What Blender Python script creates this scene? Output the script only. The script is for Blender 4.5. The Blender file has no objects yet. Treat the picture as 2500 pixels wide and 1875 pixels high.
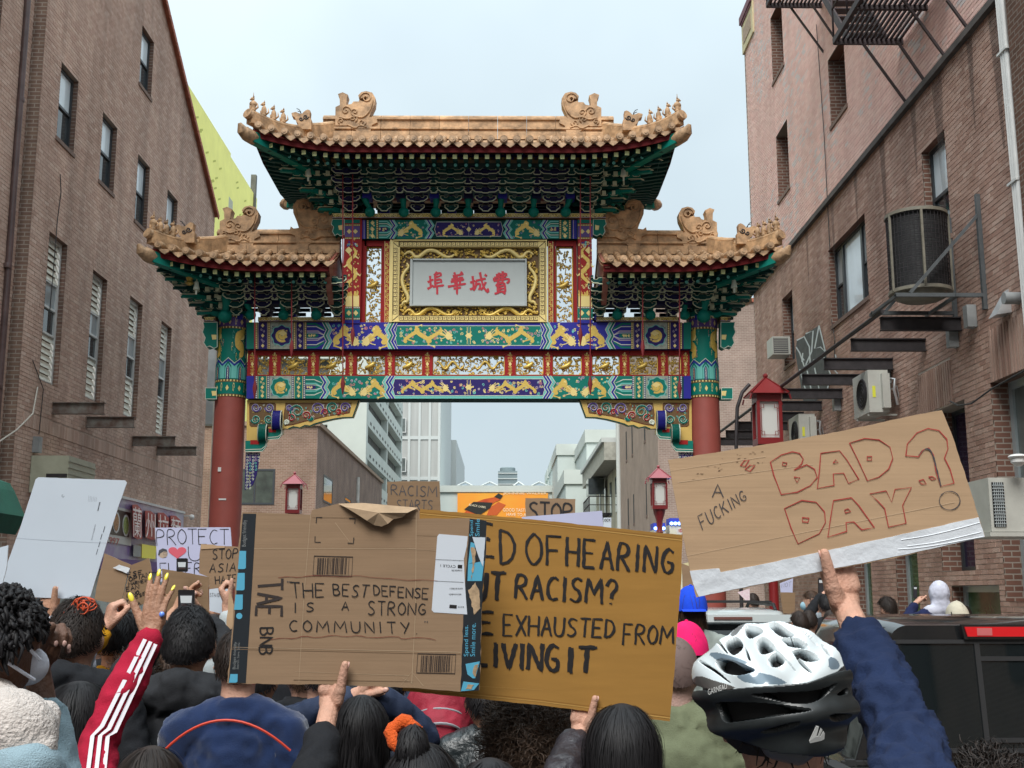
import bpy, bmesh, math, random
from mathutils import Vector, Matrix, noise
R=math.radians; random.seed(7)
S=bpy.context.scene
# ---------------- camera, sky, sun, exposure ----------------
F=2850.0; PIT=math.atan(510/F); YAW=-math.atan(20/F); H=2.0; GZ=0.12
cd=bpy.data.cameras.new('camera'); cam=bpy.data.objects.new('camera',cd); S.collection.objects.link(cam)
cd.sensor_width=36; cd.lens=36*F/2500; cd.clip_start=0.05; cd.clip_end=3000
cam.location=(0,0,H); cam.rotation_euler=(math.pi/2+PIT,0,YAW); S.camera=cam
w=bpy.data.worlds.new('World'); S.world=w; w.use_nodes=True
nt=w.node_tree; N=nt.nodes; L=nt.links; N.clear()
sky=N.new('ShaderNodeTexSky'); sky.sky_type='NISHITA'; sky.sun_disc=False
SUN_E,SUN_A=R(50),R(196)
sky.sun_elevation=SUN_E; sky.sun_rotation=SUN_A; sky.air_density=1.2; sky.dust_density=3.0
b1=N.new('ShaderNodeBackground'); b1.inputs[1].default_value=0.05; L.new(sky.outputs[0],b1.inputs[0])
tc=N.new('ShaderNodeTexCoord'); sx=N.new('ShaderNodeSeparateXYZ'); L.new(tc.outputs['Generated'],sx.inputs[0])
nz=N.new('ShaderNodeTexNoise'); nz.inputs['Scale'].default_value=2.2; nz.inputs['Detail'].default_value=4; L.new(tc.outputs['Generated'],nz.inputs[0])
cr=N.new('ShaderNodeValToRGB'); cr.color_ramp.elements[0].position=.36; cr.color_ramp.elements[0].color=(.55,.655,.715,1)
cr.color_ramp.elements[1].position=.66; cr.color_ramp.elements[1].color=(.70,.82,.875,1); L.new(nz.outputs[0],cr.inputs[0])
sq=N.new('ShaderNodeMath'); sq.operation='POWER'; mxz=N.new('ShaderNodeMath'); mxz.operation='MAXIMUM'; mxz.inputs[1].default_value=0; L.new(sx.outputs[2],mxz.inputs[0]); L.new(mxz.outputs[0],sq.inputs[0]); sq.inputs[1].default_value=3
mr=N.new('ShaderNodeMath'); mr.operation='MULTIPLY_ADD'; mr.inputs[1].default_value=1.15; mr.inputs[2].default_value=.49; L.new(sq.outputs[0],mr.inputs[0])
b2=N.new('ShaderNodeBackground'); L.new(cr.outputs[0],b2.inputs[0]); L.new(mr.outputs[0],b2.inputs[1])
mx=N.new('ShaderNodeMixShader'); mx.inputs[0].default_value=.9; L.new(b1.outputs[0],mx.inputs[1]); L.new(b2.outputs[0],mx.inputs[2])
wo=N.new('ShaderNodeOutputWorld'); L.new(mx.outputs[0],wo.inputs[0])
sd=bpy.data.lights.new('sun','SUN'); so=bpy.data.objects.new('sun',sd); S.collection.objects.link(so)
sd.energy=1.5; sd.angle=R(30); sd.color=(1,.97,.93)
dv=Vector((math.sin(SUN_A)*math.cos(SUN_E),math.cos(SUN_A)*math.cos(SUN_E),math.sin(SUN_E))); so.rotation_euler=dv.to_track_quat('Z','Y').to_euler()
S.view_settings.view_transform='Standard'; S.view_settings.look='None'; S.view_settings.exposure=1.2; S.view_settings.gamma=1
S.view_settings.use_curve_mapping=False
S.cycles.max_bounces=6
# ---------------- projection helpers (used to read real positions off the photograph) ----------------
_M=Matrix.Rotation(YAW,3,'Z')@Matrix.Rotation(math.pi/2+PIT,3,'X'); _MI=_M.inverted()
def ray(u,v): return _M@Vector(((u-1250)/F,(937.5-v)/F,-1))
def onY(u,v,Y): r=ray(u,v); return Vector((0,0,H))+r*(Y/r.y)
def onX(u,v,X): r=ray(u,v); return Vector((0,0,H))+r*(X/r.x)
def proj(p):
    q=_MI@(Vector(p)-Vector((0,0,H)))
    if q.z>-.01: return (-9999,-9999,.01)
    return (1250+F*q.x/-q.z, 937.5-F*q.y/-q.z, -q.z)
# ---------------- materials ----------------
MT={}
def mat(name,c,rough=.7,metal=0,var=0,vs=4,bump=0,bs=40,spec=.5,coat=0,stretch=None,rnd=None,emit=0,alpha=1,trans=0,c2=None,sheen=0):
    if name in MT: return MT[name]
    m=bpy.data.materials.new(name); m.use_nodes=True; n=m.node_tree.nodes; l=m.node_tree.links; p=n['Principled BSDF']
    c4=(c[0],c[1],c[2],1); p.inputs['Base Color'].default_value=c4; p.inputs['Roughness'].default_value=rough
    p.inputs['Metallic'].default_value=metal; p.inputs['Specular IOR Level'].default_value=spec; p.inputs['Coat Weight'].default_value=coat
    p.inputs['Coat Roughness'].default_value=.08; p.inputs['Sheen Weight'].default_value=sheen
    if trans: p.inputs['Transmission Weight'].default_value=trans
    if alpha<1: p.inputs['Alpha'].default_value=alpha
    col=None
    g=n.new('ShaderNodeNewGeometry'); pos=g.outputs['Position']
    if stretch:
        mp=n.new('ShaderNodeVectorMath'); mp.operation='MULTIPLY'; mp.inputs[1].default_value=stretch; l.new(pos,mp.inputs[0]); pos=mp.outputs[0]
    if var or c2:
        t=n.new('ShaderNodeTexNoise'); t.inputs['Scale'].default_value=vs; t.inputs['Detail'].default_value=6; t.inputs['Roughness'].default_value=.62; l.new(pos,t.inputs[0])
        r=n.new('ShaderNodeValToRGB'); e=r.color_ramp.elements; e[0].position=.33; e[1].position=.68
        lo=[x*(1-var) for x in c]; hi=[min(1,x*(1+var)) for x in c] if not c2 else c2
        e[0].color=(*lo,1); e[1].color=(*hi,1); l.new(t.outputs[0],r.inputs[0]); col=r.outputs[0]
    if rnd:
        kind,amt=rnd
        if kind=='obj': o=n.new('ShaderNodeObjectInfo'); rv=o.outputs['Random']
        else: rv=g.outputs['Random Per Island']
        rr=n.new('ShaderNodeMapRange'); rr.inputs[3].default_value=1-amt; rr.inputs[4].default_value=1+amt; l.new(rv,rr.inputs[0])
        vm=n.new('ShaderNodeVectorMath'); vm.operation='SCALE'
        if col: l.new(col,vm.inputs[0])
        else: vm.inputs[0].default_value=c
        l.new(rr.outputs[0],vm.inputs['Scale']); col=vm.outputs[0]
    if col: l.new(col,p.inputs['Base Color'])
    if emit:
        p.inputs['Emission Color'].default_value=c4; p.inputs['Emission Strength'].default_value=emit
    if bump:
        t=n.new('ShaderNodeTexNoise'); t.inputs['Scale'].default_value=bs; t.inputs['Detail'].default_value=5; l.new(pos,t.inputs[0])
        b=n.new('ShaderNodeBump'); b.inputs['Strength'].default_value=min(1,bump); b.inputs['Distance'].default_value=.02; l.new(t.outputs[0],b.inputs['Height']); l.new(b.outputs[0],p.inputs['Normal'])
    MT[name]=m; return m
def brickmat(name,cols,stain,rk='island',white=0):
    """fired clay: several tones picked brick by brick, soot and run-off stains by world position"""
    m=bpy.data.materials.new(name); m.use_nodes=True; n=m.node_tree.nodes; l=m.node_tree.links; p=n['Principled BSDF']; p.inputs['Roughness'].default_value=.9; p.inputs['Specular IOR Level'].default_value=.25
    g=n.new('ShaderNodeNewGeometry')
    rv=g.outputs['Random Per Island'] if rk=='island' else n.new('ShaderNodeObjectInfo').outputs['Random']
    r=n.new('ShaderNodeValToRGB'); r.color_ramp.interpolation='LINEAR'; e=r.color_ramp.elements
    while len(e)<len(cols): e.new(.5)
    for i,c in enumerate(cols): e[i].position=i/(len(cols)-1)*.96; e[i].color=(*c,1)
    l.new(rv,r.inputs[0])
    mp=n.new('ShaderNodeVectorMath'); mp.operation='MULTIPLY'; mp.inputs[1].default_value=(1,1,.18); l.new(g.outputs['Position'],mp.inputs[0])
    t=n.new('ShaderNodeTexNoise'); t.inputs['Scale'].default_value=1.3; t.inputs['Detail'].default_value=7; t.inputs['Roughness'].default_value=.6; l.new(mp.outputs[0],t.inputs[0])
    t2=n.new('ShaderNodeTexNoise'); t2.inputs['Scale'].default_value=60; t2.inputs['Detail'].default_value=3; l.new(g.outputs['Position'],t2.inputs[0])
    ad=n.new('ShaderNodeMath'); ad.operation='MULTIPLY_ADD'; ad.inputs[1].default_value=.3; l.new(t2.outputs[0],ad.inputs[0]); l.new(t.outputs[0],ad.inputs[2])
    rr=n.new('ShaderNodeMapRange'); rr.inputs[1].default_value=.4; rr.inputs[2].default_value=.9; rr.inputs[3].default_value=1-stain; rr.inputs[4].default_value=1+stain*.5; l.new(ad.outputs[0],rr.inputs[0])
    vm=n.new('ShaderNodeVectorMath'); vm.operation='SCALE'; l.new(r.outputs[0],vm.inputs[0]); l.new(rr.outputs[0],vm.inputs['Scale'])
    l.new(vm.outputs[0],p.inputs['Base Color'])
    if white:
        t3=n.new('ShaderNodeTexNoise'); t3.inputs['Scale'].default_value=.55; t3.inputs['Detail'].default_value=4; l.new(g.outputs['Position'],t3.inputs[0])
        am=n.new('ShaderNodeMath'); am.operation='MULTIPLY_ADD'; am.inputs[1].default_value=.55; l.new(rv,am.inputs[0]); l.new(t3.outputs[0],am.inputs[2])
        gt=n.new('ShaderNodeMapRange'); gt.inputs[1].default_value=white; gt.inputs[2].default_value=white+.1; gt.inputs[4].default_value=.75; l.new(am.outputs[0],gt.inputs[0])
        mm=n.new('ShaderNodeMix'); mm.data_type='RGBA'; l.new(gt.outputs[0],mm.inputs[0]); l.new(vm.outputs[0],mm.inputs[6]); mm.inputs[7].default_value=(.55,.53,.52,1); l.new(mm.outputs[2],p.inputs['Base Color'])
    b=n.new('ShaderNodeBump'); b.inputs['Strength'].default_value=.35; b.inputs['Distance'].default_value=.01; l.new(t2.outputs[0],b.inputs['Height']); l.new(b.outputs[0],p.inputs['Normal'])
    MT[name]=m; return m
def bricktex(name,c1,c2,mortar,ax='XZ',sc=1.0):
    """brickwork too far away to tell the bricks apart"""
    m=bpy.data.materials.new(name); m.use_nodes=True; n=m.node_tree.nodes; l=m.node_tree.links; p=n['Principled BSDF']; p.inputs['Roughness'].default_value=.92; p.inputs['Specular IOR Level'].default_value=.2
    g=n.new('ShaderNodeNewGeometry'); s=n.new('ShaderNodeSeparateXYZ'); c=n.new('ShaderNodeCombineXYZ'); l.new(g.outputs['Position'],s.inputs[0])
    l.new(s.outputs['XYZ'.index(ax[0])],c.inputs[0]); l.new(s.outputs['XYZ'.index(ax[1])],c.inputs[1])
    t=n.new('ShaderNodeTexBrick'); l.new(c.outputs[0],t.inputs[0]); t.inputs['Scale'].default_value=sc; t.inputs['Brick Width'].default_value=.21; t.inputs['Row Height'].default_value=.072; t.inputs['Mortar Size'].default_value=.009
    t.inputs['Color1'].default_value=(*c1,1); t.inputs['Color2'].default_value=(*c2,1); t.inputs['Mortar'].default_value=(*mortar,1)
    q=n.new('ShaderNodeTexNoise'); q.inputs['Scale'].default_value=.9; q.inputs['Detail'].default_value=7; l.new(g.outputs['Position'],q.inputs[0])
    rr=n.new('ShaderNodeMapRange'); rr.inputs[1].default_value=.3; rr.inputs[2].default_value=.7; rr.inputs[3].default_value=.75; rr.inputs[4].default_value=1.15; l.new(q.outputs[0],rr.inputs[0])
    vm=n.new('ShaderNodeVectorMath'); vm.operation='SCALE'; l.new(t.outputs[0],vm.inputs[0]); l.new(rr.outputs[0],vm.inputs['Scale']); l.new(vm.outputs[0],p.inputs['Base Color'])
    b=n.new('ShaderNodeBump'); b.invert=True; b.inputs['Strength'].default_value=.6; b.inputs['Distance'].default_value=.008; l.new(t.outputs['Fac'],b.inputs['Height']); l.new(b.outputs[0],p.inputs['Normal'])
    MT[name]=m; return m
# ---------------- objects ----------------
def org(o):
    v=Vector((0,0,0))
    while o is not None: v=v+o.location; o=o.parent
    return v
def link(name,data,parent=None,loc=None):
    o=bpy.data.objects.new(name,data); S.collection.objects.link(o)
    if parent is not None: o.parent=parent
    if loc is not None: o.location=Vector(loc)-(org(parent) if parent is not None else Vector((0,0,0)))
    return o
def tag(o,label=None,cat=None,group=None,kind=None):
    if label: o['label']=label
    if cat: o['category']=cat
    if group: o['group']=group
    if kind: o['kind']=kind
    return o
def thing(name,label,cat,loc=(0,0,0),group=None): return tag(link(name,None,None,loc),label,cat,group)
def dupe(o,parent=None,loc=None):
    c=o.copy(); S.collection.objects.link(c)
    if parent is not None: c.parent=parent
    if loc is not None: c.location=loc
    for ch in o.children:
        d=ch.copy(); S.collection.objects.link(d); d.parent=c
        for g in ch.children: e=g.copy(); S.collection.objects.link(e); e.parent=d
    return c
class MB:
    def __init__(s): s.v=[]; s.f=[]; s.m=[]; s.k=0
    def add(s,vs,fs,k=None):
        b=len(s.v); s.v+= [tuple(x) for x in vs]; s.f+=[tuple(b+i for i in f) for f in fs]; s.m+=[s.k if k is None else k]*len(fs); return s
    def box(s,a,b,k=None,open_=''):
        x0,y0,z0=a; x1,y1,z1=b
        if x0>x1:x0,x1=x1,x0
        if y0>y1:y0,y1=y1,y0
        if z0>z1:z0,z1=z1,z0
        return s.add([(x0,y0,z0),(x1,y0,z0),(x1,y1,z0),(x0,y1,z0),(x0,y0,z1),(x1,y0,z1),(x1,y1,z1),(x0,y1,z1)],[(0,3,2,1),(4,5,6,7),(0,1,5,4),(1,2,6,5),(2,3,7,6),(3,0,4,7)],k)
    def obox(s,c,ax,ay,az,k=None):
        c=Vector(c);ax,ay,az=Vector(ax),Vector(ay),Vector(az)
        vs=[c+ax*i+ay*j+az*h for h in(-1,1) for j in(-1,1) for i in(-1,1)]
        return s.add(vs,[(0,2,3,1),(4,5,7,6),(0,1,5,4),(1,3,7,5),(3,2,6,7),(2,0,4,6)],k)
    def bar(s,a,b,w,h=None,k=None,up=(0,0,1)):
        a=Vector(a);b=Vector(b);d=b-a; h=h or w; u=Vector(up); sd=d.cross(u)
        if sd.length<1e-5: sd=d.cross(Vector((1,0,0)))
        sd.normalize(); un=sd.cross(d).normalized()
        return s.obox((a+b)/2,d/2,sd*w/2,un*h/2,k)
    def tube(s,pts,r,n=8,k=None,cap=True,flat=1.0):
        pts=[Vector(p) for p in pts]; m=len(pts); rs=r if hasattr(r,'__len__') else [r]*m
        vs=[];fs=[]; prev=None
        for i,p in enumerate(pts):
            t=(pts[min(i+1,m-1)]-pts[max(i-1,0)]); t=t.normalized() if t.length>1e-9 else Vector((0,0,1))
            if prev is None:
                a=t.cross(Vector((0,0,1)));  a=a if a.length>.1 else t.cross(Vector((1,0,0)))
            else: a=prev-t*prev.dot(t); a=a if a.length>1e-6 else t.orthogonal()
            a.normalize(); prev=a; b=t.cross(a)
            for j in range(n):
                q=2*math.pi*j/n; vs.append(p+a*math.cos(q)*rs[i]+b*math.sin(q)*rs[i]*flat)
        for i in range(m-1):
            for j in range(n): fs.append((i*n+j,i*n+(j+1)%n,(i+1)*n+(j+1)%n,(i+1)*n+j))
        if cap: fs.append(tuple(range(n-1,-1,-1))); fs.append(tuple((m-1)*n+j for j in range(n)))
        return s.add(vs,fs,k)
    def cap(s,a,b,ra,rb,n=12,k=None):
        """rounded tapered limb"""
        a=Vector(a);b=Vector(b);d=(b-a).normalized() if (b-a).length>1e-6 else Vector((0,0,1)); P=[];Q=[]
        for q in (-80,-55,-28): P.append(a+d*ra*math.sin(R(q))); Q.append(ra*math.cos(R(q)))
        P.append(a);Q.append(ra);P.append(b);Q.append(rb)
        for q in (28,55,80): P.append(b+d*rb*math.sin(R(q))); Q.append(rb*math.cos(R(q)))
        return s.tube(P,Q,n,k)
    def limb(s,pts,rs,n=12,k=None):
        for i in range(len(pts)-1): s.cap(pts[i],pts[i+1],rs[i],rs[i+1],n,k)
        return s
    def ell(s,c,rx,ry,rz,n=16,m=10,k=None,rot=None):
        vs=[];fs=[]
        for i in range(1,m):
            th=math.pi*i/m
            for j in range(n):
                ph=2*math.pi*j/n; p=Vector((rx*math.sin(th)*math.cos(ph),ry*math.sin(th)*math.sin(ph),rz*math.cos(th)))
                if rot: p=rot@p
                vs.append(Vector(c)+p)
        t=Vector((0,0,rz));t=rot@t if rot else t
        vs+=[Vector(c)+t,Vector(c)-t]; T=len(vs)-2
        for i in range(m-2):
            for j in range(n): fs.append((i*n+j,(i+1)*n+j,(i+1)*n+(j+1)%n,i*n+(j+1)%n))
        for j in range(n): fs.append((T,j,(j+1)%n)); fs.append((T+1,(m-2)*n+(j+1)%n,(m-2)*n+j))
        return s.add(vs,fs,k)
    def lathe(s,prof,c,n=16,k=None):
        vs=[];fs=[];m=len(prof)
        for r,z in prof:
            for j in range(n): q=2*math.pi*j/n; vs.append((c[0]+r*math.cos(q),c[1]+r*math.sin(q),c[2]+z))
        for i in range(m-1):
            for j in range(n): fs.append((i*n+j,i*n+(j+1)%n,(i+1)*n+(j+1)%n,(i+1)*n+j))
        fs.append(tuple(range(n-1,-1,-1))); fs.append(tuple((m-1)*n+j for j in range(n)))
        return s.add(vs,fs,k)
    def prism(s,poly,fn,t,k=None,k2=None):
        """poly 2d, fn(x,y,off)->3d, thickness t (front off=t, back off=0)"""
        n=len(poly); t+=random.uniform(0,.0003); vs=[fn(x,y,t) for x,y in poly]+[fn(x,y,0) for x,y in poly]
        s.add(vs,[tuple(range(n)),tuple(range(2*n-1,n-1,-1))],k)
        return s.add(vs,[(i,n+i,n+(i+1)%n,(i+1)%n) for i in range(n)],k2 if k2 is not None else k)
    def rib(s,pts,w,fn,off,k=None,jit=0,closed=False,t=0):
        """flat painted/drawn stroke in the 2d space of fn; w scalar or list"""
        if closed: pts=list(pts)+[pts[0],pts[1]]
        m=len(pts)
        if m<2: return s
        vs=[];fs=[]; off+=random.uniform(0,.0007)*(1 if m<60 else .3)
        for i in range(m):
            off+=.00003
            x0,y0=pts[max(i-1,0)];x1,y1=pts[min(i+1,m-1)]; dx,dy=x1-x0,y1-y0; q=math.hypot(dx,dy) or 1
            ww=(w[i] if hasattr(w,'__len__') else w)/2; ww*=1+random.uniform(-jit,jit)
            nx,ny=-dy/q*ww,dx/q*ww; x,y=pts[i]
            vs+=[fn(x+nx,y+ny,off),fn(x-nx,y-ny,off)]
        for i in range(m-1): fs.append((2*i,2*i+1,2*i+3,2*i+2))
        return s.add(vs,fs,k)
    def build(s,name,mats,parent=None,smooth=False,world=True,fixn=False):
        me=bpy.data.meshes.new(name); o0=org(parent) if (parent is not None and world) else Vector((0,0,0))
        me.from_pydata([(a-o0.x,b-o0.y,c-o0.z) for a,b,c in s.v],[],s.f)
        if not isinstance(mats,(list,tuple)): mats=[mats]
        for m in mats: me.materials.append(m)
        if len(mats)>1: me.polygons.foreach_set('material_index',s.m)
        if smooth:
            me.polygons.foreach_set('use_smooth',[True]*len(me.polygons))
            if smooth!='all':
                bm=bmesh.new(); bm.from_mesh(me); 
                for e in bm.edges:
                    if len(e.link_faces)==2 and e.calc_face_angle(0)>R(38): e.smooth=False
                bm.to_mesh(me); bm.free()
        if fixn:
            bm=bmesh.new(); bm.from_mesh(me); bmesh.ops.recalc_face_normals(bm,faces=bm.faces); bm.to_mesh(me); bm.free()
        me.update()
        return link(name,me,parent)
def smoothpts(pts,it=2,closed=False):
    for _ in range(it):
        q=[]; n=len(pts)
        if not closed: q.append(pts[0])
        for i in range(n if closed else n-1):
            a=pts[i];b=pts[(i+1)%n]
            q.append((a[0]*.75+b[0]*.25,a[1]*.75+b[1]*.25)); q.append((a[0]*.25+b[0]*.75,a[1]*.25+b[1]*.75))
        if not closed: q.append(pts[-1])
        pts=q
    return pts
def spiral(cx,cy,r0,turns,n=22,dirn=1,ph=0,r1=.12):
    return [(cx+math.cos(ph+dirn*2*math.pi*turns*i/n)*r0*(1-(1-r1)*i/n),cy+math.sin(ph+dirn*2*math.pi*turns*i/n)*r0*(1-(1-r1)*i/n)) for i in range(n+1)]
# -------- lettering --------
ST={'A':'0,1 .5,0 1,1|.2,.62 .8,.62','B':'0,0 0,1|0,0 .6,.02 .8,.2 .6,.45 0,.48|.6,.47 .95,.7 .7,.98 0,1','C':'.9,.12 .5,0 .1,.3 .05,.65 .4,1 .9,.88','D':'0,0 0,1|0,0 .6,.08 .95,.5 .6,.92 0,1','E':'.9,0 0,0 0,1 .9,1|0,.48 .7,.48','F':'.9,0 0,0 0,1|0,.48 .7,.48','G':'.9,.15 .5,0 .1,.3 .05,.7 .5,1 .95,.85 .95,.55 .5,.55','H':'0,0 0,1|1,0 1,1|0,.5 1,.5','I':'.5,0 .5,1','J':'.8,0 .8,.8 .5,1 .1,.85','K':'0,0 0,1|.9,0 0,.55|.3,.4 .95,1','L':'0,0 0,1 .85,1','M':'0,1 .1,0 .5,.65 .9,0 1,1','N':'0,1 0,0 1,1 1,0','O':'.5,0 .12,.2 0,.5 .12,.8 .5,1 .88,.8 1,.5 .88,.2 .5,0','P':'0,1 0,0 .6,0 .9,.2 .8,.45 0,.52','R':'0,1 0,0 .6,0 .9,.2 .7,.45 0,.5 .3,.5 .95,1','S':'.9,.12 .5,0 .1,.18 .3,.42 .75,.56 .92,.8 .5,1 .05,.88','T':'0,0 1,0|.5,0 .5,1','U':'0,0 .02,.75 .3,1 .7,1 .97,.75 1,0','V':'0,0 .5,1 1,0','W':'0,0 .25,1 .5,.35 .75,1 1,0','X':'0,0 1,1|1,0 0,1','Y':'0,0 .5,.5|1,0 .3,1','?':'.05,.25 .3,0 .75,.02 .95,.3 .5,.55 .5,.75|.48,.93 .52,.97','"':'.3,0 .2,.25|.7,0 .6,.25','.':'.45,.95 .55,1','1':'.2,.2 .5,0 .5,1','@':'.2,.3 .5,.2 .8,.4 .7,.7 .3,.75 .15,.5 .4,.4 .6,.55'}
WD={'I':.35,'.':.3,'M':1.25,'W':1.3,' ':.55,'"':.5,'1':.5}
def quadmap(q):
    (ax,ay),(bx,by),(cx,cy),(dx,dy)=q   # TL TR BR BL
    return lambda s,t:((ax*(1-s)+bx*s)*(1-t)+(dx*(1-s)+cx*s)*t,(ay*(1-s)+by*s)*(1-t)+(dy*(1-s)+cy*s)*t)
def write(mb,q,txt,w,fn,off,gap=.28,jit=.02,strokes=1,wj=.2,k=None,xs=None,sm=2):
    f=quadmap(q); tot=sum(WD.get(c,.9)+gap for c in txt)-gap; x=0
    for i,c in enumerate(txt):
        cw=WD.get(c,.9)
        if c in ST:
            jx,jy,js=random.uniform(-jit,jit),random.uniform(-jit,jit),random.uniform(1-jit*2,1)
            for st in ST[c].split('|'):
                P=[tuple(map(float,a.split(','))) for a in st.split()]
                for rep in range(strokes):
                    o=0 if strokes==1 else (rep-(strokes-1)/2)*w*.75
                    Q=[f((x+cw*(px+jx))/tot,(py+jy)*js) for px,py in P]
                    if len(P)>3 and c not in 'EFAHNMTKLW': Q=smoothpts(Q,sm)
                    # subdivide for a hand-drawn edge
                    Z=[Q[0]]
                    for a,b in zip(Q,Q[1:]):
                        n=max(1,int(math.hypot(b[0]-a[0],b[1]-a[1])/9))
                        for j in range(1,n+1): Z.append((a[0]+(b[0]-a[0])*j/n,a[1]+(b[1]-a[1])*j/n))
                    if strokes>1:
                        rj=w*.18; Z=[(p[0]+o+random.uniform(-rj,rj),p[1]+o*.4+random.uniform(-rj,rj)) for p in Z]
                    mb.rib(Z,w,fn,off+.0004*rep+.0001*(i%5),k=k,jit=wj)
        x+=cw+gap
_fc={}
def fontmesh(txt):
    if txt in _fc: return _fc[txt]
    cu=bpy.data.curves.new('t','FONT'); cu.body=txt; cu.resolution_u=3
    o=bpy.data.objects.new('t',cu); S.collection.objects.link(o); bpy.context.view_layer.update()
    me=bpy.data.meshes.new_from_object(o.evaluated_get(bpy.context.evaluated_depsgraph_get()))
    V=[(v.co.x,v.co.y) for v in me.vertices]; P=[tuple(p.vertices) for p in me.polygons]
    bpy.data.objects.remove(o); bpy.data.curves.remove(cu); bpy.data.meshes.remove(me)
    if V:
        x0=min(a for a,b in V);x1=max(a for a,b in V);y0=min(b for a,b in V);y1=max(b for a,b in V)
        V=[((a-x0)/(x1-x0 or 1),1-(b-y0)/(y1-y0 or 1)) for a,b in V]
    _fc[txt]=(V,P); return V,P
def print_text(mb,q,txt,fn,off,k=None,bold=0):
    V,P=fontmesh(txt); f=quadmap(q)
    if V: mb.add([fn(*f(s,t),off) for s,t in V],P,k)
# ================= palette =================
MORT=mat('mortar',(.42,.32,.26),.95,var=.2,vs=6); MORT2=mat('pale_mortar',(.50,.43,.37),.95,var=.2,vs=6)
LC=[(.46,.30,.235),(.53,.365,.29),(.57,.405,.325),(.48,.315,.245),(.59,.43,.35)]
RC=[(.33,.195,.15),(.41,.26,.205),(.46,.305,.245),(.36,.22,.17),(.49,.34,.275)]
PC=[(.70,.44,.385),(.76,.50,.44),(.78,.55,.48),(.71,.455,.395),(.77,.53,.465)]
BL=brickmat('left_brick',LC,.42); BLo=brickmat('left_brick_single',LC,.28,'obj')
BR=brickmat('right_brick',RC,.42); BRo=brickmat('right_brick_single',RC,.3,'obj')
BP=brickmat('pink_brick',PC,.2,white=.97)
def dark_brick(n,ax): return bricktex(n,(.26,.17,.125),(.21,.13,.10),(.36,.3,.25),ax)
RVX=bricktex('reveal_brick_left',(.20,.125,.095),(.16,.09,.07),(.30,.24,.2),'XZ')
STEEL=mat('dark_steel',(.022,.018,.02),.6,var=.4,vs=9); RUST=mat('rusty_steel',(.09,.045,.03),.8,c2=(.20,.19,.17),vs=5)
WHITE=mat('white_paint',(.62,.62,.60),.5,var=.08,vs=3); CREAM=mat('cream_louver',(.60,.58,.50),.55,var=.1,vs=5)
DFRAME=mat('dark_frame',(.035,.04,.045),.45); GLASS=mat('dark_glass',(.03,.036,.04),.04,spec=.8,c2=(.06,.07,.075),vs=1.5)
SKYPANE=mat('pale_sky_pane',(.66,.74,.78),.35,coat=.8,var=.12,vs=1.2); CURT=mat('grey_curtain',(.22,.25,.26),.4,coat=.8,c2=(.38,.41,.42),vs=1.6)  # pale pane: sky reflection of the upper sashes put into the colour
SILL=mat('sill_stone',(.17,.11,.085),.85,var=.2,vs=8); TERRA=mat('terracotta_trim',(.33,.105,.06),.8,var=.25,vs=6)
CONC=mat('concrete',(.36,.35,.32),.9,var=.15,vs=1.5,bump=.2,bs=20)
# ================= ground =================
ASPH=mat('asphalt',(.05,.05,.052),.92,var=.25,vs=3,bump=.4,bs=60)
m=MB(); m.box((-60,-15,GZ-.4),(60,320,GZ-.13)); tag(m.build('ground',ASPH),kind='structure')
m=MB(); m.box((-5.6,-15,GZ-.126),(4.6,220,GZ)); tag(m.build('road',ASPH),kind='structure')
for nm,a,b in (('pavement',-8.6,-5.6),('pavement',4.6,6.6)):
    m=MB(); m.box((a,-15,GZ-.126),(b,220,GZ+.13)); tag(m.build(nm,CONC),kind='structure')
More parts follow.
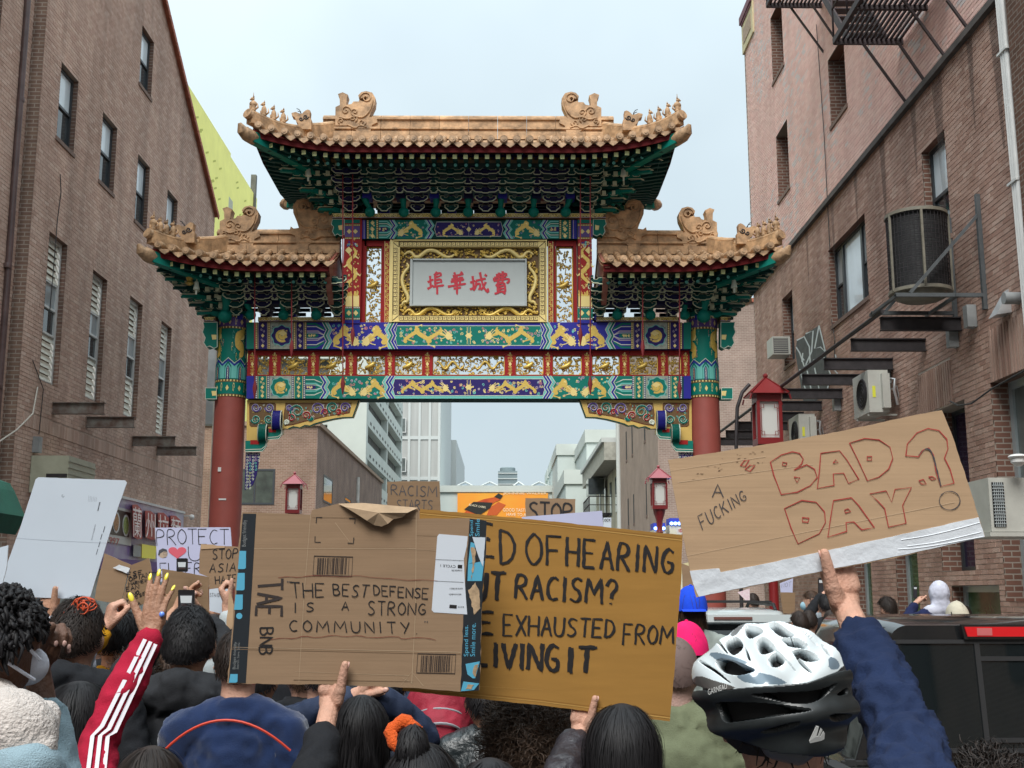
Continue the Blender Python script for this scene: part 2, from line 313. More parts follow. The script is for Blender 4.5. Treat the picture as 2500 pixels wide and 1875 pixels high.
# ================= brick walls =================
CH,BLN=.0677,.203
def intervals(s0,s1,ops,t):
    iv=[(s0,s1)]
    for (a,b,c,d) in ops:
        if c<=t<=d:
            nv=[]
            for x,y in iv:
                if b<=x or a>=y: nv.append((x,y)); continue
                if a>x: nv.append((x,a))
                if b<y: nv.append((b,y))
            iv=nv
    return iv
def brick_wall(parent,fn,s0,s1,t0,t1,ops,mats,matso,mort,top=None,left=None,nobj=300,name='wall',clo=None,mind=.007,vis=True):
    """fn(s,t,d)->world; courses laid one by one, cut at the openings; nearest bricks single objects"""
    ops=[(a,b,round((c)/CH)*CH,round(d/CH)*CH) for a,b,c,d in ops]
    cl=clo or []
    w=MB(); ts=sorted(set([t0,t1]+[o[2] for o in ops if t0<o[2]<t1]+[o[3] for o in ops if t0<o[3]<t1]+[c[2] for c in cl]+[c[3] for c in cl]+([t0+(t1-t0)*i/60 for i in range(61)] if top else [])))
    for a,b in zip(ts,ts[1:]):
        tm=(a+b)/2
        e1=min(s1,top(tm)) if top else s1
        if e1<=s0: continue
        for x,y in intervals(s0,e1,ops,tm):
            if y-x<1e-4: continue
            w.add([fn(x,a,0),fn(y,a,0),fn(y,b,0),fn(x,b,0)],[(0,1,2,3)])
    W=w.build(name,mort,parent)
    cand=[]; row=int(t0/CH)
    while row*CH<t1:
        t=row*CH; tm=t+CH/2
        e1=min(s1,top(tm)) if top else s1
        off=(row%2)*BLN/2
        for x,y in intervals(s0,e1,ops+cl,tm):
            k=math.floor((x-off)/BLN)
            while k*BLN+off<y:
                a=max(x,k*BLN+off+.005); b=min(y,(k+1)*BLN+off-.005)
                if b-a>.02: cand.append((a,b,t+.005,t+CH-.005))
                k+=1
        row+=1
    sc=[]
    for i,c in enumerate(cand):
        if c[1]-c[0]<BLN*.9: continue
        u,v,z=proj(fn((c[0]+c[1])/2,(c[2]+c[3])/2,0))
        if 5<u<2495 and 5<v<1870:
            u2,v2,_=proj(fn(c[1],c[2],0)); u1,v1,_=proj(fn(c[0],c[2],0))
            if vis is not True and not vis(u,v): continue
            sc.append((-abs(u2-u1)/z,i))
    sc.sort(); single=set(i for _,i in sc[:nobj])
    st=MB()
    proto=None
    for i,(a,b,c,d) in enumerate(cand):
        dp=mind+random.uniform(-.0015,.0025)
        if i in single:
            if proto is None:
                q=MB(); o=fn(0,0,0); ws,ht=(BLN-.01)/2,(CH-.01)/2
                P=[fn(x,y,z)-o for z in(-.004,mind) for y in(-ht,ht) for x in(-ws,ws)]
                q.add(P,[(0,1,3,2),(4,6,7,5),(0,4,5,1),(1,5,7,3),(3,7,6,2),(2,6,4,0)])
                po=q.build('brick',matso,None,world=False,fixn=True); proto=po.data; bpy.data.objects.remove(po)
            o=link('brick',proto,W); o.location=fn((a+b)/2,(c+d)/2,random.uniform(-.002,.003))-org(W)
            continue
        st.add([fn(a,c,0),fn(b,c,0),fn(b,d,0),fn(a,d,0),fn(a,c,dp),fn(b,c,dp),fn(b,d,dp),fn(a,d,dp)],[(4,5,6,7),(0,1,5,4),(1,2,6,5),(2,3,7,6),(3,0,4,7)])
    s=st.build('brick_courses',mats,W); s['kind']='stuff'
    return W
def window(parent,fn,a,b,c,d,depth=.22,fmat=None,kind='sash',rmat=None,sill=True,up=None,lo=None,fw=.06):
    """opening s a..b, t c..d cut in the wall; reveal, frame, sashes and sill are real pieces set back by depth"""
    c=round(c/CH)*CH; d=round(d/CH)*CH
    rv=MB(); 
    for p in ([(a,c),(a,d)],[(b,c),(b,d)],[(a,c),(b,c)],[(a,d),(b,d)]):
        (x0,y0),(x1,y1)=p; rv.add([fn(x0,y0,.01),fn(x1,y1,.01),fn(x1,y1,-depth-.05),fn(x0,y0,-depth-.05)],[(0,1,2,3)])
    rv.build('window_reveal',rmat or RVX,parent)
    fmat=fmat or DFRAME
    def bx(m,x0,x1,y0,y1,d0,d1,k=None):
        P=[fn(x,y,z) for z in(d0,d1) for y in(y0,y1) for x in(x0,x1)]
        m.add(P,[(0,1,3,2),(4,6,7,5),(0,4,5,1),(1,5,7,3),(3,7,6,2),(2,6,4,0)],k)
    f=MB()
    def ring(x0,x1,y0,y1,w,d0,d1):
        bx(f,x0,x0+w,y0,y1,d0,d1); bx(f,x1-w,x1,y0,y1,d0,d1); bx(f,x0+w,x1-w,y0,y0+w,d0,d1); bx(f,x0+w,x1-w,y1-w,y1,d0,d1)
    ring(a,b,c,d,fw,-depth-.03,-depth+.03)
    panes=[]
    if kind=='sash':
        mm=(c+d)/2; bx(f,a+fw,b-fw,mm-.025,mm+.025,-depth-.02,-depth+.025)
        panes=[(a+fw,b-fw,c+fw,mm-.025,lo or GLASS,-.005),(a+fw,b-fw,mm+.025,d-fw,up or SKYPANE,.004)]
    elif kind=='plain': panes=[(a+fw,b-fw,c+fw,d-fw,up or GLASS,0)]
    elif kind=='triple':
        w3=(b-a); x1=a+w3*.27; x2=b-w3*.22
        for x in(x1,x2): bx(f,x-.05,x+.05,c+fw,d-fw,-depth-.02,-depth+.035)
        mm=(c+d)/2
        bx(f,a+fw,x1-.05,mm-.02,mm+.02,-depth-.02,-depth+.02); bx(f,x2+.05,b-fw,mm-.02,mm+.02,-depth-.02,-depth+.02)
        panes=[(a+fw,x1-.05,c+fw,mm,GLASS,0),(a+fw,x1-.05,mm,d-fw,CURT,0),(x1+.05,x2-.05,c+fw,d-fw,SKYPANE,0),(x2+.05,b-fw,c+fw,mm,GLASS,0),(x2+.05,b-fw,mm,d-fw,CURT,0)]
    elif kind=='louver':
        t1=c+(d-c)*.335; t2=c+(d-c)*.70
        ring(a+fw,b-fw,t1,t2,.035,-depth-.02,-depth+.03)
        mm=(t1+t2)/2; bx(f,a+fw,b-fw,mm-.02,mm+.02,-depth-.02,-depth+.04)
        panes=[(a+.09,b-.09,t1+.03,mm-.02,GLASS,0),(a+.09,b-.09,mm+.02,t2-.03,up or CURT,.004)]
    fo=f.build('window',fmat,parent)
    for (x0,x1,y0,y1,mt,dd) in panes:
        g=MB(); bx(g,x0,x1,y0,y1,-depth-.012+dd,-depth-.004+dd); g.build('pane',mt,fo)
    if kind=='louver':
        for (y0,y1) in ((c+fw,t1),(t2,d-fw)):
            n=max(3,int((y1-y0)/.115)); h=(y1-y0)/n
            for i in range(n):
                g=MB(); y=y0+i*h
                g.add([fn(a+fw,y,-depth+.035),fn(b-fw,y,-depth+.035),fn(b-fw,y+h*.98,-depth-.02),fn(a+fw,y+h*.98,-depth-.02),fn(a+fw,y,-depth+.02),fn(b-fw,y,-depth+.02)],[(0,1,2,3),(4,5,1,0)])
                g.build('louver_slat',CREAM,fo)
    if sill:
        m=MB(); bx(m,a-.04,b+.04,c-.075,c,-depth,.035); m.build('window_sill',SILL,parent)
    return fo
LX,RX=-8.0,6.3
def boxobj(parent,name,a,b,mt): 
    m=MB(); m.box(a,b); return m.build(name,mt,parent)
# ---------- left building ----------
LB=thing('brick_building','tall brown brick building on the left with a sloping terracotta edged gable and louvred windows','building',(LX,25,GZ))
fl=lambda s,t,d:Vector((LX+d,s,t))
GS=(15.64-12.29)/(25.33-30.97)
gable=lambda t:min(31.0,(30.97+(t-12.29)/GS) if t>12.29 else 31.0)
upw=[(19.78,20.62,10.0,11.42),(22.0,22.86,10.0,11.42),(24.27,25.12,9.98,11.42),(26.54,27.4,9.98,11.42),(24.04,24.9,13.0,14.37)]
low=[(19.79,20.64,5.62,8.23),(22.02,22.84,5.66,8.22),(24.3,25.16,5.66,8.23),(26.62,27.46,5.63,8.24)]
ops=upw+low+[(28.5,29.1,2.95,3.55)]
# soldier-course band
band=(19.25,30.8,4.74,4.98)
brick_wall(LB,fl,19.0,31.0,GZ,21.0,ops,BL,BLo,MORT,top=gable,clo=[band],nobj=290,vis=lambda u,v:v<1230)
m=MB(); s=19.25
while s<30.8:
    m.obox((LX+.006,s+.034,4.86),(.012,0,0),(0,.029,0),(0,0,.115)); s+=.0677
tag(m.build('soldier_course',BL,LB),kind='stuff')
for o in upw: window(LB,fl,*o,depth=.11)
for o in low: window(LB,fl,*o,depth=.12,kind='louver',fmat=WHITE,sill=False)
window(LB,fl,28.5,29.1,2.95,3.55,depth=.15,kind='plain',sill=False)
# gable coping
m=MB(); e=Vector((0,30.97-25.33+7,0)); 
a=Vector((LX+.03,31.05,12.29-.02)); b=Vector((LX+.03,31.05-14,12.29-.02-14*GS)); m.bar(a,b,.14,.13,up=(0,GS,-1)); m.build('gable_coping',TERRA,LB)
m=MB(); n=44
for i in range(n):
    p=a+(b-a)*(i+.5)/n; d=(b-a).normalized(); m.obox(p+Vector((.08,0,-.07)),d*((b-a).length/n*.44),Vector((.014,0,0)),d.cross(Vector((1,0,0)))*.06)
m.build('coping_tiles',TERRA,LB)
m=MB(); m.add([(LX-.02,31.0,0),(LX-.02,31.0,12.27),(-16,31.0,7.6),(-16,31.0,0)],[(0,1,2,3)]); m.add([(-16,31.0,7.6),(LX-.02,31.0,12.27),(LX-.02,17.05,20.5),(-16,17.05,16)],[(0,1,2,3)]); m.build('rear_wall',RVX,LB)
# ---------- recessed near-left building ----------
LN=thing('brick_building','brown brick building at the far left edge with a white framed window beside the downpipe','building',(LX-.22,15,GZ))
fn_=lambda s,t,d:Vector((LX-.22+d,s,t))
b2=onX(18,252,LX-.22)
brick_wall(LN,fn_,13.5,19.0,3.0,17.0,[(16.6,17.75,b2.z-.25,b2.z+2.3)],BL,BLo,MORT,nobj=120,vis=lambda u,v:u<110)
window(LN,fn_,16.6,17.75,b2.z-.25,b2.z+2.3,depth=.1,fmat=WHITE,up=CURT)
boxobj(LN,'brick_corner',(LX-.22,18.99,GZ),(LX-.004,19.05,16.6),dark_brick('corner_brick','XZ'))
PIPE=mat('brown_pipe',(.10,.062,.058),.35,var=.3,vs=3)
m=MB(); m.tube([(LX-.17,18.55,17),(LX-.17,18.62,9),(LX-.17,18.66,7.2),(LX-.17,18.7,GZ)],.055,10); PO=m.build('downpipe',PIPE,None,smooth=True)
tag(PO,'long brown rainwater downpipe running down the brick wall at the far left','downpipe')
for z in (13.2,10.2,7.3,5.3):
    m=MB(); m.lathe([(.066,-.04),(.07,0),(.066,.04)],(LX-.17,18.62,z),10); m.build('pipe_joint',PIPE,PO,smooth=True)
# stub beams, left
for i,(y,lab) in enumerate(((20.5,'rust stained steel stub beam on the left wall, nearest and lowest left of the four'),(22.21,'second rusty steel stub beam from the left, wires hanging off its tip'),(25.04,'third steel stub beam from the left on the brown brick wall'),(26.81,'farthest grey steel stub beam on the left wall nearest the gate column'))):
    o=thing('steel_beam',lab,'beam',(LX,y,5.22),'steel stub beams jutting from the left wall')
    m=MB(); z=5.22; m.box((LX-.1,y-.012,z-.09),(LX+.91,y+.012,z+.09)); m.build('web',RUST,o)
    m=MB(); m.box((LX-.1,y-.06,z+.09),(LX+.92,y+.06,z+.103)); m.build('flange',RUST,o)
    m=MB(); m.box((LX-.1,y-.06,z-.103),(LX+.92,y+.06,z-.09)); m.build('flange',RUST,o)
# loose wires on the left wall
WIRE=mat('wire',(.03,.03,.03),.6); WIREP=mat('pale_wire',(.45,.42,.36),.6)
m=MB(); P=[onX(92,945,LX+.02),onX(80,1010,LX+.1),onX(40,1050,LX+.25),onX(-20,1090,LX+.3)]; m.tube(P,.012,6); tag(m.build('cable',WIREP),'pale loose cable sagging off the left brick wall','cable')
m=MB(); P=[onX(147,425,LX+.02),onX(149,470,LX+.02),onX(140,540,LX+.02),onX(132,640,LX+.05),onX(118,800,LX+.02)]; m.tube(P,.008,6)
m.tube([onX(80,880,LX+.02),onX(106,950,LX+.03),onX(95,1060,LX+.02)],.008,6); tag(m.build('cable',WIRE),'thin black cable hanging down the left brick wall past the first window','cable')
# big wall air conditioner left
ACB=mat('beige_metal',(.36,.36,.27),.5,var=.1,vs=4); 
P=onX(70,1200,LX+.02); y0=onX(205,1180,LX+.75).y
o=thing('air_conditioner','large beige ribbed air conditioner housing on the left wall above the white board','air conditioner',(LX,19.6,3.6))
xa,xb=LX-.1,LX+.95; ya=onX(72,1150,LX).y
p1=onY(72,1180,ya); zt=onY(120,1112,ya).z; zb=zt-.62; x1=onY(166,1150,ya).x
m=MB(); m.box((p1.x,ya,zb),(x1,ya+1.3,zt)); m.build('housing',ACB,o)
for i in range(5):
    m=MB(); z=zb+.1+i*.105; m.box((x1-.01,ya-.012,z),(x1+.012,ya+1.31,z+.035)); m.build('rib',ACB,o)
m=MB(); m.box((p1.x+.28,ya-.03,zb+.25),(p1.x+.62,ya-.001,zb+.31)); m.build('handle',STEEL,o)
m=MB(); m.bar((LX,ya+.1,zb-.5),(x1-.1,ya+.1,zb-.02),.05); m.bar((LX,ya+1.1,zb-.5),(x1-.1,ya+1.1,zb-.02),.05); m.build('support_strut',STEEL,o)
# electric box above it
P=onX(93,1085,LX+.08); m=MB(); m.box((LX,P.y-.06,P.z-.14),(LX+.12,P.y+.08,P.z+.13)); tag(m.build('junction_box',mat('grey_metal',(.25,.26,.26),.5,var=.15)),'small grey junction box fixed above the beige air conditioner','junction box')
# green awning far left
GR=mat('green_canvas',(.012,.10,.065),.8,var=.15,vs=4,bump=.2,bs=200)
def aw(u,v,Y): return onY(u,v,Y)
o=thing('awning','dark green canvas shop awning cut by the left edge of the photo','awning',(-7.9,15,2.6))
Ya=13.0
a_=[(-30,1165),(2,1172),(24,1180),(36,1200),(62,1262),(38,1306),(-30,1298)]
m=MB(); m.prism(a_,lambda x,y,d:onY(x,y,Ya)+Vector((0,-d,0)),2.4); m.build('canvas',GR,o)
# restaurant sign, left
o=thing('shop_sign','purple and white restaurant sign board with red neon Chinese characters and a food photo','shop sign',(LX,25,3))
SG=mat('sign_panel',(.50,.52,.55),.3,c2=(.25,.14,.42),vs=.9,coat=.3); SX=LX+.35
ya,yb=onX(205,1250,SX).y,onX(449,1250,SX).y; zt=onX(293,1216,SX).z; zb=onX(380,1372,SX).z
m=MB(); m.box((LX+.05,ya,zb),(SX,yb,zt)); m.build('panel',SG,o)
m=MB(); m.box((LX+.05,ya-.02,zt),(SX+.03,yb+.02,zt+.05)); m.build('cap',WHITE,o)
m=MB(); m.box((LX+.05,ya-.02,zb-.22),(SX+.02,yb,zb)); m.build('purple_skirt',mat('purple',(.10,.03,.22),.4),o)
fs=lambda u,v,d:onX(u,v,SX+.004+d)
m=MB(); m.prism([(268,1233),(325,1247),(320,1333),(255,1321)],fs,.02); ph=m.build('food_photo',mat('food_card',(.55,.55,.52),.4),o)
m=MB(); m.prism([(270,1240),(319,1252),(315,1312),(262,1303)],fs,.026); m.build('photo_print',mat('food_dark',(.05,.035,.03),.3),ph)
for (cu,cv,c) in ((284,1275,(.42,.22,.10)),(308,1283,(.30,.36,.12))):
    m=MB(); m.prism([(cu+9*math.cos(q/12*6.28),cv+27*math.sin(q/12*6.28)) for q in range(12)],fs,.032); m.build('plate',WHITE,ph)
    m=MB(); m.prism([(cu+6.5*math.cos(q/12*6.28),cv+22*math.sin(q/12*6.28)) for q in range(12)],fs,.038); m.build('food',mat('food_%g'%c[0],c,.6,var=.6,vs=30),ph)
RED=mat('sign_red',(.42,.015,.02),.35,coat=.4); NEON=mat('neon_white',(.9,.8,.78),.4)
m=MB(); print_text(m,[(262,1309),(292,1315),(290,1331),(261,1326)],'1997',fs,.03); m.build('lettering',RED,o)
for i,(u0,v0,u1,v1,ch) in enumerate(((325,1236,346,1310,'蘭'),(356,1250,380,1312,'州'),(387,1255,412,1318,'拉'),(418,1262,441,1322,'麵'))):
    V,Pf=fontmesh(ch); q=quadmap([(u0,v0),(u1,v0+6),(u1,v1+4),(u0,v1)])
    m=MB(); 
    m.add([fs(*q(a,b),.16) for a,b in V],Pf,0)
    m.prism([q(-.08,-.05),q(.5,-.1),q(1.05,.05),q(1.0,.6),q(1.05,1.02),q(.5,1.06),q(-.05,1)],fs,.13,1,1)
    m.build('sign_character',[NEON,RED],o)
for (a_,mt_) in (([(326,1330),(345,1333),(344,1360),(325,1358)],mat('grey_box',(.3,.31,.3),.4)),([(347,1328),(382,1334),(380,1365),(346,1362)],mat('lime_panel',(.45,.42,.05),.4,emit=.15))):
    m=MB(); m.prism(a_,fs,.06); m.build('notice',mt_,o)
# white shopfront under the sign
m=MB(); m.box((LX+.02,ya,GZ+.4),(LX+.12,yb,zb-.23)); m.build('shop_front',mat('pale_front',(.45,.50,.48),.4,var=.2),LB)
m=MB(); P=onX(468,1258,LX+.2); m.box((LX,P.y-.02,P.z-.03),(P.x,P.y+.02,P.z)); m.ell(P-Vector((0,0,.05)),.07,.07,.07,12,8); tag(m.build('security_camera',WHITE,None,smooth=True),'white dome security camera on the brick beside the restaurant sign','camera')
# white conduit behind left gate column, and pale pilaster
m=MB(); P=onY(540,900,30.7)
for du,uu in ((0,.05),(1,.03)):
    a=onY(543-du*9,760,30.8);b=onY(517-du*9,1330,30.8); m.tube([a,b],uu,8)
tag(m.build('conduit',mat('pale_conduit',(.48,.47,.44),.5,var=.2),None,smooth=True),'pair of pale vertical conduits behind the left gate column','conduit')
m=MB(); a=onY(505,745,33); b=onY(535,1035,33); m.box((a.x,33,b.z),(b.x+.1,33.4,a.z)); tag(m.build('sign_board',mat('weathered_white',(.42,.44,.44),.7,var=.2,vs=2)),'narrow weathered white board fixed high behind the left gate column','board')
# ---------- right building (brown below the ledge, pale pink painted above) ----------
RB=thing('brick_building','large brick building on the right, pale pink bricks above a dark ledge, brown below','building',(RX,20,GZ))
fr=lambda s,t,d:Vector((RX-d,s,t))
bops=[(15.75,16.67,6.98,8.56),(19.5,21.8,7.05,8.54),(24.7,25.62,7.0,8.5),(15.7,16.9,2.3,4.62),(13.3,14.82,1.9,4.66),(17.9,18.9,.3,2.9),(20.2,21.1,.3,2.9),(12.4,13.1,.3,2.7),(15.0,16.6,.3,2.1)]
sol=[(16.1,17.4,4.62,5.25),(13.5,14.75,4.66,5.36)]
brick_wall(RB,fr,7.5,28.5,GZ,9.4,bops,BR,BRo,MORT2,clo=sol,nobj=300,vis=lambda u,v:v<1500)
pops=[(24.55,25.62,13.75,15.4),(20.15,21.2,10.85,12.2),(24.5,25.56,10.85,12.42)]
brick_wall(RB,fr,12.5,28.45,9.5,16.9,pops,BP,BP,mat('grey_pink_mortar',(.36,.24,.21),.95),nobj=0,mind=.006)
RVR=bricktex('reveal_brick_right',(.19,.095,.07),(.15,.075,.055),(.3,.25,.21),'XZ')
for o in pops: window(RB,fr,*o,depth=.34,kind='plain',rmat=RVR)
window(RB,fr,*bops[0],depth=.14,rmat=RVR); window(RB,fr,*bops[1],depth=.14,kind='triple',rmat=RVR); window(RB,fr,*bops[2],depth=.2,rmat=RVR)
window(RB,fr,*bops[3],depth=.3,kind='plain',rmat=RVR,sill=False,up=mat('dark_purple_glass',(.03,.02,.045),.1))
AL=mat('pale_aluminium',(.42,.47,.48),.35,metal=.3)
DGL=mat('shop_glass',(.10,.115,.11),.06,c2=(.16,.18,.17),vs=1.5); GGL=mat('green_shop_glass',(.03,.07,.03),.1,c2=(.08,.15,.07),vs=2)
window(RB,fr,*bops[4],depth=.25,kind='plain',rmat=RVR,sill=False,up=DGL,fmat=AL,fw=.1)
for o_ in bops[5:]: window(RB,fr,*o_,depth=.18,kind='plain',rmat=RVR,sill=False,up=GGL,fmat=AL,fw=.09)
m=MB()
for (a,b,c,d) in sol:
    s=a
    while s<b: m.obox((RX-.008,s+.03,(c+d)/2),(.012,0,0),(0,.026,0),(0,0,(d-c)/2-.01)); s+=.085
tag(m.build('soldier_bricks',BR,RB),kind='stuff')
m=MB(); m.box((RX-.09,12.5,9.40),(RX+.05,28.55,9.50)); m.build('ledge',mat('ledge_stone',(.075,.065,.06),.9,var=.3),RB)
boxobj(RB,'end_wall',(RX+.001,28.46,GZ),(14,28.6,17),dark_brick('end_brick','XZ'))
# cream cornice at the top far corner
m=MB(); m.box((RX-.05,27.3,15.9),(RX+.02,28.6,16.75)); m.build('cornice',mat('cream_stone',(.52,.45,.27),.8,var=.15,vs=4),RB)
m=MB(); m.box((RX-.10,27.3,16.75),(RX+.02,28.66,16.95)); 
for i in range(14): m.box((RX-.08,27.4+i*.085,16.66),(RX-.055,27.44+i*.085,16.75))
m.build('cornice_cap',mat('plum_trim',(.16,.06,.08),.7),RB)
m=MB(); m.box((RX-.065,27.5,16.1),(RX-.051,28.4,16.5)); m.build('cornice_panel',mat('cream_dark',(.33,.24,.17),.8,var=.3,vs=14),RB)
m=MB()
for y,l,w_ in ((13.9,1.9,.16),(14.7,1.3,.1),(15.9,2.2,.2),(16.9,1.1,.12),(18.4,1.7,.14),(19.9,1.0,.1),(21.4,1.4,.12),(23.3,1.2,.1)):
    for k in range(5): m.add([(RX-.0125,y-w_*(1-k*.17),9.40-l*k/5),(RX-.0125,y+w_*(1-k*.17),9.40-l*k/5),(RX-.0125,y+w_*(.83-k*.17)+random.uniform(-.02,.02),9.40-l*(k+1)/5),(RX-.0125,y-w_*(.83-k*.17)+random.uniform(-.02,.02),9.40-l*(k+1)/5)],[(0,1,2,3)])
o_=m.build('soot_streak',mat('soot_streak_film',(.05,.04,.035),.95,alpha=.30),RB); o_['kind']='stuff'
# white downpipe right
m=MB()
for dx in (0,.05,.1): m.tube([(RX-.09,13.6-dx*1.2,11),(RX-.09,13.45-dx*1.2,GZ+3.3)],.035,8)
o=m.build('downpipe',WHITE,None,smooth=True); tag(o,'white fluted rainwater downpipe on the right brick wall','downpipe')
for z in (8.6,6.9):
    m=MB(); m.box((RX-.14,13.36,z),(RX,13.62,z+.03)); m.build('pipe_bracket',WHITE,o)
boxobj(RB,'brick_pier',(RX-.12,12.2,GZ),(RX-.003,13.3,12),bricktex('pier_brick',(.16,.085,.06),(.12,.065,.045),(.22,.17,.14),'YZ'))
# canopy skeleton on the right
o=thing('canopy_frame','dark steel canopy frame of parallel beams and one sloping rod jutting from the right wall','canopy frame',(RX,20,5.6))
for y in (15.64,17.02,18.5,19.91,21.36,22.79,24.2,25.61,27.0,28.3):
    m=MB(); m.box((5.18,y-.01,5.56),(RX,y+.01,5.73)); m.box((5.18,y-.045,5.725),(RX,y+.045,5.74)); m.box((5.18,y-.045,5.55),(RX,y+.045,5.565)); m.build('beam',STEEL,o)
m=MB(); m.tube([(5.17,15.5,5.79),(5.17,28.6,5.79)],.032,8); m.build('rod',STEEL,o,smooth=True)
m=MB()
for y in (15.64,18.5,21.36,24.2):
    m.box((RX-.14,y+.1,5.35),(RX-.01,y+.22,5.72)); 
m.build('conduit_bracket',mat('grey_metal',(.25,.26,.26)),o)
# fire escape upper right
o=thing('fire_escape','black iron fire escape with slatted platforms high on the right wall','fire escape',(RX,18,11))
FE=mat('fire_escape_iron',(.028,.016,.018),.65,var=.4,vs=8)
Yp=17.15; Zp=onX(2207.5,107,RX).z+.10; Xo=5.2
def platform(y0,y1,z):
    m=MB(); m.box((Xo,y0-.02,z-.1),(RX,y0+.02,z)); m.box((Xo,y1-.02,z-.1),(RX,y1+.02,z)); m.box((Xo-.02,y0,z-.1),(Xo+.02,y1,z)); m.box((Xo,(y0+y1)/2-.03,z-.08),(RX,(y0+y1)/2+.03,z-.01)); m.build('platform_frame',FE,o)
    x=Xo+.05
    while x<RX-.03:
        m=MB(); m.box((x,y0+.02,z-.03),(x+.035,y1-.02,z)); m.build('platform_slat',FE,o); x+=.075
platform(15.0,Yp,Zp); PF=onX(2007,8,RX); platform(PF.y-1.7,PF.y,PF.z)
m=MB()
for z in (.5,1.0):
    m.tube([(Xo,PF.y,PF.z+z),(Xo,PF.y-1.7,PF.z+z)],.02,6); m.tube([(Xo,Yp,Zp+z),(Xo,15,Zp+z)],.02,6)
for y in (PF.y,PF.y-.8,PF.y-1.7): m.tube([(Xo,y,PF.z),(Xo,y,PF.z+1)],.016,6)
for y in (Yp,16.4,15.7,15): m.tube([(Xo,y,Zp),(Xo,y,Zp+1)],.016,6)
m.build('railing',FE,o,smooth=True)
m=MB(); a=Vector((5.45,17.2,Zp)); b=Vector((5.45,PF.y-1.7,PF.z)); 
for dx in (0,.6): m.bar(a+Vector((dx,0,0)),b+Vector((dx,0,0)),.03,.14)
m.build('stringer',FE,o)
for i in range(11):
    p=a+(b-a)*(i+.5)/11; m=MB(); m.box((p.x,p.y-.1,p.z-.012),(p.x+.6,p.y+.1,p.z+.012)); m.build('stair_tread',FE,o)
for (u0,v0,u1,v1) in ((2108,108,2217,257),(2190,100,2261,203),(2206,0,2310,142),(2312,0,2366,74),(1923,8,2011,128),(1980,8,2036,90)):
    b=onX(u1,v1,RX); 
    a=onY(u0,v0,b.y)
    if a.x<Xo-.1 : a.x=Xo
    m=MB(); m.bar(a,b,.035); m.build('strut',FE,o)
# round caged condenser
o=thing('condenser_unit','big round black wire caged condenser standing on a wall bracket at right','air conditioner',(5.6,15.6,6.0))
cx,cy=5.62,15.25; c0=onY(2235,715,cy); c1=onY(2235,530,cy); zb,zt=c0.z,c1.z; rr=.395
MESH=mat('condenser_mesh',(.012,.013,.014),.7,c2=(.03,.03,.03),vs=7)
m=MB(); m.lathe([(rr-.03,0),(rr-.03,zt-zb)],(cx,cy,zb),40); m.build('coil',MESH,o,smooth=True)
m=MB()
for i in range(17):
    z=zb+.03+(zt-zb-.06)*i/16; m.tube([(cx+rr*math.cos(q/32*6.2832),cy+rr*math.sin(q/32*6.2832),z) for q in range(33)],.006,4,cap=False)
for i in range(44):
    q=i/44*6.2832; m.tube([(cx+rr*math.cos(q),cy+rr*math.sin(q),zb),(cx+rr*math.cos(q),cy+rr*math.sin(q),zt)],.005,4)
tag(m.build('wire_cage',STEEL,o),kind='stuff')
RIM=mat('condenser_rim',(.17,.155,.12),.5,var=.2,vs=9)
for z in (zb,zt):
    m=MB(); m.lathe([(rr-.05,-.02),(rr+.02,-.02),(rr+.02,.025),(rr-.05,.03)],(cx,cy,z),40); m.build('rim',RIM,o,smooth=True)
for q in (-1.75,-2.9,-.3):
    m=MB(); m.bar((cx+(rr+.012)*math.cos(q),cy+(rr+.012)*math.sin(q),zb),(cx+(rr+.012)*math.cos(q),cy+(rr+.012)*math.sin(q),zt),.03); m.build('cage_bar',RIM,o)
m=MB(); m.lathe([(.02,0),(rr-.05,-.0),(rr-.06,-.05),(.25,-.09),(.02,-.1)],(cx,cy,zb-.02),30); m.build('base_pan',RIM,o,smooth=True)
o=thing('wall_bracket','grey steel bracket with diagonal braces carrying the round condenser','bracket',(RX,15.5,5.9))
GST=mat('grey_steel',(.10,.11,.115),.5,metal=.4,var=.2)
for y in (14.75,15.75):
    m=MB(); m.bar((5.1,y,zb-.16),(RX-.02,y,zb-.16),.05); m.build('arm',GST,o)
    m=MB(); m.bar((RX-.03,y,zb-.35),(RX-.03,y,zt+.15),.06); m.build('upright',GST,o)
    m=MB(); m.bar((5.3,y,zb-.13),(RX-.03,y,zt-.12),.04); m.build('brace',GST,o)
m=MB(); m.bar((5.12,14.7,zb-.17),(5.12,15.85,zb-.17),.04); m.bar((5.9,14.7,zb-.17),(5.9,15.85,zb-.17),.04); m.build('cross_bar',GST,o)
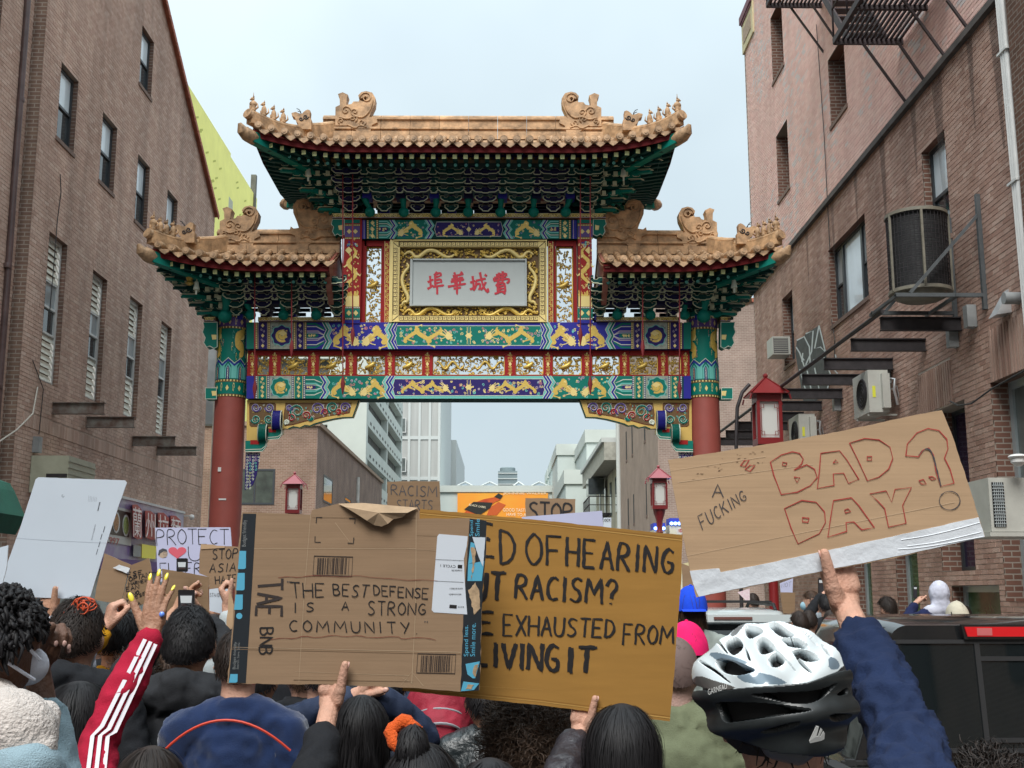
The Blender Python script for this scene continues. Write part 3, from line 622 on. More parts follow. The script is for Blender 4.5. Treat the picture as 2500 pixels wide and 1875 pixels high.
# mini split units
def minisplit(u0,u1,v0,v1,lab,X=5.75):
    p=onX(u1,v1,RX); y=p.y
    a=onY(u0,v0,y-.1); b=onY(u1,v1,y-.1)
    o=thing('air_conditioner',lab,'air conditioner',(X,y,b.z),'small outdoor air conditioner units on the right wall')
    w_=.32; h=a.z-b.z; L_=.82; x0=RX-.15-w_; y0=y-.1
    AW=mat('offwhite_metal',(.42,.42,.38),.45,var=.08,vs=5)
    m=MB(); m.box((x0,y0,b.z),(x0+w_,y0+L_,b.z+h)); m.build('casing',AW,o)
    m=MB(); m.tube([(x0-.004+0*q,y0+L_*.42+.26*math.cos(q/20*6.2832),b.z+h*.5+.24*math.sin(q/20*6.2832)) for q in range(21)],.012,6,cap=False)
    for r in (.06,.12,.18,.23): m.tube([(x0-.006,y0+L_*.42+r*math.cos(q/20*6.2832),b.z+h*.5+r*math.sin(q/20*6.2832)) for q in range(21)],.005,4,cap=False)
    m.build('fan_grille',STEEL,o)
    m=MB(); m.ell((x0-.001,y0+L_*.42,b.z+h*.5),.003,.24,.24,20,8); m.build('fan_opening',mat('deep_dark',(.012,.012,.013),.8),o)
    m=MB(); m.box((x0+.06,y0-.006,b.z+h*.35),(x0+.11,y0-.001,b.z+h*.62)); m.build('energy_label',mat('yellow_label',(.62,.62,.05),.5),o)
    m=MB(); m.box((x0+.2,y0-.09,b.z+.06),(x0+w_,y0,b.z+h*.9)); m.build('pipe_cover',AW,o)
    m=MB(); m.tube([(x0+w_,y0+.0,b.z+h*.8),(x0+w_+.08,y0-.1,b.z+h*.75),(x0+w_+.05,y0-.12,b.z+h*.5),(x0+w_+.1,y0-.1,b.z+.1)],.022,8); m.tube([(x0+w_,y0,b.z+h*.5),(x0+w_+.12,y0-.05,b.z+h*.6),(RX,y0-.05,b.z+h*.3)],.012,6); m.build('pipe',mat('foil_pipe',(.5,.5,.5),.3,metal=.7),o,smooth=True)
    m=MB(); 
    for yy in (y0+.1,y0+L_-.12): m.bar((x0,yy,b.z-.03),(RX,yy,b.z-.03),.03)
    m.build('mounting_arm',AW,o)
minisplit(2119,2190,903,1006,'off-white outdoor air conditioner with a yellow label under the canopy beams, the nearer one',5.8)
minisplit(1951,2008,1010,1095,'off-white outdoor air conditioner farther back, half hidden behind the tilted cardboard sign')
# near grilled unit at right edge
o=thing('air_conditioner','white grilled air conditioner unit at the right edge beside the shop window','air conditioner',(5.9,13,3.4))
AW=mat('offwhite_metal',(.42,.42,.38)); ya=12.4; a=onY(2412,1166,ya); b=onY(2412,1298,ya); x0=a.x
m=MB(); m.box((x0,ya,b.z),(RX+.2,ya+.7,a.z)); m.build('casing',AW,o)
c=onY(2453,1235,ya).x
m=MB(); m.box((x0+.03,ya-.008,b.z+.05),(c,ya-.001,a.z-.05)); m.build('grille_back',mat('deep_dark',(.01,.01,.01)),o)
m=MB()
for i in range(1,6): x=x0+.03+(c-x0-.03)*i/6; m.box((x-.004,ya-.016,b.z+.05),(x+.004,ya-.009,a.z-.05))
for i in range(1,14): z=b.z+.05+(a.z-b.z-.1)*i/14; m.box((x0+.03,ya-.022,z-.004),(c,ya-.0165,z+.004))
m.build('grille',AL,o)
m=MB(); m.box((x0-.03,ya-.03,b.z-.05),(RX,ya+.7,b.z-.006)); m.build('shelf',AW,o)
m=MB(); P=onY(2485,1115,12.2); m.ell(P,.1,.1,.03,14,8); m.lathe([(.075,-.0),(.075,-.06),(.03,-.1)],P,14); tag(m.build('security_camera',WHITE,None,smooth=True),'white security camera above the grilled unit at the right edge','camera')
# small wall things right
def wbox(u,v,w_,h_,lab,nm,cat,mt,X=None):
    P=onX(u,v,RX); m=MB(); m.box((RX-.14,P.y-w_/2,P.z-h_/2),(RX-.014,P.y+w_/2,P.z+h_/2)); return tag(m.build(nm,mt),lab,cat)
wbox(2382,773,.14,.3,'grey junction box on the brick below the condenser bracket','junction_box','junction box',mat('grey_metal',(.25,.26,.26)))
P=onX(2460,745,RX); m=MB(); m.add([(RX,P.y-.13,P.z-.12),(RX,P.y+.13,P.z-.12),(RX-.2,P.y+.13,P.z-.15),(RX-.2,P.y-.13,P.z-.15),(RX,P.y+.08,P.z+.2),(RX,P.y-.08,P.z+.2)],[(0,1,2,3),(3,2,4,5),(1,4,2),(0,3,5)]); tag(m.build('vent_hood',mat('bright_metal',(.5,.5,.5),.35,metal=.6)),'small bright metal vent hood on the right brick wall','vent')
P=onX(2490,728,RX); m=MB(); m.tube([(RX+.05,P.y,P.z),(RX-.2,P.y,P.z)],.075,14); tag(m.build('vent_pipe',mat('grey_metal',(.25,.26,.26)),None,smooth=True),'short grey pipe end sticking out beside the vent hood','pipe')
# window air conditioner on W6
P=onX(1925,850,RX); o=thing('air_conditioner','small white window air conditioner in the farthest lower window of the right wall','air conditioner',(RX,P.y,P.z))
m=MB(); m.box((RX-.42,P.y-.3,P.z-.2),(RX-.03,P.y+.25,P.z+.2)); m.build('casing',AW,o)
m=MB(); m.box((RX-.40,P.y-.306,P.z-.17),(RX-.08,P.y-.3005,P.z+.17)); m.build('grille',mat('dark_grille',(.08,.08,.08),.6),o)
m=MB()
for i in range(8): z=P.z-.15+i*.043; m.box((RX-.39,P.y-.314,z),(RX-.09,P.y-.307,z+.012))
m.build('grille_slats',AW,o)
# graffiti
m=MB(); g=lambda u,v,d:onX(u,v,RX-.018-d)
gq=lambda x,y:(1750+x/2.765,500+y/2.765)
poly=[(540,915),(590,890),(600,870),(690,815),(735,1000),(770,1150),(745,1250),(665,1330),(585,1330),(560,1180),(530,1000)]
m.prism([gq(*p) for p in poly],g,.002); 
gr=m.build('graffiti_fill',mat('graffiti_grey',(.065,.07,.075),.7,var=.3,vs=8),None); 
m=MB()
for st in ([(540,915),(590,890),(625,960),(630,1070),(590,1090),(560,1000),(535,960)],[(600,870),(650,850),(640,990),(600,1080)],[(690,815),(735,1000),(700,960),(660,970),(690,815)],[(650,1050),(720,1020),(770,1150),(745,1250)],[(560,1110),(610,1290)],[(610,1120),(650,1310)],[(660,1100),(700,1290)],[(585,1330),(665,1330)],[(565,1020),(590,1050)],[(580,1000),(575,1060)],[(800,1010),(810,1060),(790,1110),(815,1140)]):
    m.rib([gq(*p) for p in st],3.2,g,.004)
o=tag(gr,'black and white graffiti tag sprayed on the right brick wall','graffiti'); m.build('graffiti_outline',mat('graffiti_white',(.55,.6,.62),.6),o)
# cables right
m=MB(); m.tube([onX(2030,780,RX-.03),onX(2038,830,RX-.03),onX(2036,900,RX-.03)],.008,6); m.tube([onX(1993,60,RX-.03),onX(2012,330,RX-.03),onX(2026,610,RX-.03)],.008,6); tag(m.build('cable',WIRE),'thin vertical black cables running down the right wall past the wide window','cable'); m=MB(); m.tube([onX(2320,980,RX-.03),onX(2340,990,RX-.2),onX(2372,985,RX-.2),onX(2420,950,RX-.1),onX(2500,905,RX-.05)],.012,6); tag(m.build('cable',WIRE),'black cable with a small coil strung above the shop window at right','cable')
# ---------- buildings beyond the gate ----------
def mass(o,x0,x1,y0,y1,z1,mt,nm='wall'): return boxobj(o,nm,(x0,y0,GZ),(x1,y1,z1),mt)
# left brick with sloped view
BX=bricktex('far_brick_front',(.29,.18,.135),(.23,.14,.10),(.34,.26,.2),'XZ'); BY=bricktex('far_brick_side',(.27,.185,.15),(.23,.155,.125),(.32,.25,.21),'YZ')
o=thing('brick_building','low brown brick building seen under the left arm of the gate','building',(-8,50,GZ))
c=onX(774,1040,-8); y0=c.y; zt=c.z; y1=onX(931,1180,-8).y
W_=mass(o,-20,-8,y0,y1,zt,BX,'front_wall')
boxobj(o,'side_wall',(-8.001,y0+.001,GZ),(-7.96,y1,zt),BY)
boxobj(o,'coping',(-20,y0-.1,zt),(-7.85,y1,zt+.18),mat('tan_coping',(.28,.19,.13),.8))
def fwin(o,u0,v0,u1,v1,Y,mt=None,fm=None,mull=1,dp=.12):
    a=onY(u0,v0,Y);b=onY(u1,v1,Y); f=MB(); w_=.08
    f.box((a.x,Y-.03,b.z),(a.x+w_,Y+dp,a.z)); f.box((b.x-w_,Y-.03,b.z),(b.x,Y+dp,a.z)); f.box((a.x+w_,Y-.03,a.z-w_),(b.x-w_,Y+dp,a.z)); f.box((a.x+w_,Y-.03,b.z),(b.x-w_,Y+dp,b.z+w_))
    for i in range(mull): x=a.x+(b.x-a.x)*(i+1)/(mull+1); f.box((x-.04,Y-.025,b.z+w_),(x+.04,Y+dp,a.z-w_))
    fo=f.build('window',fm or DFRAME,o); n=mull+1
    for i in range(n):
        g=MB(); g.box((a.x+(b.x-a.x)*i/n+.05,Y-.012,b.z+w_),(a.x+(b.x-a.x)*(i+1)/n-.05,Y-.008,a.z-w_)); g.build('pane',mt or DGL,fo)
fwin(o,575,1145,669,1232,y0,mt=mat('window_dark',(.05,.055,.05),.08,c2=(.10,.12,.10),vs=1.2))
def swin(o,u0,v0,u1,v1,X,sg=1,mt=None,fm=None,dp=.1):
    a=onX(u0,v0,X);b=onX(u1,v1,X); f=MB(); w_=.08; y0_,y1_=sorted((a.y,b.y)); z1_,z0_=max(a.z,b.z),min(a.z,b.z); xx=X+sg*.02; x2=X-sg*.05
    f.box((x2,y0_,z0_),(xx,y0_+w_,z1_)); f.box((x2,y1_-w_,z0_),(xx,y1_,z1_)); f.box((x2,y0_+w_,z0_),(xx,y1_-w_,z0_+w_)); f.box((x2,y0_+w_,z1_-w_),(xx,y1_-w_,z1_))
    fo=f.build('window',fm or DFRAME,o); g=MB(); g.box((x2+sg*.0,y0_+w_,z0_+w_),(X+sg*.008,y1_-w_,z1_-w_)); g.build('pane',mt or GLASS,fo)
swin(o,790,1158,810,1235,-7.96); swin(o,842,1210,856,1232,-7.96)
m=MB(); P=onX(874,1165,-7.9); m.tube([(-7.9,P.y,GZ),(-7.9,P.y,P.z)],.1,8); m.build('drainpipe',mat('pale_conduit',(.48,.47,.44)),o,smooth=True)
# parking garage
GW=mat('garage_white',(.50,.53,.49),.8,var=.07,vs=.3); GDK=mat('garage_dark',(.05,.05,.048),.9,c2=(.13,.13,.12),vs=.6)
o=thing('parking_garage','white concrete parking garage with long open decks behind the low brick building','building',(-10.5,90,GZ))
gx=-10.5; gy=onX(896,1050,gx).y; gy1=onX(980,1200,gx).y
zl=[onX(900,v,gx).z for v in (1300,)]
lv=[]
for (vt,vb,u) in ((1038,1072,898),(1120,1150,898)): pass
# spacing of decks measured at the corner: openings' top at v 1038 and 1120 -> z step
z1=onX(899,1040,gx).z; z2=onX(899,1123,gx).z; dz=z1-z2
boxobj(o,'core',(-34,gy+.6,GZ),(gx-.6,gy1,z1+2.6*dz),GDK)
k=-3
while z1+k*dz<z1+2.6*dz:
    zt_=z1+k*dz; # opening top
    boxobj(o,'deck_parapet',(gx-.6,gy,zt_),(gx,gy1,zt_+dz*.50),GW)
    boxobj(o,'deck_parapet',(-34,gy,zt_),(gx-.6,gy+.6,zt_+dz*.50),GW)
    m=MB(); y=gy+2
    while y<gy1-1: m.box((gx-.001,y,zt_+.12*dz),(gx+.02,y+.9,zt_+.2*dz)); y+=2.3
    m.build('drain_slot',GDK,o)
    k+=1
for y in (gy,gy+(gy1-gy)*.5,gy1-.8): boxobj(o,'column',(gx-.59,y+.02,GZ),(gx-.03,y+.9,z1+2.6*dz),GW)
boxobj(o,'corner_tower',(gx-3.0,gy-.3,GZ),(gx-.02,gy+.55,z1+2.6*dz),GW)
# grey ribbed building
GP=mat('ribbed_panel',(.42,.42,.40),.85,var=.12,vs=.5,stretch=(3,3,.15)); GF=mat('panel_frame',(.52,.54,.52),.8)
o=thing('office_building','tall pale grey panelled building behind the parking garage','building',(-11,128,GZ))
Y=128.0; a=onY(955,900,Y); c=onY(1074,980,Y); z_=onY(1074,950,Y).z
boxobj(o,'front_wall',(a.x-4,Y,GZ),(c.x,Y+26,z_+6),GP)
for u in (962,1000,1025,1050,1073): 
    x=onY(u,1000,Y).x; boxobj(o,'rib',(x-.13,Y-.12,GZ),(x+.13,Y-.01,z_+6),GF)
for v in (1069,1168,975): 
    z=onY(1000,v,Y).z; boxobj(o,'floor_band',(a.x-4,Y-.10,z-.18),(c.x,Y-.012,z+.18),GF)
for (v0,v1) in ((1020,1056),(1117,1152)): fwin(o,980,v0,991,v1,Y-.3,fm=WHITE,mull=0)
boxobj(o,'side_wall',(c.x,Y+.01,GZ),(c.x+.1,Y+26,z_+6),GF)
o=thing('office_building','lower pale building end stepping down beside the grey panelled one','building',(-8,160,GZ))
Y=158.0; a=onY(1101,1074,Y); b=onY(1114,1100,Y); boxobj(o,'wall',(a.x-6,Y,GZ),(b.x,Y+34,a.z),GF)
# billboard building
PW=mat('pale_wall',(.50,.55,.52),.8,var=.06,vs=.4)
o=thing('low_white_building','long white building closing the street with the billboard on it','building',(0,118,GZ))
Y=118.0; a=onY(1074,1187,Y); b=onY(1362,1187,Y); boxobj(o,'wall',(a.x,Y,GZ),(b.x,Y+20,a.z),PW); boxobj(o,'parapet',(a.x-.1,Y-.25,a.z-.6),(b.x,Y-.01,a.z+.05),GW)
for (u0,u1) in ((1118,1152),(1177,1214),(1255,1279),(1299,1337)):
    p0,p1=onY(u0,1186,Y+4),onY(u1,1186,Y+4); q=onY((u0+u1)/2,1173,Y+4); d=2.2
    m=MB(); m.add([(p0.x,Y+4,p0.z),(p1.x,Y+4,p0.z),(p1.x,Y+8,p0.z),(p0.x,Y+8,p0.z),(q.x,Y+6,q.z)],[(0,1,4),(1,2,4),(2,3,4),(3,0,4)]); s_=m.build('skylight',mat('skylight_glass',(.16,.20,.22),.2),o)
    m=MB()
    for p in ((p0.x,Y+4,p0.z),(p1.x,Y+4,p0.z)): m.bar(p,(q.x,Y+6,q.z),.18)
    m.build('skylight_frame',GF,s_)
o=thing('water_tower','grey square rooftop tank with a round top above the far white building','rooftop tank',(0,150,8))
a,b=onY(1216,1150,150),onY(1263,1190,150); TK=mat('tank_grey',(.20,.25,.26),.7,var=.15,vs=.5)
boxobj(o,'tank',(a.x,150,b.z),(b.x,153,a.z),TK); boxobj(o,'lower_box',(a.x+.3,149.9,b.z-2),(b.x-.3,152.9,b.z),TK)
m=MB(); c=(a+b)/2; m.lathe([(1.0,0),(1.0,.5),(.9,.6)],(c.x,151.5,a.z),20); m.build('drum',TK,o)
for i in range(3):
    z=b.z+(a.z-b.z)*(i+.5)/3; boxobj(o,'band',(a.x-.05,149.9,z),(b.x+.05,149.98,z+.12),GF)
# billboard
o=thing('billboard','orange whisky billboard with a tilted bottle on the far white building','billboard',(2,117,6))
Y=117.6; a=onY(1117,1204,Y);b=onY(1338,1204,Y); zb=onY(1117,1300,Y).z
fb=lambda u,v,d:onY(u,v,Y)+Vector((0,-d,0))
m=MB(); m.box((a.x,Y,zb),(b.x,Y+.3,a.z)); m.build('board',mat('billboard_orange',(.78,.36,.03),.5,c2=(.85,.28,.02),vs=.25),o)
m=MB(); G8=lambda x,y:(1000+x/2.766,1200+y/2.766)
m.prism([G8(*p) for p in ((355,158),(440,75),(500,52),(575,38),(600,14),(628,30),(612,56),(575,72),(520,120),(470,160))],fb,.05); m.build('bottle',mat('bottle_red',(.45,.05,.015),.3,c2=(.65,.12,.02),vs=.8),o)
m=MB(); m.prism([G8(*p) for p in ((370,120),(432,70),(560,75),(545,110),(470,160),(420,140))],fb,.08); m.build('bottle_label',mat('label_black',(.02,.018,.015),.4),o)
m=MB(); m.prism([G8(*p) for p in ((572,36),(600,12),(630,28),(612,52))],fb,.08); m.build('bottle_cap',mat('label_black',(0,0,0)),o)
m=MB(); m.prism([G8(*p) for p in ((540,110),(600,70),(650,90),(590,160),(520,162))],fb,.03); m.build('glass',mat('glass_red',(.55,.10,.02),.3),o)
CRM=mat('billboard_letters',(.85,.72,.5),.5)
m=MB(); print_text(m,[G8(632,4),G8(925,4),G8(925,24),G8(632,24)],'JOHNNIE WALKER',fb,.06); m.build('lettering',CRM,o)
m=MB(); print_text(m,[G8(630,112),G8(905,118),G8(905,139),G8(630,135)],"GOOD TASTE DOESN'T",fb,.06); print_text(m,[G8(655,143),G8(850,148),G8(850,168),G8(655,165)],"HAVE TO ACT IT",fb,.06); m.build('lettering',CRM,o)
m=MB(); print_text(m,[G8(405,82),G8(520,102),G8(515,114),G8(400,96)],'BLACK LABEL',fb,.1); m.build('lettering',CRM,o)
# right white stepped buildings
Z8=lambda x,y:(1300+x/4.148,940+y/4.148)
o=thing('white_building','stepped white metal clad building beyond the gate on the right','building',(8,100,GZ))
def step(Y,x0,x1,yt,dep,sidelen):
    u0,v0=Z8(x0,yt);u1,_=Z8(x1,yt); a=onY(u0,v0,Y);b=onY(u1,v0,Y); boxobj(o,'wing',(a.x,Y,GZ),(b.x,Y+dep,a.z),PW); boxobj(o,'parapet',(a.x-.12,Y-.15,a.z-1.0),(b.x,Y+dep,a.z+.02),GW); return a,b
step(92,545,905,455,14,0); step(106,252,560,600,20,0); step(84,335,700,862,16,0); step(128,160,215,850,8,0)
for (x,y0,y1) in ((515,620,800),(232,760,1000)):
    u,v=Z8(x,y0); 
a=onX(*Z8(505,640),onY(*Z8(545,600),92).x-.01)
for (xx,yy,y2,Yy) in ((500,650,790,104.5),(222,780,1000,127)):
    p=onY(*Z8(xx,yy),Yy);q=onY(*Z8(xx+28,y2),Yy); boxobj(o,'window',(p.x,Yy,q.z),(q.x,Yy+1.6,p.z),DGL)
p=onY(*Z8(765,555),91.8);q=onY(*Z8(830,640),91.8)
m=MB()
for i in range(7): z=q.z+(p.z-q.z)*i/7; m.box((p.x,91.7,z),(q.x,91.9,z+.16))
m.build('vent_louver',GF,o)
# right: cream building with cornice and fire escape
o=thing('cream_building','narrow cream building with a heavy cornice and black fire escape beyond the gate','building',(6.3,70,GZ))
CB=mat('cream_wall',(.42,.39,.30),.85,var=.25,vs=.6,stretch=(1,1,.3)); cb=onX(1517,1090,RX+.2); y0=cb.y; y1=onX(1455,1180,RX+.2).y; zt=cb.z
boxobj(o,'wall',(RX+.2,y0,GZ),(20,y1,zt),CB)
boxobj(o,'cornice',(RX-.75,y0,zt-.75),(RX+.19,y1,zt+.25),mat('cornice_cream',(.36,.35,.30),.8,var=.2)); boxobj(o,'cornice_top',(RX-.9,y0,zt+.25),(RX+.19,y1,zt+.5),GF)
for s in (y0+2.5,y0+6,y0+10,y0+14):
    for z in (zt-3.4,zt-6.8): boxobj(o,'window',(RX+.15,s,z),(RX+.26,s+1.0,z+2),DGL)
f=thing('fire_escape','black fire escape stair on the cream building beyond the gate','fire escape',(5.6,70,GZ))
for (y,z) in ((y0+7,zt-3.3),(y0+4,zt-6.3)):
    boxobj(f,'platform',(RX-1.1,y,z),(RX+.15,y+5,z+.12),STEEL)
    m=MB()
    for yy in range(6): m.bar((RX-1.1,y+yy,z),(RX-1.1,y+yy,z+1.1),.05)
    m.bar((RX-1.1,y,z+1.1),(RX-1.1,y+5,z+1.1),.05); m.bar((RX-1.1,y,z+.6),(RX-1.1,y+5,z+.6),.05); m.bar((RX-1.1,y,z+1.1),(RX+.15,y,z+1.1),.05); m.bar((RX-1.1,y,z+.6),(RX+.15,y,z+.6),.05); m.bar((RX-1.1,y,z),(RX-1.1,y,z+1.1),.06); m.build('railing',STEEL,f)
    m=MB(); m.bar((RX-.9,y,z-3),(RX-.9,y+4,z),.12); m.bar((RX-.2,y,z-3),(RX-.2,y+4,z),.12); 
    for i in range(10): m.box((RX-.9,y+.4*i,z-3+.3*i),(RX-.2,y+.4*i+.25,z-2.95+.3*i))
    m.build('stair',STEEL,f)
boxobj(f,'water_box',(RX-1.0,y0+9,zt-1.9),(RX,y0+11,zt-.9),GLASS)
# right tall brown brick behind the right column
o=thing('brick_building','tall brown brick building with narrow slit windows behind the right gate column','building',(RX,46,GZ))
B2=bricktex('slit_brick_front',(.33,.235,.19),(.28,.195,.155),(.40,.32,.27),'XZ'); B2y=mat('slit_brick_side',(.31,.23,.185),.92,var=.16,vs=1.2)
y0=onX(1609,1100,RX).y; y1=onX(1518,1300,RX).y; zt=onY(1800,738,y0).z
boxobj(o,'front_wall',(RX,y0,GZ),(16,y1,zt),B2); boxobj(o,'side_wall',(RX-.04,y0+.002,GZ),(RX-.001,y1,zt),B2y); boxobj(o,'coping',(RX-.1,y0-.1,zt),(16,y1,zt+.16),TERRA)
for (x,ya,yb) in ((945,480,755),(1003,410,695),(1130,400,555),(965,1155,1420),(1020,1110,1395),(1148,1000,1315),(1230,1150,1270)):
    a=onX(*Z8(x,ya),RX-.04);b=onX(*Z8(x+14,yb),RX-.04); f=MB(); f.box((RX-.06,min(a.y,b.y)-.1,b.z-.12),(RX-.041,max(a.y,b.y)+.1,b.z)); s_=f.build('window_sill',SILL,o)
    f=MB(); f.box((RX-.052,min(a.y,b.y),b.z),(RX-.0405,max(a.y,b.y),a.z)); f.build('window',mat('unlit_opening',(.03,.028,.026),.8),o)
m=MB(); m.tube([(RX-.1,y1,GZ),(RX-.1,y1,zt)],.14,8); m.build('corner_pipe',GF,o)
# yellow sheathed building upper left
YB=mat('yellow_sheathing',(.92,.88,.25),.7,var=.06,vs=1); o=thing('unfinished_building','building under construction wrapped in bright yellow sheathing above the left roof','building',(-14,60,GZ))
yx=-14.5
a=onX(459,215,yx);b=onX(563,388,yx);c=onX(574,398,yx);d=onX(634,482,yx)
boxobj(o,'sheathing',(yx-10,a.y-3,GZ),(yx,b.y,b.z+.3),YB); boxobj(o,'sheathing',(yx-10,b.y+.01,GZ),(yx-.15,d.y,c.z+.2),YB)
boxobj(o,'grey_strip',(yx-.1,b.y+.02,GZ),(yx-.02,b.y+1.0,c.z-2.2),mat('grey_strip',(.45,.46,.36),.8))
m=MB()
for i in range(70):
    y=random.uniform(a.y,d.y-1); z=random.uniform(18,b.z-.6 if y<b.y else c.z-.6); x=yx+.006 if y<b.y else yx-.144
    if b.y-.5<y<b.y+1.5: continue
    m.rib([(y,z),(y+.5,z+.22)],.09,lambda p,q,dd,x=x:Vector((x+dd,p,q)),.004)
m.build('printed_mark',mat('sheath_print',(.50,.50,.08),.7),o)
m=MB(); P=onY(619,430,d.y-1); m.box((P.x-.15,d.y-1,c.z-1),(P.x+.15,d.y-.7,onY(619,426,d.y-1).z)); m.build('chimney_pipe',GDK,o)
# ================= the gate =================
CX,DG=-.73,22.6; FY=DG-.26
TILE=mat('ochre_glazed_tile',(.38,.24,.135),.5,var=.5,vs=9,spec=.45,rnd=('obj',.16)); TILEJ=mat('ochre_ridge',(.43,.265,.14),.65,var=.5,vs=5,bump=.3,bs=18,rnd=('obj',.12))
TEAL=mat('gate_teal',(.0,.165,.125),.55,spec=.25); TEALD=mat('gate_dark_green',(.001,.045,.040),.65,spec=.2); BLUE=mat('gate_blue',(.022,.022,.27),.55,spec=.25); NAVY=mat('gate_navy',(.028,.018,.13),.6,spec=.2); NVD=mat('bracket_navy',(.010,.010,.05),.65,spec=.2)
PALE=mat('gate_pale_line',(.62,.66,.55),.5); GOLD=mat('gate_gold',(.66,.46,.10),.38,metal=.25,var=.12,vs=30); GOLDL=mat('gate_gold_light',(.78,.62,.24),.42,metal=.1); GOLDD=mat('gate_gold_carved',(.42,.28,.06),.38,metal=.45,var=.3,vs=30)
GBRN=mat('gate_gold_ground',(.13,.07,.02),.6); RD=mat('gate_red',(.31,.012,.012),.55,spec=.25); RDD=mat('gate_dark_red',(.12,.006,.008),.6,spec=.2); COLR=mat('column_red',(.285,.065,.05),.55,var=.1,vs=2,bump=.1,bs=120)
AQUA=mat('gate_aqua',(.14,.50,.44),.45); PINK=mat('gate_pink',(.55,.20,.20),.5); CRM2=mat('rafter_end_paint',(.52,.56,.26),.5); LILAC=mat('gate_lilac',(.42,.33,.42),.5); PUR=mat('gate_purple',(.10,.05,.24),.5); MEDBG=mat('gate_medallion_ground',(.30,.33,.27),.5,var=.3,vs=18)
PLQ=mat('plaque_grey',(.42,.46,.45),.45,var=.03,vs=2)
gate=thing('paifang_gate','ornate Chinese arch with ochre tiled roofs, painted dragon beams and a grey name plaque','gate',(CX,DG,GZ))
GM=[TEAL,TEALD,BLUE,NAVY,PALE,GOLD,GOLDL,GOLDD,GBRN,RD,RDD,AQUA,PINK,CRM2,LILAC,PUR,MEDBG,TILE]
K={n:i for i,n in enumerate('teal teald blue navy pale gold goldl goldd gbrn red redd aqua pink crm lilac pur med tile'.split())}
def Gp(Y): 
    def f(u,v,d): p=onY(u,v,Y); p.y-=d; return p
    return f
G=Gp(FY)
def gz(v,Y=FY): return onY(1230,v,Y).z
def gx(u,v=700,Y=FY): return onY(u,v,Y).x
# --- columns ---
def column(uc,lab):
    top=gz(772,DG); bt=gz(974,DG); x=uc
    c=MB(); c.lathe([(.315,GZ-GZ+.13),(.305,2.5),(.295,bt)],(x,DG,0),36); col=c.build('column_shaft',COLR,gate,smooth=True)
    h=top-bt
    c=MB(); c.lathe([(.296,bt),(.29,top-.02)],(x,DG,0),36); pt=c.build('painted_collar',TEAL,gate,smooth=True)
    d=MB()
    def band(a,b,k,r=.3): d.lathe([(r,bt+h*a),(r,bt+h*b)],(x,DG,0),36,k)
    band(.0,.2,K['gbrn'],.302); band(.03,.17,K['teal'],.304); band(.81,.97,K['gbrn'],.300); band(.835,.945,K['pur'],.302); band(.215,.40,K['aqua'],.300); band(.97,1.03,K['teal'],.306); band(.965,.972,K['pale'],.308)
    def cyl(q,z,r=.306): return Vector((x+r*math.sin(q),DG-r*math.cos(q),z))
    fc=lambda a,b,dd:cyl(a,bt+h*b,.304+dd)
    for i in range(30):
        q=i/30*6.283
        for b in (.012,.188,.822,.957): d.rib([(q-.045,b),(q+.045,b)],.02,fc,.004,K['goldl'])
    for i in range(8):
        q=i/8*6.283
        d.rib([(q-.2,.2),(q-.2,.35),(q,.405),(q+.2,.35),(q+.2,.2)],.03,fc,.003,K['teal'])
        d.prism([(q-.1,.2),(q+.1,.2),(q+.1,.33),(q,.37),(q-.1,.33)],fc,.005,K['navy'])
        for j in range(4): d.rib(spiral(q,.225+j*.03,.035,1.2,8),.012,fc,.006,K['goldl'] if i%2 else K['pale'])
        d.rib([(q-.3925,.37),(q,.43),(q+.3925,.37)],.024,fc,.003,K['blue']); d.rib([(q-.3925,.395),(q,.455),(q+.3925,.395)],.008,fc,.003,K['pale'])
        for b in (.10,.89):
            d.prism([(q-.1,b),(q,b+.035),(q+.1,b),(q,b-.035)],fc,.004,K['goldl']); d.rib(spiral(q+.39,b,.07,1.3,9),.016,fc,.004,K['goldl'])
    for q0 in (-.9,.7,2.2):
        P=[(q0+.32*math.sin(t*1.15),.49+.31*t/7.0) for t in range(8)]; P=smoothpts(P,2)
        d.rib(P,[.11*(.35+.9*math.sin(math.pi*(i+2)/(len(P)+4))) for i in range(len(P))],fc,.004,K['gold'])
        d.prism([(q0+.12+.22*math.cos(t),.72+.045*math.sin(t)) for t in [k*.6283 for k in range(10)]],fc,.005,K['goldl'])
        for _ in range(22):
            a,b=q0+random.uniform(-.5,.6),random.uniform(.48,.8); d.rib(spiral(a,b,random.uniform(.02,.07),1.1,7,random.choice((1,-1)),random.uniform(0,6)),.010,fc,.003,random.choice((K['goldl'],K['gold'],K['aqua'],K['pink'])))
    d.build('painted_bands',GM,pt)
    c=MB(); c.box((x-.5,DG-.5,GZ),(x+.5,DG+.5,.78)); c.build('stone_base',CONC,gate)
colL,colR=-5.36,3.93
column(colL,''); column(colR,'')
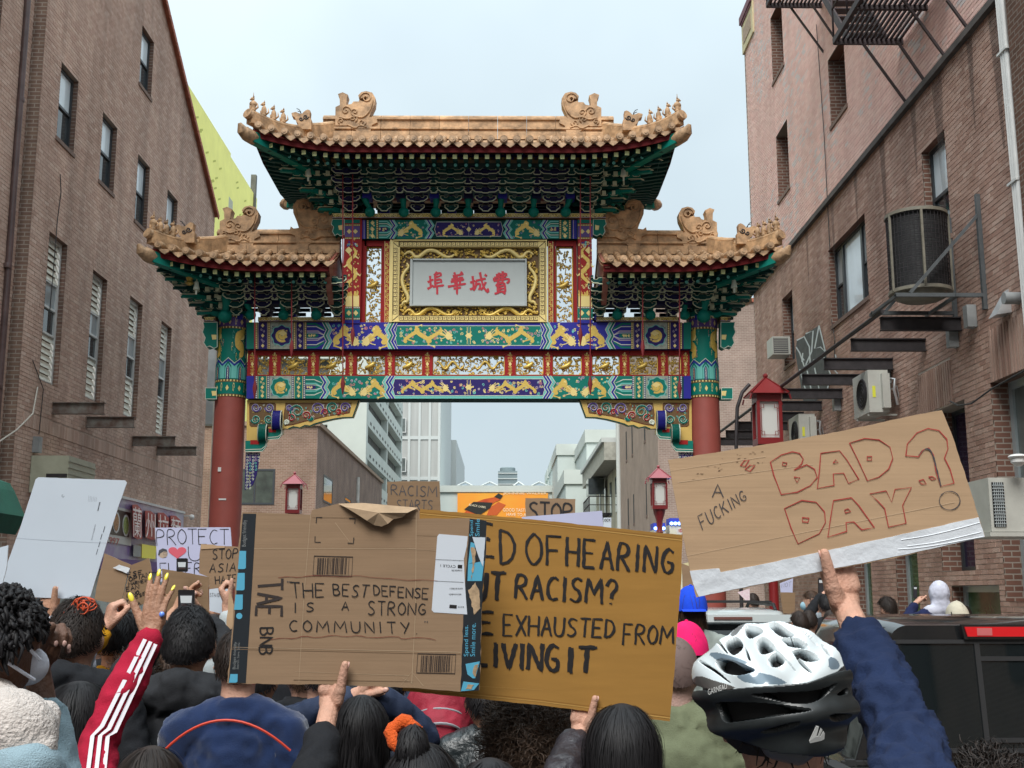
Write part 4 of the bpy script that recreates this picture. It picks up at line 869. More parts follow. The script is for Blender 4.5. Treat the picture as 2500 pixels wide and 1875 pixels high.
# --- drawing helpers in photograph-plane units ---
def dragon(m,cx,cy,w,h,flip=1,k='gold',k2='goldl',off=.006,fn=None,t=None):
    fn=fn or G; n=40
    pr=max(1.15,w/h*.62); P=[(cx+flip*(w*(-.44+.74*i/n)+h*.16*math.sin(i/n*6.283*pr*2+1)),cy+h*(.33*math.sin(i/n*6.283*pr+.6)*(1-.15*i/n))) for i in range(n+1)]
    W=[h*(.05+.17*math.sin(math.pi*min(1,(i+1.5)/(n+2)))**.8) for i in range(n+1)]
    m.rib(P,W,fn,off,K[k])
    hx,hy=P[-1]; 
    hd=[(-.05,-.1),(.02,-.24),(.1,-.2),(.17,-.1),(.26,-.08),(.2,0),(.27,.06),(.16,.12),(.05,.16),(-.05,.1)]
    m.prism([(hx+flip*a*h*1.1,hy+b*h*1.1) for a,b in hd],lambda x,y,d:fn(x,y,d+off),.002,K[k2])
    for a,b in ((.0,-.3),(-.12,-.26),(-.2,-.12),(-.2,.1),(.3,-.2),(.33,.14)): m.rib(smoothpts([(hx,hy),(hx+flip*a*h*.8,hy+b*h*.8),(hx+flip*(a-.14)*h,hy+b*h*1.25)],1),h*.035,fn,off+.001,K[k2])
    for q in (.2,.38,.62,.8):
        x,y=P[int(q*n)]; s=1 if (int(q*10)%2==0) else -1
        lx,ly=x+flip*h*.2,y+s*h*.24; m.rib([(x,y),(x-flip*h*.05,y+s*h*.16),(lx,ly)],[h*.12,h*.09,h*.05],fn,off,K[k])
        for a in (-.6,-.1,.4,.9): m.rib([(lx,ly),(lx+flip*h*.13*math.cos(a),ly+s*h*.1*math.sin(a)+h*.02)],[h*.045,h*.01],fn,off+.001,K[k2])
    for i in range(int(n*.9)):
        x,y=P[i]; s=(-1)**i; m.rib([(x,y-h*.08),(x-flip*h*.05,y-h*.16)],[h*.05,.2],fn,off-.001,K[k])
def clouds(m,u0,v0,u1,v1,n,ks,r=(2,4),w=.9,off=.003,fn=None):
    for _ in range(n):
        x,y=random.uniform(u0,u1),random.uniform(v0,v1); m.rib(spiral(x,y,random.uniform(*r),random.uniform(.9,1.6),9,random.choice((1,-1)),random.uniform(0,6)),w,fn or G,off,K[random.choice(ks)])
def diam(m,x,y,a,b,k,off=.004,fn=None): m.prism([(x-a,y),(x,y-b),(x+a,y),(x,y+b)],lambda p,q,d:(fn or G)(p,q,d+off),.001,K[k])
def rect(m,u0,v0,u1,v1,k,off=.002,fn=None): m.add([(fn or G)(u0,v0,off),(fn or G)(u1,v0,off),(fn or G)(u1,v1,off),(fn or G)(u0,v1,off)],[(0,3,2,1)],K[k])
def dots(m,u,v0,v1,k1='goldl',kb='gbrn',w=5,fn=None):
    rect(m,u-w/2,v0,u+w/2,v1,kb,.003,fn); n=int((v1-v0)/4.3)
    for i in range(n): y=v0+(v1-v0)*(i+.5)/n; rect(m,u-1.5,y-1.35,u+1.5,y+1.35,k1,.005,fn)
def beam_body(name,u0,u1,v0,v1,mt,ext=0,dy=.26):
    m=MB(); a=G(u0,v0,0); b=G(u1,v1,0); m.box((a.x,FY,b.z),(b.x,FY+2*dy,a.z)); return m.build(name,mt,gate),a,b
UC=1144.5
def mir(fn): return lambda u,v,d:fn(2*UC-u,v,d)
def sidepaint(m,fn,v0,v1,L,mainc,altc,fl):
    """left half of a painted beam; L = list of x positions in the photograph"""
    H_=v1-v0; mid=(v0+v1)/2; x=L
    rect(m,x[0],v0,x[1],v1,'teal' if fl else 'blue',.004,fn)
    def patt(a,b):
        rect(m,a,v0,b,v1,'navy' if fl else 'teal',.002,fn); dots(m,a+3,v0,v1,fn=fn,kb='gbrn' if fl else 'navy',k1='goldl' if fl else 'pale'); dots(m,b-3,v0,v1,fn=fn,kb='gbrn' if fl else 'navy',k1='goldl' if fl else 'pale')
        c=(a+b)/2; 
        for j in (-1,0,1): diam(m,c,mid+j*H_*.38,4,5,'goldl',fn=fn)
        for j in (-.19,.19):
            for s in (-1,1): m.rib(spiral(c+s*2.4,mid+j*H_+s*2,3.2,1.3,9,s,j*9),1.1,fn,.004,K['lilac'] if fl else K['goldl'])
        for q in (a+7,b-7): m.rib([(q,v0),(q,v1)],.9,fn,.004,K['goldl'])
    patt(x[1]+3,x[2]); 
    rect(m,x[2],v0,x[3],v1,'med',.002,fn); c=(x[2]+x[3])/2; r=min(H_*.43,(x[3]-x[2])*.44)
    for i in range(4): sx=(-1)**i; sy=1 if i<2 else -1; clouds(m,c+sx*r*.75-4,mid+sy*r*.75-4,c+sx*r*.75+4,mid+sy*r*.75+4,5,['aqua','lilac','teal','navy'],fn=fn)
    fl8=[(c+r*(1+.07*math.cos(8*t))*math.cos(t),mid+r*(1+.07*math.cos(8*t))*math.sin(t)) for t in [k/40*6.2832 for k in range(40)]]
    m.prism(fl8,lambda p,q,d:fn(p,q,d+.003),.001,K['navy'] if fl else K['teal']); m.rib(fl8,1.6,fn,.0055,K['aqua'],closed=True)
    pp=smoothpts(spiral(c,mid,r*.62,1.6,14,1,1.0,.1),1); m.rib(pp,[r*.36*(.5+.5*math.sin(3.1*i/len(pp))) for i in range(len(pp))],fn,.006,K['gold']); diam(m,c+r*.1,mid-r*.25,r*.45,r*.28,'goldl',.007,fn)
    clouds(m,c-r*.6,mid-r*.6,c+r*.6,mid+r*.6,14,['goldl','gold'],(1.5,3.5),1.2,.006,fn)
    patt(x[3],x[4])
    # banded stripes running into an arrow head
    a,b=x[4],x[5]; rect(m,a,v0,b,v1,'blue' if fl else 'teal',.002,fn)
    c1,c2=('blue','pale') if fl else ('teal','aqua')
    tip=b-12
    for j,(q,kk,w) in enumerate(((.06,'teal',5),(.16,'pale',2),(.245,c1,4.5),(.33,'lilac' if fl else 'aqua',3),(.40,'pale',1.5))):
        for s in (-1,1):
            y=mid+s*H_*(.5-q); off=(.5-q)*H_
            m.rib([(a,y),(tip-off*.35-14,y),(tip-off*.1,mid+s*off*.55 if off>H_*.2 else mid)],w,fn,.003+.0004*j,K[kk])
    m.prism([(a,mid-5),(tip-22,mid-5),(tip-15,mid),(tip-22,mid+5),(a,mid+5)],lambda p,q,d:fn(p,q,d+.005),.001,K['teal'] if fl else K['navy'])
    for q in (.25,.5,.75): diam(m,a+(tip-22-a)*q,mid,2.6,3.2,'goldl',.007,fn)
    clouds(m,a+3,mid-3,tip-24,mid+3,8,['goldl'] if fl else ['lilac','pale'],(1.2,2.6),.8,.007,fn)
    def zig(xc,dirn,seq):
        for j,(kk,w) in enumerate(seq):
            o=(j-(len(seq)-1)/2)*3.6; P=[(xc+o+dirn*q,y) for q,y in ((-6,v0),(4,mid-H_*.22),(-3,mid),(4,mid+H_*.22),(-6,v1))]
            m.rib(P,w,fn,.006+.0002*j,K[kk])
    seq=[('pale',1.6),('blue' if not fl else 'teal',4.2),('pale',1.6),('aqua',4.2),('pale',1.4)]
    zig(b-6,1,seq)
    # dragon field
    a,b=x[5],x[6]; rect(m,a-2,v0,b,v1,mainc,.002,fn)
    w=(b-a)/2
    dragon(m,a+w*.48,mid,w*.8,H_*.86,1,fn=fn); dragon(m,a+w*1.5,mid,w*.8,H_*.86,-1,fn=fn)
    clouds(m,a+6,v0+4,b-8,v1-4,46,['lilac','aqua','pink','goldl','goldl'],(2.2,4.6),1.5,.004,fn)
    for _ in range(4): X,Y_=random.uniform(a+6,b-6),random.uniform(v0+6,v1-6); diam(m,X,Y_,3,3.5,random.choice(('pink','aqua')),.004,fn)
    zig(b-2,-1,seq[::-1]+[('blue',4.2),('pale',1.4)])
    # centre half
    a=b+6; rect(m,a-6,v0,UC,v1,'aqua' if not fl else 'blue',.002,fn); 
    inner=[(a+8,v0+H_*.13),(UC,v0+H_*.13),(UC,v1-H_*.13),(a+8,v1-H_*.13),(a+2,mid)]
    m.prism(inner,lambda p,q,d:fn(p,q,d+.003),.001,K[altc]); m.rib(inner,1.3,fn,.006,K['pale'],closed=True)
    W_=UC-a; dragon(m,a+W_*.46,mid,W_*.82,H_*.74,1,fn=fn)
    clouds(m,a+8,v0+H_*.2,UC-8,v1-H_*.2,60,['goldl','goldl','lilac','aqua','pink'],(2.2,4.6),1.4,.004,fn)
    diam(m,UC-2,mid,7,7,'goldl',.006,fn)
    for q in (-1,-.5,0,.5,1): m.rib([(UC-3,mid),(UC-8+abs(q)*4,mid+q*H_*.32)],1.2,fn,.007,K['goldl'])
def big_beam(name,v0,v1,L,mainc,altc,fl,ue,base):
    o,a,b=beam_body(name,L[0],2*UC-L[0],v0,v1,base)
    for fn in (G,mir(G)):
        m=MB(); sidepaint(m,fn,v0,v1,L,mainc,altc,fl); 
        if fn is not G: m.f=[f[::-1] for f in m.f]
        m.build('painted_panel',GM,o)
    return o
big_beam('upper_tie_beam',787,852,[602,620,660,716,749,806,956],'blue','teal',1,0,NAVY)
big_beam('lower_tie_beam',918,973,[602,620,658,712,746,800,950],'teal','navy',0,0,TEALD)
# flat capping strip above the wide beam (with scrolls)
def scrollstrip(u0,u1,v0,v1,par=gate,n=None):
    m=MB(); a=G(u0,v0,0);b=G(u1,v1,0); m.box((a.x,FY-.07,b.z),(b.x,FY+.55,a.z),K['gbrn']); 
    fn=lambda x,y,d:G(x,y,d+.08); x=u0+6
    m.rib([(u0,v0+1),(u1,v0+1)],1.2,fn,.003,K['goldl']); m.rib([(u0,v1-1),(u1,v1-1)],1.2,fn,.003,K['lilac'])
    while x<u1-6:
        m.rib(spiral(x,(v0+v1)/2,(v1-v0)*.42,1.4,10,random.choice((1,-1)),random.uniform(0,6)),1.5,fn,.004,K[random.choice(('gold','goldl','goldl'))]); x+=7
    return m.build('scroll_band',GM,par)
scrollstrip(632,834,776,786.5); scrollstrip(1455,1657,776,786.5); scrollstrip(812,1478,524,535); scrollstrip(500,528,776,786); scrollstrip(1757,1782,776,786)
# beam ends beyond the columns (teal cloud heads)
for s in (1,-1):
    fn=G if s==1 else (lambda u,v,d:G(2290.5-u,v,d))
    for (pts,mt) in (([(498,788),(532,788),(532,848),(524,852),(514,846),(506,849),(499,838),(503,826),(496,812),(500,800)],TEAL),([(503,948),(530,948),(530,975),(503,975)],TEAL)):
        m=MB(); m.prism(pts,lambda x,y,d:fn(x,y,d-.2),.25); e=m.build('beam_end',mt,gate,fixn=True); m=MB(); m.rib([p for p in pts],1.6,fn,.053,0,closed=True); m.build('beam_end_line',PALE,e)
        yv=sum(p[1] for p in pts)/len(pts); m=MB(); m.prism([(518,yv-6),(530,yv-6),(530,yv+5),(520,yv+6)],lambda x,y,d:fn(x,y,d+.05),.004); m.build('gold_patch',GOLDL,e,fixn=True)
    pts=[(812,536),(841,536),(841,573),(832,577),(824,572),(818,576),(812,566),(815,555),(809,548)]
    f2=G if s==1 else mir(G)
    m=MB(); m.prism(pts,lambda x,y,d:f2(x,y,d-.2),.22); e=m.build('beam_end',TEAL,gate,fixn=True); m=MB(); m.rib(pts,1.5,f2,.023,0,closed=True); m.build('beam_end_line',PALE,e)
    m=MB(); m.prism([(826,552),(836,550),(836,562),(828,562)],lambda x,y,d:f2(x,y,d+.02),.004); m.build('gold_patch',GOLDL,e,fixn=True)
# --- openwork band between the beams ---
fr_=MB(); a=G(602,853,0);b=G(1687,918,0); fb_=FY+.12
cells=[(624,655),(681,750),(775,842),(868,939),(962,1030),(1055,1232)]
cells=cells+[(2*UC-b_,2*UC-a_) for a_,b_ in cells[:-1]]
cells=sorted(cells); vt,vb=864.5,912
gg=lambda u,v,d:G(u,v,d-.12)
m=MB(); e=[602]+[x for c in cells for x in c]+[1687]
for i in range(0,len(e),2):
    A=gg(e[i],853,0);B=gg(e[i+1],918,0); m.box((A.x,fb_,B.z),(B.x,fb_+.16,A.z))
for (c0,c1) in cells:
    A=gg(c0,853,0);B=gg(c1,vt,0); m.box((A.x,fb_+.001,B.z),(B.x,fb_+.159,A.z)); A=gg(c0,vb,0);B=gg(c1,918,0); m.box((A.x,fb_+.001,B.z),(B.x,fb_+.159,A.z))
m.build('lattice_rail',RD,gate)
for i in range(0,len(e),2):
    c=(e[i]+e[i+1])/2; 
    if i==0: c=613
    if i==len(e)-2: c=1676
    m=MB(); f3=lambda x,y,d:gg(x,y,d)
    diam(m,c,886,4,6,'goldl',.004,f3)
    for s in (-1,1):
        for j in (1,2,3):
            for q in (-1,1): m.rib(spiral(c+q*2.4,886+s*j*7.2,3.4,1.2,8,q*s,j),1.1,f3,.004,K['gold'])
        diam(m,c,886+s*26,2.5,3.5,'goldl',.004,f3)
    m.build('gold_scroll',GM,gate)
def openwork(u0,v0,u1,v1,fn,par,bird=None,dens=1.0,rad=.011):
    """carved and gilded fretwork you can see the sky through"""
    m=MB(); w=2.2
    def seg(P,r): m.tube([fn(x,y,0) for x,y in P],r,5,K['goldd'])
    cor=[(u0+4,v0),(u1-4,v0),(u1,v0+4),(u1,v1-4),(u1-4,v1),(u0+4,v1),(u0,v1-4),(u0,v0+4),(u0+4,v0)]
    m.tube([fn(x,y,.02) for x,y in cor],.016,6,K['gold'])
    A=(u1-u0)*(v1-v0); n=int(A/38*dens)
    for _ in range(n):
        x,y=random.uniform(u0+2,u1-2),random.uniform(v0+2,v1-2); t=random.random()
        if t<.45: P=spiral(x,y,random.uniform(2.2,5),random.uniform(.8,1.4),8,random.choice((1,-1)),random.uniform(0,6))
        else:
            q=random.uniform(-.6,.6)+(0 if t<.8 else 1.4); l=random.uniform(6,15); P=[(x+l*(s_/5-.5)*math.cos(q),y+l*(s_/5-.5)*math.sin(q)+1.8*math.sin(s_*1.4)) for s_ in range(6)]
        P=[(min(max(a,u0),u1),min(max(b,v0),v1)) for a,b in P]; seg(P,random.uniform(.6,1.25)*rad)
        if random.random()<.3: p=fn(min(max(x,u0+2),u1-2),min(max(y,v0+2),v1-2),0); m.ell(p,.022,.018,.018,7,5,K['gold'])
    if bird:
        cx,cy,s=bird
        body=smoothpts([(cx-s*.9,cy+s*.35),(cx-s*.3,cy+s*.2),(cx+s*.2,cy-s*.05),(cx+s*.5,cy-s*.5)],1)
        m.tube([fn(a,b,.03) for a,b in body],[.02+.03*math.sin(math.pi*i/(len(body)-1)) for i in range(len(body))],7,K['gold'])
        for (dx,dy) in ((-.7,-.7),(-.25,-.9),(.75,-.35),(.8,.2),(-.5,.85),(-.1,.9),(.3,.7)): m.tube([fn(cx,cy,.02),fn(cx+dx*s*.6,cy+dy*s*.55,.03),fn(cx+dx*s,cy+dy*s,.02)],[.022,.02,.005],6,K['gold'])
    return m.build('gilt_openwork',GM,par,smooth='all')
for i,(c0,c1) in enumerate(cells):
    openwork(c0,vt,c1,vb,lambda u,v,d:G(u,v,d-.2),gate,bird=((c0+c1)/2,888,17) if c1-c0<100 and c1-c0>40 else None,dens=.85 if c1-c0<100 else .75)
    if c1-c0>100:
        m=MB(); 
        for s in (-1,1):
            P=[(1144.5+s*(12+6.2*q),888+10*math.sin(q*1.05)) for q in range(12)]; P=smoothpts(P,1); m.tube([G(a,b,-.17) for a,b in P],[.016+.012*math.sin(math.pi*j/len(P)) for j in range(len(P))],6)
        m.build('gilt_dragon',GOLD,gate,smooth='all')
# --- upper storey: posts, frame, plaque ---
for s in (0,1):
    fn=G if s==0 else mir(G); A=G(842,524,0) if s==0 else G(2*UC-879,524,0); B=G(879,790,0) if s==0 else G(2*UC-842,790,0)
    m=MB(); m.box((A.x,FY-.02,B.z),(B.x,FY+.54,gz(524)+.02)); p_=m.build('main_post',RD,gate)
    f4=lambda x,y,d,fn=fn:fn(x,y,d+.022); m=MB()
    rect(m,842,537,879,546,'teal',.002,f4); rect(m,842,548,879,585,'gbrn',.002,f4); rect(m,842,553,879,579,'pur',.003,f4)
    for xx in (853,868): diam(m,xx,566,6,6,'goldl',.005,f4)
    for y in (550.5,582.5):
        for i in range(9): rect(m,844+i*4,y-1.3,846.5+i*4,y+1.3,'goldl',.005,f4)
    rect(m,842,750,879,782,'teal',.002,f4)
    for y in (751.5,779):
        rect(m,842,y-2.5,879,y+2.5,'gbrn',.003,f4)
        for i in range(9): rect(m,844+i*4,y-1.3,846.5+i*4,y+1.3,'pale',.005,f4)
    for xx in (852,869): diam(m,xx,765,6,7,'goldl',.005,f4)
    rect(m,842,782,879,790,'blue',.002,f4); rect(m,844,722,877,749,'goldl',.002,f4)
    for i in range(26): x=random.uniform(845,876); m.rib([(x,724),(x+random.uniform(-3,3),random.uniform(708,720))],2,f4,.0022,K['gold'])
    P=smoothpts([(860+11*math.sin(t*1.25),604+t*10.5) for t in range(10)],2); m.rib(P,[9*(.3+.8*math.sin(math.pi*(i+1)/(len(P)+2))) for i in range(len(P))],f4,.004,K['gold']); diam(m,852,612,9,9,'goldl',.006,f4)
    for t in (2,4,6,8): x,y=860+11*math.sin(t*1.25),604+t*10.5; m.rib([(x,y),(x+(9 if t%4 else -9),y+7),(x+(12 if t%4 else -12),y+2)],[5,3,1],f4,.005,K['goldl'])
    clouds(m,845,585,876,705,34,['gold','goldl'],(1.5,3.4),1.2,.004,f4); clouds(m,846,588,875,602,7,['blue','aqua','pale'],(2.5,5),1.8,.004,f4)
    m.build('painted_post_face',GM,p_)
# beam A
L=[881,893,0,0,0,0,0]
o,a,b=beam_body('top_tie_beam',879,2*UC-879,537,583,TEALD)
for fn in (G,mir(G)):
    m=MB(); v0,v1=537,583; mid=560
    rect(m,881,v0,893,v1,'blue',.004,fn); m.rib([(889,v0),(889,v1)],1.5,fn,.005,K['lilac'])
    rect(m,896,v0,924,v1,'teal',.002,fn); dots(m,898,v0,v1,fn=fn); dots(m,921,v0,v1,fn=fn)
    for j in (-1,0,1): diam(m,909.5,mid+j*16,5,6,'goldl',fn=fn)
    clouds(m,904,v0+3,915,v1-3,9,['goldl'],(1.5,3),.9,.004,fn)
    rect(m,925,v0,965,v1,'teal',.002,fn)
    for q,kk,w in ((.08,'aqua',3),(.2,'pale',1.6),(.33,'aqua',3.5)):
        for s_ in (-1,1): m.rib([(925,mid+s_*(.5-q)*46),(945,mid+s_*(.5-q)*46),(956,mid+s_*(.5-q)*20)],w,fn,.004,K[kk])
    m.prism([(925,554),(943,554),(949,560),(943,566),(925,566)],lambda p,q,d:fn(p,q,d+.004),.001,K['navy']); clouds(m,927,557,945,563,7,['goldl'],(1.5,3),1,.006,fn)
    def zig(xc,seq):
        for j,(kk,w) in enumerate(seq):
            o_=(j-(len(seq)-1)/2)*3.2; m.rib([(xc+o_+q,y) for q,y in ((-6,v0),(3,mid-9),(-4,mid),(3,mid+9),(-6,v1))],w,fn,.007+.0002*j,K[kk])
    zig(962,[('pale',1.4),('blue',4),('pale',1.4),('aqua',3.6)]); rect(m,968,v0,1044,v1,'teal',.002,fn)
    dragon(m,1004,558,66,42,-1,fn=fn); clouds(m,972,541,1038,580,26,['goldl','lilac','blue','aqua'],(1.5,3.6),1,.004,fn)
    zig(1050,[('aqua',3.6),('pale',1.4),('blue',4),('pale',1.4),('aqua',3.6)])
    inner=[(1066,542),(UC,542),(UC,577),(1066,577),(1061,560)]; m.prism(inner,lambda p,q,d:fn(p,q,d+.003),.001,K['navy']); m.rib(inner,1.2,fn,.006,K['pale'],closed=True)
    dragon(m,1105,560,62,32,1,fn=fn); clouds(m,1068,545,1142,575,26,['goldl','pink','lilac'],(1.3,3),.9,.004,fn); diam(m,UC-1,560,5,6,'goldl',.006,fn)
    if fn is not G: m.f=[f[::-1] for f in m.f]
    m.build('painted_panel',GM,o)
# red surround + side openwork
m=MB()
def rb(u0,v0,u1,v1,y0=FY+.1,y1=FY+.3,mb=None): A=onY(u0,v0,FY);B=onY(u1,v1,FY); (mb or m).box((A.x,y0,B.z),(B.x,y1,A.z))
for (x0,x1) in ((879,889),(931,938),(1351,1358),(1400,1410)): rb(x0,584,x1,788)
for (x0,x1) in ((889,931),(1358,1400)): rb(x0,584,x1,597); rb(x0,786,x1,788)
m.build('frame_board',RD,gate)
for (x0,x1,fx) in ((889,931,1),(1358,1400,-1)): openwork(x0+1,598,x1-1,785,lambda u,v,d:G(u,v,d-.2),gate,bird=((x0+x1)/2,690,19),dens=.62,rad=.012)
for (x0,x1) in ((938,951),(1338,1351)):
    m=MB(); rb(x0,586,x1,788,FY+.06,FY+.3,m); s_=m.build('scroll_strip',RD,gate); m=MB(); f5=lambda x,y,d:G(x,y,d-.06)
    m.rib([(x0+1,587),(x0+1,787)],1.2,f5,.003,K['goldl']); m.rib([(x1-1,587),(x1-1,787)],1.2,f5,.003,K['goldl'])
    y=594; i=0
    while y<784: m.rib(spiral((x0+x1)/2+(1.5 if i%2 else -1.5),y,4.2,1.3,9,1 if i%2 else -1,y),1.5,f5,.004,K['gold']); y+=7.2; i+=1
    m.build('scroll_paint',GM,s_)
def ringbox(u0,v0,u1,v1,w,h,y0,y1,mt,nm,par=gate):
    m=MB(); rb(u0,v0,u0+w,v1,y0,y1,m); rb(u1-w,v0,u1,v1,y0,y1,m); rb(u0+w,v0,u1-w,v0+h,y0,y1,m); rb(u0+w,v1-h,u1-w,v1,y0,y1,m); return m.build(nm,mt,par)
ringbox(953,586,1336,787,4,3,FY-.03,FY+.3,GOLDL,'gold_moulding')
K1=ringbox(957,589,1332,784,16,14,FY+.0,FY+.3,GOLDL,'key_fret_frame')
m=MB(); rb(973,603,1316,770,FY+.1,FY+.3,m); m.build('carved_ground',GBRN,gate)
fk=lambda x,y,d:G(x,y,d)
m=MB()
def fret(ax,ay,bx,by,nx,ny):
    L_=math.hypot(bx-ax,by-ay); n=int(L_/10.5); dx,dy=(bx-ax)/n,(by-ay)/n
    for i in range(n):
        q=lambda s,t:(ax+dx*(i+s)+nx*t,ay+dy*(i+s)+ny*t)
        m.rib([q(0,-4.6),q(.9,-4.6),q(.9,3),q(.28,3),q(.28,-1),q(.6,-1)],1.3,fk,.003); m.rib([q(0,-4.6),q(0,5)],1.1,fk,.003)
    m.rib([(ax-nx*6.2,ay-ny*6.2),(bx-nx*6.2,by-ny*6.2)],1,fk,.003); m.rib([(ax+nx*6.4,ay+ny*6.4),(bx+nx*6.4,by+ny*6.4)],1.4,fk,.003)
fret(975,596,1314,596,0,1); fret(975,777,1314,777,0,-1); fret(965,606,965,768,1,0); fret(1324,606,1324,768,-1,0)
for a_ in ([(957,589),(973,603)],[(1332,589),(1316,603)],[(957,784),(973,770)],[(1332,784),(1316,770)]): m.rib(a_,1.6,fk,.004)
m.build('key_fret',mat('fret_dark',(.08,.04,.01),.6),K1)
# carved dragons round the plaque
m=MB()
def rel(P,r,k='gold',d=.0): m.tube([G(a,b,-.09+d) for a,b in P],r,6,K[k])
for sy,yy in ((1,617),(1,759)):
    for s in (1,-1):
        P=smoothpts([(UC+s*(a_),yy+b_) for a_,b_ in ((158,3),(148,-6),(138,-1),(134,8),(122,9),(112,0),(100,-9),(84,-8),(68,2),(56,9),(42,8),(36,2))],2)
        rel(P,[.016+.028*math.sin(math.pi*(i+1)/(len(P)+1)) for i in range(len(P))],'goldl' if yy<700 else 'gold',.02)
        for q in (.25,.5,.72): x,y=P[int(q*len(P))]; rel([(x,y),(x+s*9,y+7),(x+s*17,y+5)],[.02,.015,.006],'gold',.03)
        diamx=UC+s*34
        for _ in range(5): x,y=diamx+random.uniform(-6,6),yy+random.uniform(-7,4); rel(spiral(x,y,3.5,1.2,7),.012,'gold',.03)
for s in (1,-1):
    P=smoothpts([(UC+s*a_,b_) for a_,b_ in ((152,640),(146,650),(160,664),(165,684),(158,706),(148,722),(150,736),(160,734),(164,744))],2); rel(P,[.016+.026*math.sin(math.pi*(i+1)/(len(P)+1)) for i in range(len(P))],'goldl',.02)
for _ in range(520):
    while True:
        x,y=random.uniform(976,1313),random.uniform(606,768)
        if not (999<x<1289 and 629<y<749): break
    if random.random()<.6: rel(spiral(x,y,random.uniform(2,4.5),random.uniform(.8,1.4),7,random.choice((1,-1)),random.uniform(0,6)),random.uniform(.007,.014),'goldd' if random.random()<.6 else 'gold',.01)
    else: m.ell(G(x,y,-.08),.022,.02,.02,7,5,K['gold'])
m.build('carved_dragons',GM,gate,smooth='all')
ringbox(1002,632,1286,747,4,4,FY-.02,FY+.12,PLQ,'plaque_rim')
m=MB(); rb(1006,636,1282,743,FY+.02,FY+.1,m); pq=m.build('plaque',PLQ,gate)
fq=lambda x,y,d:G(960+x/6.144,600+y/6.144,d-.018)
STR=["515,545 560,522 602,500","552,448 556,520 562,602","512,645 560,618 602,588","655,385 635,415 610,440","628,428 626,500 630,592","628,422 710,402 716,430 708,452","632,465 706,452","634,512 714,496 722,535 712,552","634,560 705,545","598,612 680,600 762,590","655,592 660,660 660,728","915,395 925,425 940,452","1032,385 1010,420 985,442","892,452 970,440 1055,418","872,505 960,492 1048,472","862,538 960,525 1065,500","818,612 950,588 1092,566","905,640 960,632 1018,620","950,440 956,580 957,728","915,470 922,530 936,585","1008,462 1006,520 998,575","1155,552 1190,535 1228,518","1190,452 1200,540 1208,632","1152,655 1195,632 1242,598","1240,522 1310,505 1388,488","1242,520 1244,590 1225,640 1200,668","1248,575 1302,560 1306,612 1296,648 1275,640","1300,395 1318,480 1345,590 1385,665 1428,702 1418,635","1388,540 1360,600 1318,665","1372,428 1388,440 1405,452","1540,440 1620,425 1698,410 1696,452","1515,478 1600,466 1694,455","1512,478 1506,520","1506,522 1620,505 1742,490 1738,530 1702,560","1588,400 1584,480 1572,560 1540,605","1642,380 1642,470 1640,552","1572,562 1566,630 1568,690","1572,560 1668,548 1678,620 1680,690","1580,602 1662,592","1580,645 1662,636","1572,688 1672,680","1590,690 1560,708 1518,716","1640,688 1662,705 1684,718"]
m=MB()
for i,s in enumerate(STR):
    P=[tuple(map(float,a.split(','))) for a in s.split()]; P=smoothpts(P,1) if len(P)>2 else [P[0],((P[0][0]+P[1][0])/2,(P[0][1]+P[1][1])/2),P[1]]
    n=len(P); m.rib(P,[38*(1.05-.25*math.sin(math.pi*j/(n-1))-(.45 if j==n-1 else 0)) for j in range(n)],fq,.002+.00015*i)
m.build('lettering',mat('plaque_red',(.50,.012,.03),.45),pq)
